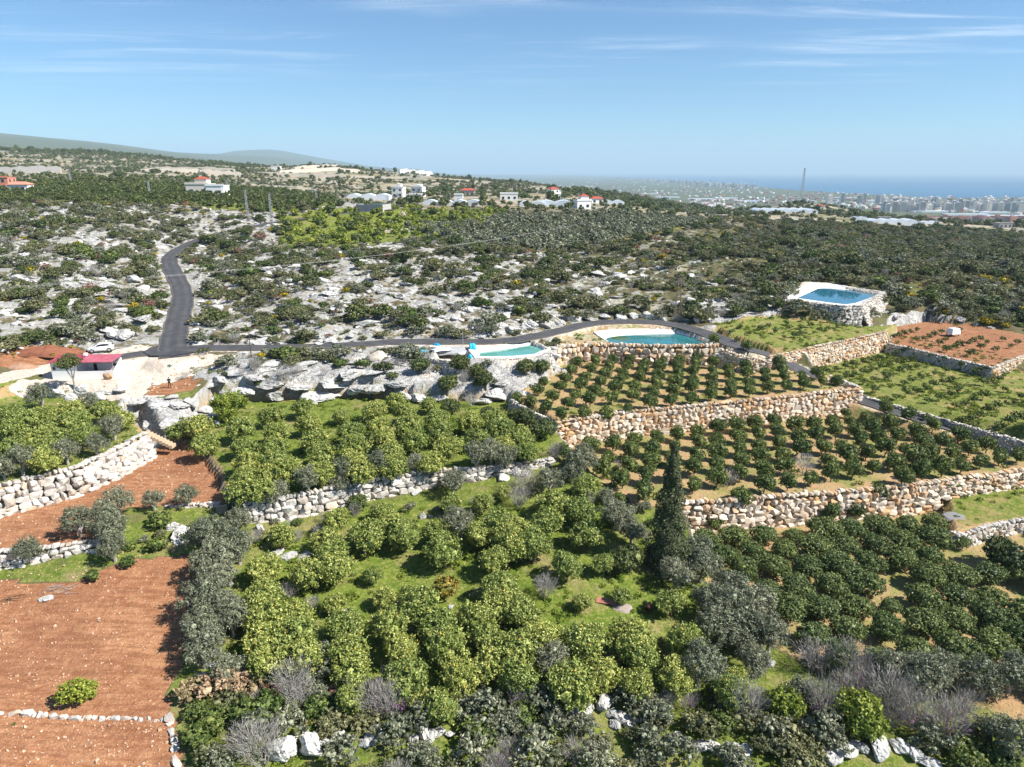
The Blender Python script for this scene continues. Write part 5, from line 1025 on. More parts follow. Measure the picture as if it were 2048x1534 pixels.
boulders('428,800,4,.5 452,788,3.6,.6 486,782,4.4,.5 505,757,4,.4 540,772,5,.5 548,795,4.5,.55 575,745,5,.35 602,775,4.5,.45 640,795,6.5,.62 668,770,5,.5 700,752,5.5,.4 712,780,5.2,.55 745,745,5,.35 752,778,5.5,.55 788,770,4.5,.5 805,795,4.5,.7 838,800,4,.6 868,800,3.4,.7 970,805,4,.7 995,790,4.5,.7 1006,770,3.6,.6 610,728,4,.3 660,724,4,.3 540,730,3.5,.3 480,745,4,.35 440,760,3.5,.4 720,722,4,.3 420,772,3,.5', 'large pale limestone outcrop above the upper lemon grove', 'limestone outcrops above the upper lemon grove')
boulders('300,852,4.2,.4 338,846,3.0,.45 385,806,3.6,.45 412,822,3.5,.6 352,812,3.5,.4 316,815,3,.4 272,806,3,.5 120,790,3,.8 140,800,2.6,.8 165,785,3,.7 190,795,3,.7 212,787,2.6,.6 240,780,2.2,.6 290,800,3,.4 345,795,3,.4 430,850,2,.6 290,895,2.4,.7', 'pale limestone boulder below the hut', 'limestone boulders below the hut')
boulders(BOTTOM_ROCKS, 'white boulder in the scrub along the bottom edge', 'white boulders along the bottom edge')
boulders('552,1108,2,.55 580,1112,1.8,.5 612,1115,1.9,.5 545,1078,1.6,.6 640,1060,1.4,.5 843,1036,1.3,1 862,1034,.8,.8 880,1036,.7,.8 1030,945,2.2,.7 1052,950,1.6,.7 1005,958,2,.7 1090,942,1.5,.8 1100,955,1.2,.8 365,1075,2.4,.9 345,1055,1.5,.8 440,1168,1.2,1 460,1170,1,1 435,1215,1,1 432,1310,1,1.2 425,1335,1,1 405,1355,1,.6 640,1228,.8,.4 665,1225,.7,.4 690,1222,.6,.4 800,1205,.8,.4 900,1215,.8,.4 97,1196,1.6,.2 520,1060,1.6,.7 700,990,1.3,.7 830,985,1.2,.7', 'white stone beside trees and terrace walls', 'white stones among the groves')
boulders('1000,668,3,.5 1030,664,4,.55 1062,656,4.5,.55 1092,650,4,.6 1120,648,3.4,.5 1150,640,4.5,.55 1182,640,3.6,.5 1210,634,3.2,.5 1240,636,3.6,.5 1268,634,3.6,.5 1300,636,2.6,.5 1325,640,2.4,.5 1395,642,3,.5 1420,634,4,.5 1450,626,4,.5 1480,618,4.5,.5 1510,610,4,.5 1540,602,4,.5 1560,592,4,.5 900,672,3.6,.4 930,674,3,.4 960,672,3,.4 660,682,3.5,.5 640,690,2.4,.5 880,668,2,.8 1105,735,2.2,.8 1085,760,2.6,.8 1070,775,2.6,.8 1050,790,2.4,.7 1112,712,2,.8 1128,745,1.6,.8 1765,625,3,.5 1790,632,2.6,.6 1740,650,2,.6 1800,615,3,.4 1860,620,4,.4 1920,640,2.4,.6 1950,650,2,.6 1980,657,1.8,.6', 'pale rock in the bank beside the lane and reservoirs', 'pale rocks beside lane and reservoirs')
# larger outcrops on the hillside, where the shrubs leave them bare
hx = []
rgk = np.random.default_rng(5)
cand = sample(HILL, 0.02, rgk); cx_, cy_ = cand[:, 0], cand[:, 1]
kk = keepout(cx_, cy_, 2.2) & (cx_ / cy_ < 0.33) & (cy_ < 235) & (np.abs(fbm(cx_ / 7, cy_ / 7, 4, 11) - 0.5) > 0.07)
for pl_ in GP.values(): kk &= ~pin(pl_, cx_, cy_)
cx_, cy_ = cx_[kk], cy_[kk]; od = np.argsort(cx_ / cy_)[:190]
od = sorted(np.argsort(cy_)[:150], key=lambda i: cx_[i] / cy_[i])
for n_, i in enumerate(od):
    s = rgk.uniform(1.8, 4.6); o = obj('rock_outcrop', ROCKS[n_ % 7], None, (cx_[i], cy_[i], float(hs(cx_[i], cy_[i])) + 0.1 * s)); f_ = rgk.uniform(0.28, 0.5)
    o.scale = (s * 1.3, s, s * f_); o.rotation_euler = (rgk.uniform(-.2, .2), rgk.uniform(-.2, .2), rgk.uniform(0, 6.28))
    tag(o, f'grey-white limestone outcrop among wild shrubs, {ordn(n_)} counted from the left', 'rock', 'limestone outcrops on the hillside')

# ------------------------------------------------------------------ hut
WHITE = plain('white_paint', (0.80, 0.79, 0.76), 0.75, 0.2, 0.05, 0.8)
def corrugated(name, col):
    t = NT(name); tcn = t.n('ShaderNodeTexCoord').outputs['Object']; n = t.noise(tcn, 1.2, 5, 0.65)
    return t.end(t.bsdf(t.mix(t.rng(n, 0.3, 0.75), c4(*col), c4(*[min(1, c_ * 1.35 + 0.03) for c_ in col])), 0.5, 0.35))
REDROOF = corrugated('red_sheet_roof', (0.25, 0.03, 0.048)); PINKROOF = corrugated('faded_red_sheet', (0.33, 0.075, 0.10))
STEEL = plain('grey_steel', (0.32, 0.32, 0.33), 0.5, 0.4, 0.2, 2, 0.3); DARK = plain('dark_opening', (0.02, 0.02, 0.022), 0.6, 0.3, 0.2, 1)
GLASS = NT('window_glass'); GLASS = GLASS.end(GLASS.bsdf(c4(0.02, 0.03, 0.04), 0.08, 0.6))
CONC = plain('concrete', (0.42, 0.40, 0.37), 0.9, 0.15, 0.2, 0.8)
def hut():
    hx, hy = P(157, 757, -30.6); z = -30.6
    r = empty('hut', (hx, hy, z), math.radians(4), label='white hut with red sheet roof and open porch beside the lane', cat='hut'); r.scale = (0.86, 0.88, 1)
    m = MB().box(-4.4, 0, 0, 3.4, -0.6, 2.55); m.obj('wall', WHITE, r); a = r
    m = MB().box(0.003, 6.3, 0, 0.16, -0.6, 1.15); m.obj('parapet', WHITE, r)
    m = MB().box(0.003, 6.3, 3.2, 3.4, -0.6, 2.5); m.obj('back_wall', WHITE, r)
    m = MB().add([(6.14,0.163,-.6),(6.30,0.163,-.6),(6.30,3.197,-.6),(6.14,3.197,-.6),(6.14,.163,1.15),(6.30,.163,1.15),(6.30,3.197,2.3),(6.14,3.197,2.3)], [(0,3,2,1),(4,5,6,7),(0,1,5,4),(1,2,6,5),(2,3,7,6),(3,0,4,7)]); m.obj('side_wall', WHITE, r)
    MB().box(0.01, 6.13, 0.17, 3.19, -0.6, 0.0).obj('floor_slab', CONC, r)
    for x in (0.06, 6.2): MB().box(x - 0.045, x + 0.045, 0.18, 0.27, 0.0, 2.62).obj('post', STEEL, r)
    MB().box(0.02, 6.25, 0.19, 0.26, 2.3, 2.38).obj('rail', STEEL, r)
    def sheet(name, x0, x1, mat, zf, zb):
        n = int((x1 - x0) / 0.2); v = []
        for i in range(n + 1):
            for y, zz in ((-0.55, zf), (3.9, zb)):
                h_ = 0.045 if i % 2 else 0.0; x = x0 + (x1 - x0) * i / n; v.append((x, y, zz + h_)); 
        f = [(2 * i, 2 * i + 2, 2 * i + 3, 2 * i + 1) for i in range(n)]
        o = obj(name, mesh(name, v, f, mat), r); sm_ = o.modifiers.new('t', 'SOLIDIFY'); sm_.thickness = 0.03; return o
    sheet('roof', -4.7, 0.25, REDROOF, 2.68, 2.95); p2 = sheet('roof', 0.35, 6.6, PINKROOF, 2.66, 2.92); p2['label'] = 'faded pink-red roof sheet over the porch'
    MB().box(0.1, 0.6, 2.6, 3.3, 2.98, 3.35).obj('chimney', WHITE, r)
    MB().box(1.25, 1.85, 3.15, 3.199, 0.05, 2.0).obj('door', DARK, r)
    w = MB().box(4.6, 5.6, 3.16, 3.199, 1.2, 1.6).obj('window', DARK, r)
    w = MB().box(-4.1, -3.6, -0.03, -0.003, 1.4, 1.95).obj('window', STEEL, r); MB().box(-4.05, -3.65, -0.04, -0.031, 1.45, 1.9).obj('pane', GLASS, w)
    w = MB().box(-0.9, -0.55, -0.03, -0.003, 1.9, 2.2).obj('vent', STEEL, r)
    return r
hut()
o = obj('boulder', rock_mesh('orange_boulder', 903, stone_mat('orange_rock', (0.55, 0.36, 0.21), (0.50, 0.28, 0.13), (0.34, 0.23, 0.15), 0.5), 3, 0.12), None, (*P(217, 758, -30.6), -30.15)); o.scale = (1.9, 1.5, 1.7); tag(o, 'rounded orange boulder leaning on the hut parapet', 'boulder')
# dirt mound
def mound(name, px, py, rx, ry, h, mat, label, cat, seed=1, rz=0.0):
    (x, y, z), = G([px], [py]); v, f = [], []; n, m_ = 24, 8; rg_ = np.random.default_rng(seed); nn = rg_.random((m_ + 1, n))
    for j in range(m_ + 1):
        t = j / m_
        for k in range(n):
            a = 6.2832 * k / n; q = 1 + 0.18 * math.sin(2 * a + seed) + 0.1 * math.sin(5 * a + j)
            v.append((math.cos(a) * rx * t * q, math.sin(a) * ry * t * q, h * (1 - t ** 1.25) * (0.85 + 0.3 * nn[j, k]) - 0.25 * (j == m_)))
    for j in range(m_): f += [(j * n + k, j * n + (k + 1) % n, (j + 1) * n + (k + 1) % n, (j + 1) * n + k) for k in range(n)]
    o = obj(name, mesh(name, v, f, mat, True), None, (x, y, z), rz); return tag(o, label, cat)
mound('soil_mound', 100, 706, 5.5, 2.2, 1.3, plain('red_earth', (0.30, 0.12, 0.07), 0.95, 0.1, 0.35, 1.2), 'long heap of red earth behind the hut', 'mound', 2)
mound('soil_mound', 40, 735, 2.6, 1.4, 0.7, plain('stony_earth', (0.40, 0.24, 0.16), 0.95, 0.1, 0.4, 1.8), 'low stony earth heap by the dirt track', 'mound', 7)
mound('sand_pile', 759, 716, 2.3, 1.7, 1.25, plain('pale_sand', (0.66, 0.57, 0.46), 0.95, 0.1, 0.08, 3), 'cone of pale sand beside the lane', 'sand pile', 3)
mound('gravel_pile', 1240, 1212, 1.3, 0.8, 0.15, plain('pink_gravel', (0.34, 0.29, 0.25), 0.95, 0.1, 0.3, 8), 'small spread of pale gravel by the rusty sheet', 'gravel', 4)
mound('gravel_pile', 1908, 1032, 1.6, 1.0, 0.08, plain('grey_ash', (0.24, 0.235, 0.23), 0.95, 0.1, 0.3, 6), 'grey patch of ash and gravel on the small ledge', 'gravel', 5)

# ------------------------------------------------------------------ car
def car():
    t = NT('white_car_paint'); CARW = t.end(t.n('ShaderNodeBsdfPrincipled', {'Base Color': c4(0.80, 0.80, 0.80), 'Roughness': 0.25, 'Coat Weight': 0.6, 'Coat Roughness': 0.05}).outputs[0])
    t = NT('car_glass'); CG = t.end(t.bsdf(c4(0.015, 0.018, 0.022), 0.05, 0.6)); TY = plain('tyre_rubber', (0.03, 0.03, 0.03), 0.9, 0.1); RIM = plain('wheel_alloy', (0.55, 0.56, 0.57), 0.3, 0.5, 0.05, 3, 0.6)
    LAMP = plain('headlight_lens', (0.55, 0.58, 0.60), 0.15, 0.6, 0.1); RLAMP = plain('tail_light', (0.35, 0.02, 0.02), 0.2, 0.5, 0.1); PL = plain('black_plastic', (0.03, 0.03, 0.032), 0.7, 0.2)
    gx, gy = P(203, 704, -29.55); ang = math.radians(180 + 24)
    r = empty('parked_car', (gx, gy, float(hs(gx, gy)) + 0.02), ang, label='white hatchback car parked on the dirt verge behind the hut', cat='car')
    # lower body: stations from tail to nose, each a ring of half-width / height pairs
    st = [(-2.00,.62,.42,.86,.60),(-1.96,.78,.28,.95,.72),(-1.70,.86,.20,.98,.80),(-1.0,.875,.18,.96,.82),(0.0,.875,.18,.94,.82),(0.75,.87,.18,.92,.80),(1.15,.86,.19,.88,.76),(1.60,.82,.22,.80,.68),(1.90,.72,.26,.70,.58),(2.02,.52,.34,.62,.42)]
    v, f = [], []
    for x, w, zb, zt, wt in st:
        v += [(x, -w * .9, zb), (x, -w, zb + (zt - zb) * .35), (x, -w * .985, zb + (zt - zb) * .75), (x, -wt, zt), (x, 0, zt + .03), (x, wt, zt), (x, w * .985, zb + (zt - zb) * .75), (x, w, zb + (zt - zb) * .35), (x, w * .9, zb)]
    for i in range(len(st) - 1): f += [(i * 9 + k, i * 9 + (k + 1) % 9, (i + 1) * 9 + (k + 1) % 9, (i + 1) * 9 + k) for k in range(9)]
    f += [tuple(range(9))[::-1], tuple(range((len(st) - 1) * 9, len(st) * 9))]
    MB().add(v, f).obj('body', CARW, r, smooth=True)
    # cabin
    cb = [(-1.92,.72,.94,.94),(-1.70,.68,1.24,.97),(-1.35,.64,1.40,.96),(-0.6,.63,1.46,.95),(0.10,.62,1.43,.93),(0.45,.62,1.30,.92),(1.15,.66,.90,.88)]
    v, f = [], []
    for x, w, zt, zb in cb: v += [(x, -.80 + (.04 if x > .9 else 0), zb - .02), (x, -w, zt - .06 if zt - zb > .1 else zt), (x, -w * .8, zt), (x, w * .8, zt), (x, w, zt - .06 if zt - zb > .1 else zt), (x, .80, zb - .02)]
    for i in range(len(cb) - 1): f += [(i * 6 + k, i * 6 + k + 1, (i + 1) * 6 + k + 1, (i + 1) * 6 + k) for k in range(5)]
    MB().add(v, f).obj('cabin', CARW, r, smooth=False)
    for s in (-1, 1):
        q = [(-1.45, 1.02), (-1.30, 1.27), (-0.62, 1.35), (-0.10, 1.33), (0.30, 1.25), (0.85, 0.98)]
        yy = lambda z: s * (0.825 - (z - .93) * .36)
        vv = [(x, yy(z) + s * .012, z) for x, z in q]
        w = MB().add(vv, [tuple(range(6))]).obj('side_window', CG, r); MB().add([(-.42, yy(1.0) + s * .02, .99), (-.34, yy(1.0) + s * .02, .99), (-.34, yy(1.34) + s * .02, 1.34), (-.42, yy(1.34) + s * .02, 1.34)], [(0, 1, 2, 3)]).obj('pillar', PL, w)
        for x in (-1.27, 1.28):
            wh = empty('wheel', (0, 0, 0)); wh.parent = r; wh.location = (x, s * .77, .30)
            m = MB(); n = 20; rr = [(.0, .30), (.10, .30)]; ring = lambda y, q: [(q * math.cos(6.2832 * k / n), y, q * math.sin(6.2832 * k / n)) for k in range(n)]
            m.add(ring(-.1, .30) + ring(.1, .30) + ring(s * .105, .20), [(k, (k + 1) % n, n + (k + 1) % n, n + k) for k in range(n)] + [((n if s > 0 else 0) + k, (n if s > 0 else 0) + (k + 1) % n, 2 * n + (k + 1) % n, 2 * n + k) for k in range(n)]); m.obj('tyre', TY, wh)
            m = MB(); m.add([(0, s * .09, 0)] + ring(s * .107, .20), [(0, 1 + k, 1 + (k + 1) % n) for k in range(n)]); m.obj('rim', RIM, wh)
            MB().add([(x + .37 * math.cos(a), s * .882, .30 + .37 * math.sin(a)) for a in np.linspace(0, math.pi, 12)] + [(x + .30 * math.cos(a), s * .884, .30 + .30 * math.sin(a)) for a in np.linspace(0, math.pi, 12)], [(k, k + 1, 13 + k, 12 + k) for k in range(11)]).obj('wheel_arch', PL, r)
        MB().add([(1.62, s * .80, .74), (1.97, s * .55, .64), (1.98, s * .52, .52), (1.66, s * .825, .60)], [(0, 1, 2, 3)]).obj('headlight', LAMP, r)
        MB().box(-2.0, -1.93, min(s * .55, s * .79), max(s * .55, s * .79), .72, .9).obj('tail_light', RLAMP, r)
        MB().box(.62, .80, min(s * .86, s * 1.0), max(s * .86, s * 1.0), .93, 1.06).obj('mirror', CARW, r)
    MB().add([(1.10, -.62, .925), (1.10, .62, .925), (.47, .55, 1.305), (.47, -.55, 1.305)], [(0, 1, 2, 3)]).obj('windscreen', CG, r)
    MB().add([(-1.93, -.60, .99), (-1.93, .60, .99), (-1.715, .56, 1.25), (-1.715, -.56, 1.25)], [(0, 1, 2, 3)]).obj('rear_window', CG, r)
    MB().box(1.85, 2.035, -.5, .5, .30, .44).obj('grille', PL, r)
    return r
car()

# ------------------------------------------------------------------ person
def person():
    (x, y, z), = G([340], [776]); t = NT('dark_clothes'); CL = t.end(t.bsdf(c4(0.02, 0.02, 0.024), 0.9, 0.1)); SK = plain('skin', (0.42, 0.25, 0.17), 0.6, 0.3, 0.05); HR = plain('dark_hair', (0.03, 0.022, 0.018), 0.8, 0.2)
    js = {'pel': (0, 0, .95, .15, .11), 'bel': (0, 0, 1.10, .145, .10), 'che': (0, .01, 1.32, .17, .115), 'nec': (0, 0, 1.48, .06, .06), 'hd0': (0, -.01, 1.57, .075, .085), 'hd1': (0, -.015, 1.66, .078, .095), 'hd2': (0, -.01, 1.74, .05, .06)}
    for s, n in ((-1, 'l'), (1, 'r')):
        js['hip' + n] = (s * .09, 0, .90, .10, .10); js['kne' + n] = (s * .12, -.02 + (.05 if s > 0 else 0), .50, .065, .065); js['ank' + n] = (s * .13, .02 + (.08 if s > 0 else 0), .08, .045, .05); js['toe' + n] = (s * .15, -.14 + (.08 if s > 0 else 0), .04, .045, .03)
        js['sho' + n] = (s * .19, 0, 1.43, .07, .065); js['elb' + n] = (s * .25, -.06, 1.16, .05, .05); js['wri' + n] = (s * .09, -.27, 1.24, .032, .032); js['han' + n] = (s * .05, -.33, 1.28, .038, .026)
        for k in range(4): js[f'f{k}{n}'] = (s * (.05 - .012 * k) - s * .02, -.37, 1.29 - .02 * k, .009, .009)
        js['th' + n] = (s * .03, -.33, 1.33, .011, .011)
    ks = list(js); ed = [('pel', 'bel'), ('bel', 'che'), ('che', 'nec'), ('nec', 'hd0'), ('hd0', 'hd1'), ('hd1', 'hd2')]
    for n in 'lr': ed += [('pel', 'hip' + n), ('hip' + n, 'kne' + n), ('kne' + n, 'ank' + n), ('ank' + n, 'toe' + n), ('che', 'sho' + n), ('sho' + n, 'elb' + n), ('elb' + n, 'wri' + n), ('wri' + n, 'han' + n), ('han' + n, 'th' + n)] + [('han' + n, f'f{k}{n}') for k in range(4)]
    me = bpy.data.meshes.new('person'); me.from_pydata([js[k][:3] for k in ks], [(ks.index(a), ks.index(b)) for a, b in ed], []); o = obj('person', me, None, (x, y, z + .0), math.radians(15))
    sk = o.modifiers.new('skin', 'SKIN'); sd = me.skin_vertices[0].data
    for i, k in enumerate(ks): sd[i].radius = js[k][3:5]; sd[i].use_root = (k == 'pel')
    o.modifiers.new('s', 'SUBSURF').levels = 1
    t = NT('person_surface'); tcn = t.n('ShaderNodeTexCoord').outputs['Object']; sp_ = t.n('ShaderNodeSeparateXYZ', {0: tcn}).outputs
    skin_ = t.math('MAXIMUM', t.math('GREATER_THAN', sp_[2], 1.49), t.math('LESS_THAN', sp_[1], -.26))
    me.materials.append(t.end(t.bsdf(t.mix(skin_, c4(0.02, 0.02, 0.024), c4(0.42, 0.25, 0.17)), 0.85, 0.15)))
    tag(o, 'person in dark clothes standing on red earth with hands raised in front', 'person')
    iv, fi = ICO[1]; hv = iv * np.array([.088, .10, .085]) + np.array([0, .005, 1.705]); obj('hair', mesh('hair', hv, [q for q in fi if np.mean([hv[j][2] for j in q]) > 1.68 or np.mean([hv[j][1] for j in q]) > .05], HR), o)
    b = obj('remote_control', MB().box(-.09, .09, -.03, .03, -.02, .05).mesh('remote_control', DARK), None, (x, y, z)); ca, sa = math.cos(math.radians(15)), math.sin(math.radians(15))
    b.location = (x + .38 * sa, y - .38 * ca, z + 1.29); b.rotation_euler = (0, 0, math.radians(15)); tag(b, 'small dark controller held in both hands of the person', 'controller')
person()

# ------------------------------------------------------------------ poles, pylons and wires
def topz(px, py, y):
    a, b, c_ = ray(px, py); return float(y * c_ / b)
RUSTST = plain('rusty_lattice', (0.30, 0.22, 0.18), 0.8, 0.2, 0.3, 2); GALV = plain('galvanised_lattice', (0.40, 0.41, 0.42), 0.6, 0.4, 0.15, 2, 0.3); WOODP = plain('pole_wood', (0.09, 0.07, 0.055), 0.9, 0.1, 0.2, 3)
INS = plain('insulator', (0.25, 0.20, 0.17), 0.3, 0.5)
TIPS = {}
def lattice(px, pyb, pyt, base, top, mat, label, arms=1, Y=None, key=None, name='pylon', armw=2.2, r=0.05, group=None):
    if Y is None: (x, y, z), = G([px], [pyb])
    else: x, y, _ = C(px, Y, -20); z = float(hs(x, y))
    h = topz(px, pyt, y) - z; root = empty(name, (x, y, z), label=label, cat='pylon', group=group); m = MB(); n = max(5, int(h / 1.3))
    cor = [(-1, -1), (1, -1), (1, 1), (-1, 1)]; wd = lambda t: (base * (1 - t) + top * t) / 2
    for a, b in cor: m.bar((a * wd(0), b * wd(0), -0.3), (a * wd(1), b * wd(1), h), r * 1.25)
    m.obj('legs', mat, root); m = MB()
    for k in range(n):
        t0, t1 = k / n, (k + 1) / n
        for i in range(4):
            a, b = cor[i], cor[(i + 1) % 4]
            if k % 2: a, b = b, a
            m.bar((a[0] * wd(t0), a[1] * wd(t0), h * t0), (b[0] * wd(t1), b[1] * wd(t1), h * t1), r * 0.7, n=3)
    m.obj('bracing', mat, root); tips = []
    for q in range(arms):
        zz = h * (1 - 0.11 * q) - 0.1; m = MB(); m.bar((-armw / 2, 0, zz), (armw / 2, 0, zz), r * 1.1); m.bar((-armw / 2, 0, zz), (0, 0, zz + 0.7), r * .7, n=3); m.bar((armw / 2, 0, zz), (0, 0, zz + 0.7), r * .7, n=3); arm_o = m.obj('crossarm', mat, root)
        for s in (-1, 0, 1):
            MB().bar((s * armw / 2.1, 0, zz + .05), (s * armw / 2.1, 0, zz + 0.4), 0.07, 0.05, 6).obj('insulator', INS, arm_o); tips.append((x + s * armw / 2.1, y, z + zz + 0.4))
    TIPS[key] = tips; return root
lattice(1354, 642, 556, 1.3, 0.5, RUSTST, 'reddish steel lattice pylon behind the teal reservoir', 2, key='A', armw=2.6)
lattice(1172, 497, 447, 0.9, 0.5, WOODP, 'dark lattice pole standing before the olive grove', 2, key='B', armw=2.4, r=0.07)
for i, (px, Y, yt) in enumerate([(152,385,343),(306,330,362),(460,380,360),(497,285,381),(544,280,388),(627,430,374),(636,330,381),(664,420,381),(693,345,389),(776,380,392),(938,420,398),(985,440,400)]):
    lattice(px, 0, yt, 0.8, 0.4, GALV, f'grey lattice power pole beyond the rocky slope, {ordn(i)} from the left', 1, Y=Y, key='P%d' % i, armw=1.8, r=0.055, group='grey power poles beyond the slope')
def wire(a, b, sag, name_label):
    a, b = Vector(a), Vector(b); v, f, m = [], [], MB(); n = 24; pv = None
    for k in range(n + 1):
        t = k / n; p = a.lerp(b, t); p.z -= sag * 4 * t * (1 - t)
        if pv is not None: m.bar(pv, p, 0.008, n=3)
        pv = p
    cm = (a + b) / 2; m.v = [(q[0] - cm.x, q[1] - cm.y, q[2] - cm.z) for q in m.v]
    return tag(obj('power_cable', m.mesh('power_cable', STEEL), None, cm), name_label, 'cable')
for j in range(3):
    t0 = TIPS['B'][j]; e = C(-260, 112 + j * 1.2, -19.6); wire(t0, e, 3.0, f'{ORD[j]} thin power cable crossing above the winding road towards the dark pole')
    wire(TIPS['A'][j], TIPS['B'][j], 2.0, f'{ORD[j]} thin power cable from the reddish pylon to the dark pole')
for j in range(3):
    for a, b in ((3, 4), (4, 6), (6, 8)): wire(TIPS['P%d' % a][j], TIPS['P%d' % b][j], 1.0, f'{ORD[j]} far power cable from {ORD[a]} to {ORD[b]} grey pole')
def pole(px, pyb, pyt, r, mat, label, arm=True):
    (x, y, z), = G([px], [pyb]); h = topz(px, pyt, y) - z; ro = empty('utility_pole', (x, y, z), label=label, cat='pole'); MB().bar((0, 0, -.3), (0, 0, h), r, r * .7, 8).obj('shaft', mat, ro)
    if arm: MB().bar((-.45, 0, h - .35), (.45, 0, h - .35), .05).obj('crossarm', mat, ro)
pole(503, 715, 668, 0.09, WOODP, 'thin dark wooden pole beside the lane'); pole(926, 692, 662, 0.05, GALV, 'thin pale post beside the lane near the tank', False); pole(1190, 752, 735, 0.06, GALV, 'short grey irrigation standpipe in the upper orchard', False)

# ------------------------------------------------------------------ things lying about
def sheet_heap(name, px, py, w, d, h, mat, label, cat, seed, rz=0.0, n=18, box=False, lift=0.0, zabs=None):
    (x, y, z), = G([px], [py]); z = z if zabs is None else zabs; g = np.linspace(-1, 1, n); a, b = np.meshgrid(g, g)
    if box: e = np.clip((1.0 - np.maximum(np.abs(a), np.abs(b))) * 5, 0, 1)
    else: e = np.clip(1 - (a * a + b * b), 0, 1) ** 0.5
    zz = h * e * (0.75 + 0.5 * fbm(a * 2.2 + seed, b * 2.2, 3, seed)) + 0.12 * np.abs(np.sin(a * 5 + 3 * fbm(a * 2, b * 2, 2, seed + 2) * 3)) * min(h, .6) + lift
    V = np.stack([a * w / 2 * (1 + .08 * np.sin(b * 4 + seed)), b * d / 2 * (1 + .08 * np.sin(a * 5)), zz], -1).reshape(-1, 3); i = np.arange(n * n).reshape(n, n)
    me = quadmesh(name, V, np.stack([i[:-1, :-1], i[:-1, 1:], i[1:, 1:], i[1:, :-1]], -1), mat); o = obj(name, me, None, (x, y, z), rz); sl = o.modifiers.new('t', 'SOLIDIFY'); sl.thickness = 0.02
    return tag(o, label, cat)
GREYT = plain('grey_tarpaulin', (0.40, 0.40, 0.40), 0.45, 0.4, 0.25, 1.2); BLUET = plain('blue_tarpaulin', (0.03, 0.33, 0.55), 0.45, 0.35, 0.15, 2); CYANT = plain('cyan_plastic', (0.02, 0.47, 0.66), 0.4, 0.35, 0.08, 2); WHITET = plain('white_plastic', (0.74, 0.76, 0.78), 0.4, 0.4, 0.12, 2)
sheet_heap('grey_tarpaulin', 905, 708, 8.6, 4.6, 0.9, GREYT, 'crumpled grey tarpaulin lining the empty tank', 'tarpaulin', 3, 0.1, 28, zabs=-30.4)
sheet_heap('white_sheet', 884, 716, 3.4, 2.0, 0.3, WHITET, 'white plastic sheet at the left of the empty tank', 'sheet', 6, 0.4, 16, zabs=-29.6)
sheet_heap('blue_tarpaulin', 839, 703, 3.0, 1.7, 0.3, CYANT, 'bright cyan plastic sheet lying left of the tanks', 'tarpaulin', 5, 0.2)
sheet_heap('blue_tarpaulin', 945, 699, 1.2, 1.1, 1.0, CYANT, 'bright blue tarpaulin bundle at the corner of the turquoise tank', 'tarpaulin', 8, 0.2, 14, True)
sheet_heap('blue_tarpaulin', 874, 697, 1.4, 0.7, 0.3, BLUET, 'small blue tarpaulin scrap on the grey tarpaulin', 'tarpaulin', 9, -0.3, lift=0.6)
sheet_heap('blue_tarpaulin', 940, 716, 0.8, 0.6, 0.6, CYANT, 'little blue plastic scrap on the stones between the tanks', 'tarpaulin', 11)
# cut bank of the empty tank
st_ = stone_wall('rubble face below the empty grey-lined tank', lin([(862,717),(900,724),(935,726)], -29.7), -29.65, sz=0.6, seed=31, mat=WALLPALE)
def crate():
    (x, y, z), = G([1905], [672]); r = empty('covered_crate', (x, y, z), 0.25, label='white sheet-covered crate standing on the red terrace', cat='crate'); 
    for a, b in ((-.9, -.6), (.9, -.6), (-.9, .6), (.9, .6)): MB().box(a - .06, a + .06, b - .06, b + .06, -.1, .5).obj('leg', WOODP, r)
    MB().box(-1.0, 1.0, -.7, .7, .45, .6).obj('pallet', WOODP, r)
    g = np.linspace(-1, 1, 20); a, b = np.meshgrid(g, g); e = np.clip((1 - np.maximum(np.abs(a), np.abs(b))) * 6, 0, 1); zz = .45 + 1.15 * e + .10 * fbm(a * 3, b * 3, 3, 4) + .05 * np.sin(a * 14 + 3 * b)
    i = np.arange(400).reshape(20, 20); o = obj('cover', quadmesh('cover', np.stack([a * 1.15, b * .85, zz], -1), np.stack([i[:-1, :-1], i[:-1, 1:], i[1:, 1:], i[1:, :-1]], -1), WHITET), r)
crate()
RUST = plain('rusted_iron', (0.27, 0.11, 0.07), 0.85, 0.2, 0.35, 3); PINKR = plain('faded_rust_sheet', (0.42, 0.19, 0.13), 0.8, 0.2, 0.2, 3)
def corr_panel(px, py, w, d, rz, mat, label):
    (x, y, z), = G([px], [py]); n = 20; v = []
    for i in range(n + 1):
        for b in (-d / 2, d / 2): v.append((b, w * (i / n - .5), .12 + .03 * (i % 2)))
    o = obj('corrugated_sheet', mesh('corrugated_sheet', v, [(2 * i, 2 * i + 1, 2 * i + 3, 2 * i + 2) for i in range(n)], mat), None, (x, y, z), rz); o.modifiers.new('t', 'SOLIDIFY').thickness = 0.02; tag(o, label, 'metal sheet')
corr_panel(1213, 1204, 0.9, 1.9, -0.25, PINKR, 'rusty pink corrugated sheet lying in the grass')
(x, y, z), = G([1297], [1220]); r = empty('rusty_barrel', (x, y, z + .3), -0.5, label='rusty open barrel lying on its side in the grass', cat='barrel'); m = MB(); n = 18
ring = lambda yy, q: [(q * math.cos(6.2832 * k / n), yy, q * math.sin(6.2832 * k / n)) for k in range(n)]
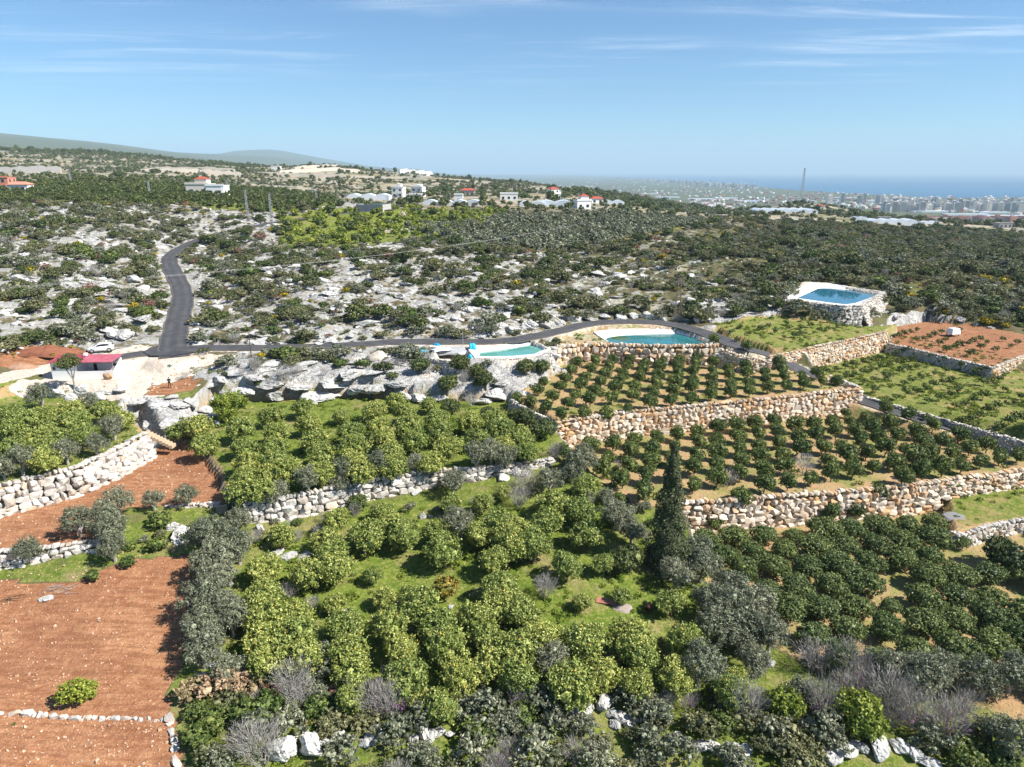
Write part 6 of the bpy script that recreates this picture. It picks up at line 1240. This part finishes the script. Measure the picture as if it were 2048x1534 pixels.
m.add(ring(-.45, .29) + ring(.45, .29) + ring(-.45, .26) + ring(.40, .26) + [(0, .45, 0), (0, .40, 0)], [(k, (k + 1) % n, n + (k + 1) % n, n + k) for k in range(n)] + [(2 * n + k, 3 * n + k, 3 * n + (k + 1) % n, 2 * n + (k + 1) % n) for k in range(n)] + [(k, 2 * n + k, 2 * n + (k + 1) % n, (k + 1) % n) for k in range(n)] + [(n + k, n + (k + 1) % n, 4 * n) for k in range(n)] + [(3 * n + k, 4 * n + 1, 3 * n + (k + 1) % n) for k in range(n)]); m.obj('drum', RUST, r)
for yy in (-.2, .2): m = MB(); m.add(ring(yy - .02, .292) + ring(yy, .31) + ring(yy + .02, .292), [(j * n + k, j * n + (k + 1) % n, (j + 1) * n + (k + 1) % n, (j + 1) * n + k) for j in range(2) for k in range(n)]); m.obj('hoop', RUST, r)
# stairs
def stairs(name, a, b, n, w, label, mat):
    A_, B_ = Vector(a), Vector(b); d = B_ - A_; r = empty(name, a, label=label, cat='steps'); side = Vector((-d.y, d.x, 0)).normalized() * w / 2; run = Vector((d.x, d.y, 0)) / n; up = d.z / n
    for k in range(n):
        p = run * k; q = run * (k + 1.06); z1 = up * (k + 1); m = MB(); zz = (z1 - .45, z1)
        m.add([(pt + s_ * side).to_tuple()[:2] + (h_,) for h_ in zz for pt, s_ in ((p, -1), (p, 1), (q, 1), (q, -1))], [(3, 2, 1, 0), (4, 5, 6, 7), (0, 1, 5, 4), (1, 2, 6, 5), (2, 3, 7, 6), (3, 0, 4, 7)]); m.obj('step', mat, r)
STEP = plain('step_stone', (0.50, 0.38, 0.26), 0.9, 0.1, 0.2, 2)
stairs('stone_steps', P(446, 1052, -37.1) + (-37.2,), P(443, 1010, -35.4) + (-35.4,), 7, 1.1, 'short flight of tan steps through the low wall', STEP)
stairs('stone_steps', P(348, 893, -34.4) + (-34.3,), P(290, 863, -32.4) + (-32.4,), 9, 1.0, 'flight of tan steps descending from the left lemon patch', STEP)
# stick trellis and cut branches
def sticks(name, px, py, w, d, n, r_, mat, label, cat, seed, hgt=1.0, flat=False):
    (x, y, z), = G([px], [py]); root = empty(name, (x, y, z), label=label, cat=cat); q = random.Random(seed)
    for k in range(n):
        if flat: a = (q.uniform(-w, w) / 2, q.uniform(-d, d) / 2, .05 + .25 * q.random()); an = q.gauss(.3, .5); l = q.uniform(.6, 1.6); b = (a[0] + math.cos(an) * l, a[1] + math.sin(an) * l * .6, .05 + .3 * q.random())
        elif k % 3 == 0: xx = -w / 2 + w * k / n; a = (xx, q.uniform(-.2, .2), -.1); b = (xx + q.uniform(-.2, .2), q.uniform(-.2, .2), hgt * q.uniform(.9, 1.15))
        else: zz = hgt * q.uniform(.3, 1); xx = q.uniform(-w / 2, w / 2 - 2); a = (xx, q.uniform(-.3, .3), zz); b = (xx + q.uniform(1.4, 2.8), q.uniform(-.3, .3), zz + q.uniform(-.25, .25))
        MB().bar(a, b, r_, r_ * .6, 5).obj('branch' if flat else 'stick', mat, root)
sticks('stick_fence', 790, 731, 7.0, 1.0, 30, 0.04, GREYBARK, 'rough fence of grey sticks beside the sand pile', 'fence', 4)
sticks('branch_pile', 112, 1182, 2.6, 1.2, 22, 0.022, GREYBARK, 'pile of cut branches at the edge of the large red field', 'branches', 6, flat=True)
sticks('branch_pile', 15, 1200, 1.5, .8, 8, 0.03, WOODP, 'few dark cut branches on the red field by the picture edge', 'branches', 7, flat=True)
def hose(pxs, r_, mat, label):
    w = G([a for a, b in pxs], [b for a, b in pxs]); m = MB(); c0 = Vector(w[0]); pts_ = [Vector(q) - c0 + Vector((0, 0, .04)) for q in w]
    for i in range(len(pts_) - 1):
        for k in range(4):
            a, b = pts_[i].lerp(pts_[i + 1], k / 4), pts_[i].lerp(pts_[i + 1], (k + 1) / 4)
            for q in (a, b): q.z = float(hs(q.x + c0.x, q.y + c0.y)) - c0.z + r_
            m.bar(a, b, r_, n=5)
    tag(obj('hose', m.mesh('hose', mat), None, c0), label, 'hose')
BLK = plain('black_pipe', (0.025, 0.025, 0.025), 0.6, 0.3)
hose([(515,772),(513,762),(518,750),(530,744),(545,742),(556,742)], 0.05, BLK, 'black hose curving over the white outcrop')
hose([(1925,1420),(1955,1430),(1965,1445),(1968,1460)], 0.02, BLK, 'thin dark hose on bare soil in the bottom right corner'); hose([(2010,1435),(2016,1450),(2040,1462),(2070,1465)], 0.02, BLK, 'second thin dark hose at the right picture edge')
hose([(640,553),(680,568),(720,585),(775,622)], 0.05, RUST, 'thin rusty pipe running down the rocky slope'); hose([(292,455),(318,470),(342,485),(356,498)], 0.05, WOODP, 'dark pipe running down the far rocky slope to the road')
m = MB(); a_, b_ = Vector((*P(1106, 686, -29.4), -29.4)), Vector((*P(1255, 716, -32.7), -32.6)); tag(obj('iron_pipe', MB().bar((0, 0, 0), b_ - a_, .09, n=8).mesh('iron_pipe', RUST), None, a_), 'rusty iron pipe slanting down across the reservoir wall', 'pipe')
# ------------------------------------------------------------------ houses and far things
CREAM = plain('cream_render', (0.66, 0.60, 0.52), 0.85, 0.15, 0.06, 0.3); TILE = plain('red_tile', (0.40, 0.09, 0.06), 0.8, 0.2, 0.2, 1.5); PINK = plain('salmon_render', (0.62, 0.25, 0.17), 0.85, 0.15, 0.08, 0.4)
GREYR = plain('grey_render', (0.40, 0.38, 0.36), 0.9, 0.15, 0.12, 0.4); FRAME = plain('window_frame', (0.30, 0.27, 0.25), 0.6, 0.3); PALEST = plain('pale_stonework', (0.62, 0.55, 0.46), 0.9, 0.1, 0.15, 0.5)
def at(px, Y):
    x, y, _ = C(px, Y, -20); z = float(hs(x, y)); x, y, _ = C(px, Y, z); return x, y, float(hs(x, y))
def house(px, Y, w, d, h, st, wall, roof, rz, label, nwin=3, balcony=False, tower=None, name='house'):
    x, y, z = at(px, Y); r = empty(name, (x, y, z), rz, label=label, cat='house'); NOGO.append([(x - w * .7, y - d), (x + w * .7, y - d), (x + w * .7, y + d), (x - w * .7, y + d)])
    MB().box(-w / 2, w / 2, -d / 2, d / 2, -2.5, h).obj('wall', wall, r); sh = h / st
    if roof == 'flat':
        MB().box(-w / 2 - .25, w / 2 + .25, -d / 2 - .25, d / 2 + .25, h + .003, h + .3).obj('roof', wall, r)
        m = MB(); m.box(-w / 2 - .25, w / 2 + .25, -d / 2 - .25, -d / 2 - .05, h + .303, h + .9).obj('parapet', wall, r)
    else:
        rm = TILE if roof == 'tile' else roof; o_ = .5
        v = [(-w / 2 - o_, -d / 2 - o_, h), (w / 2 + o_, -d / 2 - o_, h), (w / 2 + o_, d / 2 + o_, h), (-w / 2 - o_, d / 2 + o_, h), (-w / 2 + d * .35, 0, h + d * .22), (w / 2 - d * .35, 0, h + d * .22)]
        MB().add(v, [(0, 1, 5, 4), (2, 3, 4, 5), (1, 2, 5), (3, 0, 4), (3, 2, 1, 0)]).obj('roof', rm, r)
    for s in range(st):
        for k in range(nwin):
            cx = -w / 2 + w * (k + .5) / nwin; ww = min(1.3, w / nwin * .45); z0 = s * sh + .9
            f_ = MB().box(cx - ww / 2 - .1, cx + ww / 2 + .1, -d / 2 - .08, -d / 2 - .003, z0 - .1, z0 + 1.35).obj('window', FRAME, r); MB().box(cx - ww / 2, cx + ww / 2, -d / 2 - .11, -d / 2 - .083, z0, z0 + 1.25).obj('pane', GLASS, f_)
        for k in range(2):
            cy = -d / 2 + d * (k + .5) / 2; z0 = s * sh + .9
            f_ = MB().box(w / 2 + .003, w / 2 + .08, cy - .6, cy + .6, z0 - .1, z0 + 1.35).obj('window', FRAME, r); MB().box(w / 2 + .083, w / 2 + .11, cy - .5, cy + .5, z0, z0 + 1.25).obj('pane', GLASS, f_)
        if balcony and s >= 0:
            b_ = MB().box(w * .05, w / 2 + .1, -d / 2 - 2.4, -d / 2 - .12, s * sh - .18, s * sh + .02).obj('balcony', wall, r); MB().box(w * .05, w / 2 + .1, -d / 2 - 2.4, -d / 2 - 2.28, s * sh + .023, s * sh + .9).obj('railing', wall, b_)
            MB().box(w / 2 - .25, w / 2 + .05, -d / 2 - 2.25, -d / 2 - 1.95, s * sh + .023, (s + 1) * sh - .19).obj('pillar', wall, b_)
    if tower:
        tw, th, tm = tower; MB().box(-tw * .3, tw * .7, -d / 4, d / 3, h + .305, h + th).obj('stair_house', wall, r); m = MB(); m.add([(-tw * .3 - .4, -d / 4 - .4, h + th + .003), (tw * .7 + .4, -d / 4 - .4, h + th + .003), (tw * .7 + .4, d / 3 + .4, h + th + .003), (-tw * .3 - .4, d / 3 + .4, h + th + .003), (tw * .2, 0, h + th + (1.3 if tm is TILE else .25))], [(0, 1, 4), (1, 2, 4), (2, 3, 4), (3, 0, 4), (3, 2, 1, 0)]).obj('tower_roof', tm, r)
    return r
house(403, 338, 10.5, 9, 4.4, 1, CREAM, 'flat', 0.05, 'cream house with red-topped stair tower amid the dark orchard', 2, False, (5.5, 2.4, TILE))
house(437, 336, 8.0, 8, 4.2, 1, WHITE, 'flat', 0.05, 'white house wing with blue-shaded verandah in the dark orchard', 2, True)
house(8, 350, 9, 7, 5.6, 2, PINK, 'flat', 0.1, 'salmon house at the left picture edge', 2)
house(44, 345, 9, 6, 3.4, 1, WHITE, PINK, 0.1, 'low white house with orange roof at the left picture edge', 2)
house(798, 500, 8, 8, 6.6, 2, WHITE, 'flat', -0.1, 'white two-storey block beside the long greenhouse', 2, True, (3, 2.4, WHITE))
house(837, 520, 8.5, 8, 6.4, 2, WHITE, 'flat', -0.2, 'white flat-roofed house right of the two-storey block', 2, False, (4, 2.0, WHITE))
house(832, 470, 8, 5, 3.0, 1, WHITE, 'flat', 0, 'low white shed in front of the flat-roofed houses', 2)
house(918, 430, 5, 5, 4.4, 1, WHITE, 'flat', 0, 'small plain white cube house among dark trees', 1)
house(936, 560, 11, 7, 4.2, 1, GREYR, TILE, 0, 'dull house with red roof behind the white greenhouse strip', 3)
house(1106, 560, 7.5, 7.5, 6.6, 2, WHITE, 'tile', 0.4, 'white villa with small red roof on the wooded slope', 2, True)
house(1164, 392, 8, 7, 4.2, 1, WHITE, 'flat', 0.25, 'white cube house with red-roofed stair tower at the end of the olive grove', 2, False, (4.4, 2.4, TILE))
house(1192, 470, 8, 6, 3.2, 1, WHITE, 'tile', 0.2, 'low red-roofed house right of the white cube house', 2)
house(1018, 455, 11, 7, 4.0, 1, WHITE, 'flat', 0.0, 'low white building at the right end of the greenhouse strip', 3)
house(1548, 720, 14, 7, 4.0, 1, WHITE, 'tile', 0.0, 'long red-roofed building on the mast hill', 4)
house(1638, 790, 9, 7, 4.5, 1, CREAM, 'tile', 0.0, 'small red-roofed house right of the mast', 2)
house(1766, 520, 7, 6, 3.4, 1, GREYR, 'flat', 0.0, 'grey flat-roofed house behind the white greenhouse', 2)
house(1878, 620, 9, 6, 3.2, 1, CREAM, 'flat', 0.0, 'cream low house on the scrubby lower slope', 2)
house(2005, 560, 10, 7, 3.6, 1, GREYR, 'flat', 0.0, 'grey low house near the right picture edge', 3)
house(553, 1000, 12, 8, 6, 1, WHITE, 'flat', 0.0, 'tiny white house on the far stone-walled hill', 2)
# concrete water tank by the road
def tank():
    x, y, z = at(748, 312); r = empty('water_tank', (x, y, z), -0.25, label='open concrete water tank beside the upper road', cat='tank'); w, d, h = 12.5, 9, 2.9
    for a in (MB().box(-w / 2, w / 2, -d / 2, -d / 2 + .3, -2, h), MB().box(-w / 2, w / 2, d / 2 - .3, d / 2, -2, h), MB().box(-w / 2, -w / 2 + .3, -d / 2 + .303, d / 2 - .303, -2, h), MB().box(w / 2 - .3, w / 2, -d / 2 + .303, d / 2 - .303, -2, h)): a.obj('wall', CONC, r)
    MB().box(-w / 2 + .3, w / 2 - .3, -d / 2 + .3, d / 2 - .3, -2, h - 1.0).obj('water', PWT, r)
tank()
# greenhouses
GH = plain('greenhouse_film', (0.66, 0.71, 0.75), 0.35, 0.4, 0.12, 0.15)
def greenhouse(px, Y, w, d, h, label, n=None, rz=0.0, z=None, cat='greenhouse', mat=None):
    x, y, zz = at(px, Y); z = zz if z is None else z; r = empty('greenhouse', (x, y, z), rz, label=label, cat=cat, group='white plastic greenhouses'); n = n or max(2, int(w / 7)); bw = w / n
    NOGO.append([(x - w * .52, y - d * .6), (x + w * .52, y - d * .6), (x + w * .52, y + d * .6), (x - w * .52, y + d * .6)])
    k_ = 7; arc = [(-bw / 2 + bw * i / (k_ - 1), h * .6 + h * .4 * math.sin(math.pi * i / (k_ - 1))) for i in range(k_)]; me = MB().prism([(-bw / 2, -2.5)] + arc + [(bw / 2, -2.5)], -d / 2, d / 2).mesh('bay', mat or GH)
    for i in range(n): o = obj('bay', me, r, (-w / 2 + bw * (i + .5), 0, 0.002 * (i % 2)))
for q in [(738,430,26,10,3.2,'long pale blue greenhouse left of the two-storey block'),(905,395,32,9,3.0,'thin white greenhouse strip among trees'),(1064,400,14,8,3.0,'small white greenhouse left of the white cube house'),(1110,405,20,12,3.4,'white greenhouse beside the white cube house'),(1226,480,14,9,3.0,'white greenhouse right of the cube house'),
          (1392,560,16,9,3.2,'white greenhouse behind the scrub crest'),(1470,590,22,10,3.2,'pale greenhouse below the mast hill'),(1566,600,48,26,4.0,'big sloping white greenhouse on the mast hill'),(1718,505,9,8,3.0,'small white greenhouse dome in the scrub'),(1780,500,32,12,3.6,'long bright white greenhouse in the scrub'),(1858,540,12,8,3,'low white greenhouse by the cream house'),(1960,700,30,12,3.4,'white greenhouse on the lower slope'),(2030,640,26,12,3.4,'white greenhouse at the right picture edge'),(2020,900,50,16,4,'far white greenhouse row near the right picture edge')]: greenhouse(*q)
gi = 0
for px, py, w, d in sorted([(1800,417,110,40),(1862,424,150,34),(1945,420,110,30),(1930,430,150,30),(2012,433,150,34),(1985,426,110,24),(1240,392,110,40),(1335,397,130,36),(1400,400,140,40),(1452,398,120,40),(1300,389,110,30),(1495,404,110,36),(1740,402,120,40),(1690,396,140,40)]):
    xx, yy = P(px, py, -147); x0, y0 = xx, yy; r = empty('greenhouse', (x0, y0, float(hs(x0, y0))), 0, label=f'white greenhouse roofs on the coastal plain, {ordn(gi)} from left', cat='greenhouse', group='white greenhouses on the coastal plain'); gi += 1
    MB().box(-w / 2, w / 2, -d / 2, d / 2, -1, 5).obj('film_roof', GH, r)
# long pale walls and terraces on the far hills
def far_wall(px0, Y0, px1, Y1, h, label, dz=0.0, mat=PALEST, th=1.5):
    a, b = at(px0, Y0), at(px1, Y1); n = 14; v, f = [], []
    for i in range(n + 1):
        t = i / n; x, y = a[0] + (b[0] - a[0]) * t, a[1] + (b[1] - a[1]) * t; z = float(hs(x, y)); hh = h * (0.85 + 0.3 * ((i * 37) % 7) / 7)
        v += [(x - a[0], y - a[1], z - a[2] - 2 + dz), (x - a[0], y - a[1], z - a[2] + hh + dz), (x - a[0], y - a[1] + th, z - a[2] + hh + dz), (x - a[0], y - a[1] + th, z - a[2] - 2 + dz)]
    for i in range(n): f += [(4 * i + k, 4 * i + (k + 1) % 4, 4 * i + 4 + (k + 1) % 4, 4 * i + 4 + k) for k in range(4)]
    f += [(0, 1, 2, 3), tuple(4 * n + k for k in (3, 2, 1, 0))]
    tag(obj('far_terrace_wall', MB().add(v, f).mesh('far_terrace_wall', mat), None, a), label, 'wall', kind='thing')
far_wall(-20, 620, 122, 640, 5, 'tall quarry-like pale wall at the left picture edge', mat=GREYR); far_wall(282, 780, 400, 800, 4, 'long pale terrace wall on the far left hill'); far_wall(400, 790, 482, 800, 5, 'second long pale terrace wall right of the first'); far_wall(300, 860, 470, 870, 5, 'upper pale terrace wall behind the long ones')
far_wall(560, 900, 720, 960, 4.5, 'broad pale stone wall below the summit of the walled hill'); far_wall(590, 980, 680, 1010, 4, 'upper pale stone wall on the walled hill'); far_wall(520, 840, 690, 850, 4, 'lower tan terrace wall on the walled hill'); far_wall(700, 860, 770, 870, 3, 'short tan terrace wall right of the walled hill'); far_wall(800, 1050, 865, 1060, 7, 'bright white building row right of the walled hill', mat=WHITE)
far_wall(70, 330, 200, 328, 1.2, 'low pale wall between left orchards'); far_wall(320, 298, 420, 296, 1.0, 'pale stone edge below the dark orchard'); far_wall(1240, 330, 1378, 352, 1.6, 'pale stone bank along the right edge of the olive grove'); far_wall(770, 268, 830, 270, 1.0, 'short pale wall at the left corner of the olive grove')
# radio mast on the hill
lattice(1605, 0, 336, 3.0, 0.9, GALV, 'tall radio mast on the wooded hill before the sea', 1, Y=850, key='M', name='radio_mast', armw=2.4, r=0.14)
# ------------------------------------------------------------------ the coastal towns
def tower_mesh(name, w, d, n, wall, band):
    m = MB(); h = 3.1
    m.box(-w / 2, w / 2, -d / 2, d / 2, -3, n * h); me = m.mesh(name, wall); b = bmesh.new(); b.from_mesh(me); me.materials.append(band); me.materials.append(GLASS)
    def bx(x0, x1, y0, y1, z0, z1, mi):
        vs = [b.verts.new(q) for q in ((x0,y0,z0),(x1,y0,z0),(x1,y1,z0),(x0,y1,z0),(x0,y0,z1),(x1,y0,z1),(x1,y1,z1),(x0,y1,z1))]
        for q in ((0,3,2,1),(4,5,6,7),(0,1,5,4),(1,2,6,5),(2,3,7,6),(3,0,4,7)): b.faces.new([vs[i] for i in q]).material_index = mi
    for k in range(n):
        bx(-w * .42, w * .42, -d / 2 - .9, -d / 2 - .02, k * h + .05, k * h + 1.1, 1); bx(-w * .46, w * .46, -d / 2 - .015, -d / 2 + .2, k * h + 1.25, k * h + 2.6, 2)
        bx(w / 2 + .02, w / 2 + .25, -d * .3, d * .3, k * h + 1.0, k * h + 2.4, 2)
    bx(-w * .2, w * .2, -d * .2, d * .2, n * h + .02, n * h + 3, 0); b.to_mesh(me); b.free(); return me
TW = [tower_mesh('tower', w, d, n, a, b) for w, d, n, a, b in [(20, 16, 15, WHITE, CREAM), (24, 15, 13, CREAM, WHITE), (18, 18, 17, WHITE, GREYR), (30, 15, 11, GREYR, WHITE), (22, 16, 14, CREAM, GREYR)]]
rc = np.random.default_rng(12); tl = []
for _ in range(125): tl.append((rc.uniform(1768, 2075), rc.uniform(410, 424)))
for _ in range(14): tl.append((rc.uniform(1650, 1790), rc.uniform(398, 408)))
base_line = [(985, 348.6), (1100, 350.8), (1200, 354.5), (1300, 361), (1400, 369), (1480, 374.5), (1520, 376.5)]
for _ in range(160):
    px = rc.uniform(985, 1520) if rc.random() < .4 else rc.triangular(1180, 1430, 1520); by = np.interp(px, [a for a, b in base_line], [b for a, b in base_line]); tl.append((px, by + rc.uniform(-1.0, 2.6) * (by - 346) / 20))
tl.sort()
ln_, lf_ = 0, 0
for i, (px, py) in enumerate(tl):
    x, y = P(px, py, -147); s = rc.uniform(.8, 1.2)
    if pin(SEAPOLY, np.array([x]), np.array([y]))[0]: continue
    o = obj('apartment_tower', TW[i % 5], None, (x, y, float(hs(x, y)))); o.scale = (s * .85, s * .85, rc.uniform(.55, .95)); o.rotation_euler = (0, 0, rc.uniform(-.5, .5))
    if px > 1600: ln_ += 1; tag(o, f'pale apartment tower in the near seaside town, {ordn(ln_ - 1)} from its left end', 'tower', 'towers of the near seaside town')
    else: lf_ += 1; tag(o, f'tiny pale tower of the far coastal city, {ordn(lf_ - 1)} from its left end', 'tower', 'towers of the far coastal city')
BRICKR = plain('terracotta_render', (0.36, 0.15, 0.11), 0.85, 0.15, 0.12, 0.1)
BLK_ = [tower_mesh('block', 38, 16, 5, BRICKR, CREAM), tower_mesh('block', 30, 16, 6, BRICKR, PINK)]
for i, px in enumerate([1836, 1852, 1872, 1889, 1905, 1921, 1940, 1957, 1972, 1993, 2008, 2022, 2040, 2060]):
    x, y = P(px, 440.5 + (i % 3) * 1.0, -141); o = obj('brick_block', BLK_[i % 2], None, (x, y, float(hs(x, y)))); o.rotation_euler = (0, 0, rc.uniform(-.3, .3)); tag(o, f'terracotta apartment block at the foot of the hill, {ordn(i)} from the left', 'apartment block', 'terracotta apartment blocks')
# low houses of the plain, too small to tell apart
bxm = []
for nm, wm in (('plain_house', WHITE), ('plain_house', CREAM), ('plain_house', TILE), ('plain_house', GREYR)): bxm.append(MB().box(-.5, .5, -.5, .5, -.3, .5).mesh(nm, wm))
n = 3600; px = rc.uniform(980, 2100, n); py = 350 + 90 * rc.random(n) ** 0.9; xy = np.array([P(a, b, -146) for a, b in zip(px, py)]); k = ~pin(SEAPOLY, xy[:, 0], xy[:, 1]) & (xy[:, 1] > 1500) & (fbm(xy[:, 0] / 400, xy[:, 1] / 400, 3, 8) > 0.44); xy = xy[k]; s = rc.uniform(9, 20, len(xy))
gn_scatter('town_houses', bxm, np.stack([xy[:, 0], xy[:, 1], hs(xy[:, 0], xy[:, 1])], -1), np.stack([s, s * rc.uniform(.6, 1.4, len(s)), rc.uniform(7, 16, len(s))], -1), np.stack([0 * s, 0 * s, rc.uniform(0, 3, len(s))], -1), rc.integers(0, 4, len(s)), 'scattered low houses across the coastal plain', 'town')
# ------------------------------------------------------------------ woods further off
def woods(name, poly, dens, keys, size, thr, label, seed, nscale=45):
    r_ = np.random.default_rng(seed); xy = sample([(a, b) for a, b, c_ in [C(p[0], p[1], -20) for p in poly]], dens, r_, 90000); x, y = xy[:, 0], xy[:, 1]
    k = (fbm(x / nscale, y / nscale, 3, seed) + r_.uniform(-.12, .12, len(x)) > thr) & keepout(x, y, 1.5, False)
    for q in GP.values(): k &= ~pin(q, x, y)
    k &= ~pin(HILL, x, y)
    x, y = x[k], y[k]; s = size * np.clip(r_.lognormal(0, .3, len(x)), .5, 2.0); ms = fm(*keys)
    gn_scatter(name, ms, np.stack([x, y, hs(x, y) - .3], -1), np.stack([s, s, s * r_.uniform(.7, 1.2, len(s))], -1), np.stack([0 * x, 0 * x, r_.uniform(0, 6.28, len(x))], -1), r_.integers(0, len(ms), len(x)), label, 'trees')
woods('valley_trees', [(-250,385),(620,375),(760,310),(1000,345),(1300,365),(1500,425),(1700,430),(2300,500),(2300,760),(1700,740),(1300,700),(-250,700)], 0.024, ('far_dark', 'far_olive', 'far_citrus', 'far_maquis'), 0.85, 0.50, 'mixed trees filling the middle distance', 51)
woods('hill_scrub', [(-250,690),(1300,690),(1400,1150),(900,1300),(-250,1300)], 0.017, ('far_maquis', 'far_maquis', 'far_dark', 'far_olive'), 0.95, 0.50, 'dark scrub on the far hills', 52, 60)
woods('ridge_wood', [(1100,560),(1420,640),(1560,800),(1500,1150),(1150,1150)], 0.030, ('far_dark', 'far_olive'), 1.1, 0.30, 'dense dark wood on the ridge', 53)
woods('mast_hill_wood', [(1480,600),(1700,560),(2250,600),(2250,1300),(1750,1100),(1560,950)], 0.018, ('far_dark', 'far_maquis', 'far_olive'), 1.0, 0.42, 'scrub and trees on the mast hill', 54)
woods('left_ridge_wood', [(-250,1250),(700,1250),(600,1700),(-250,1900)], 0.012, ('far_dark', 'far_maquis'), 1.25, 0.42, 'scrubby wood on the long left ridge', 55, 90)
# ------------------------------------------------------------------ the hazy air of the coast
hz = MB().box(-150000, 150000, -60, 155000, -160, 620).mesh('haze'); th = bpy.data.materials.new('haze'); th.use_nodes = True; th.node_tree.nodes.clear()
ho = th.node_tree.nodes.new('ShaderNodeOutputMaterial'); hv = th.node_tree.nodes.new('ShaderNodeVolumePrincipled')
hv.inputs['Color'].default_value = (0.62, 0.84, 1.0, 1); hv.inputs['Density'].default_value = 7.5e-5; hv.inputs['Anisotropy'].default_value = 0.0
th.node_tree.links.new(hv.outputs[0], ho.inputs['Volume']); hz.materials.append(th)
tag(obj('haze', hz), 'pale blue haze lying over the coast', 'haze', kind='stuff')
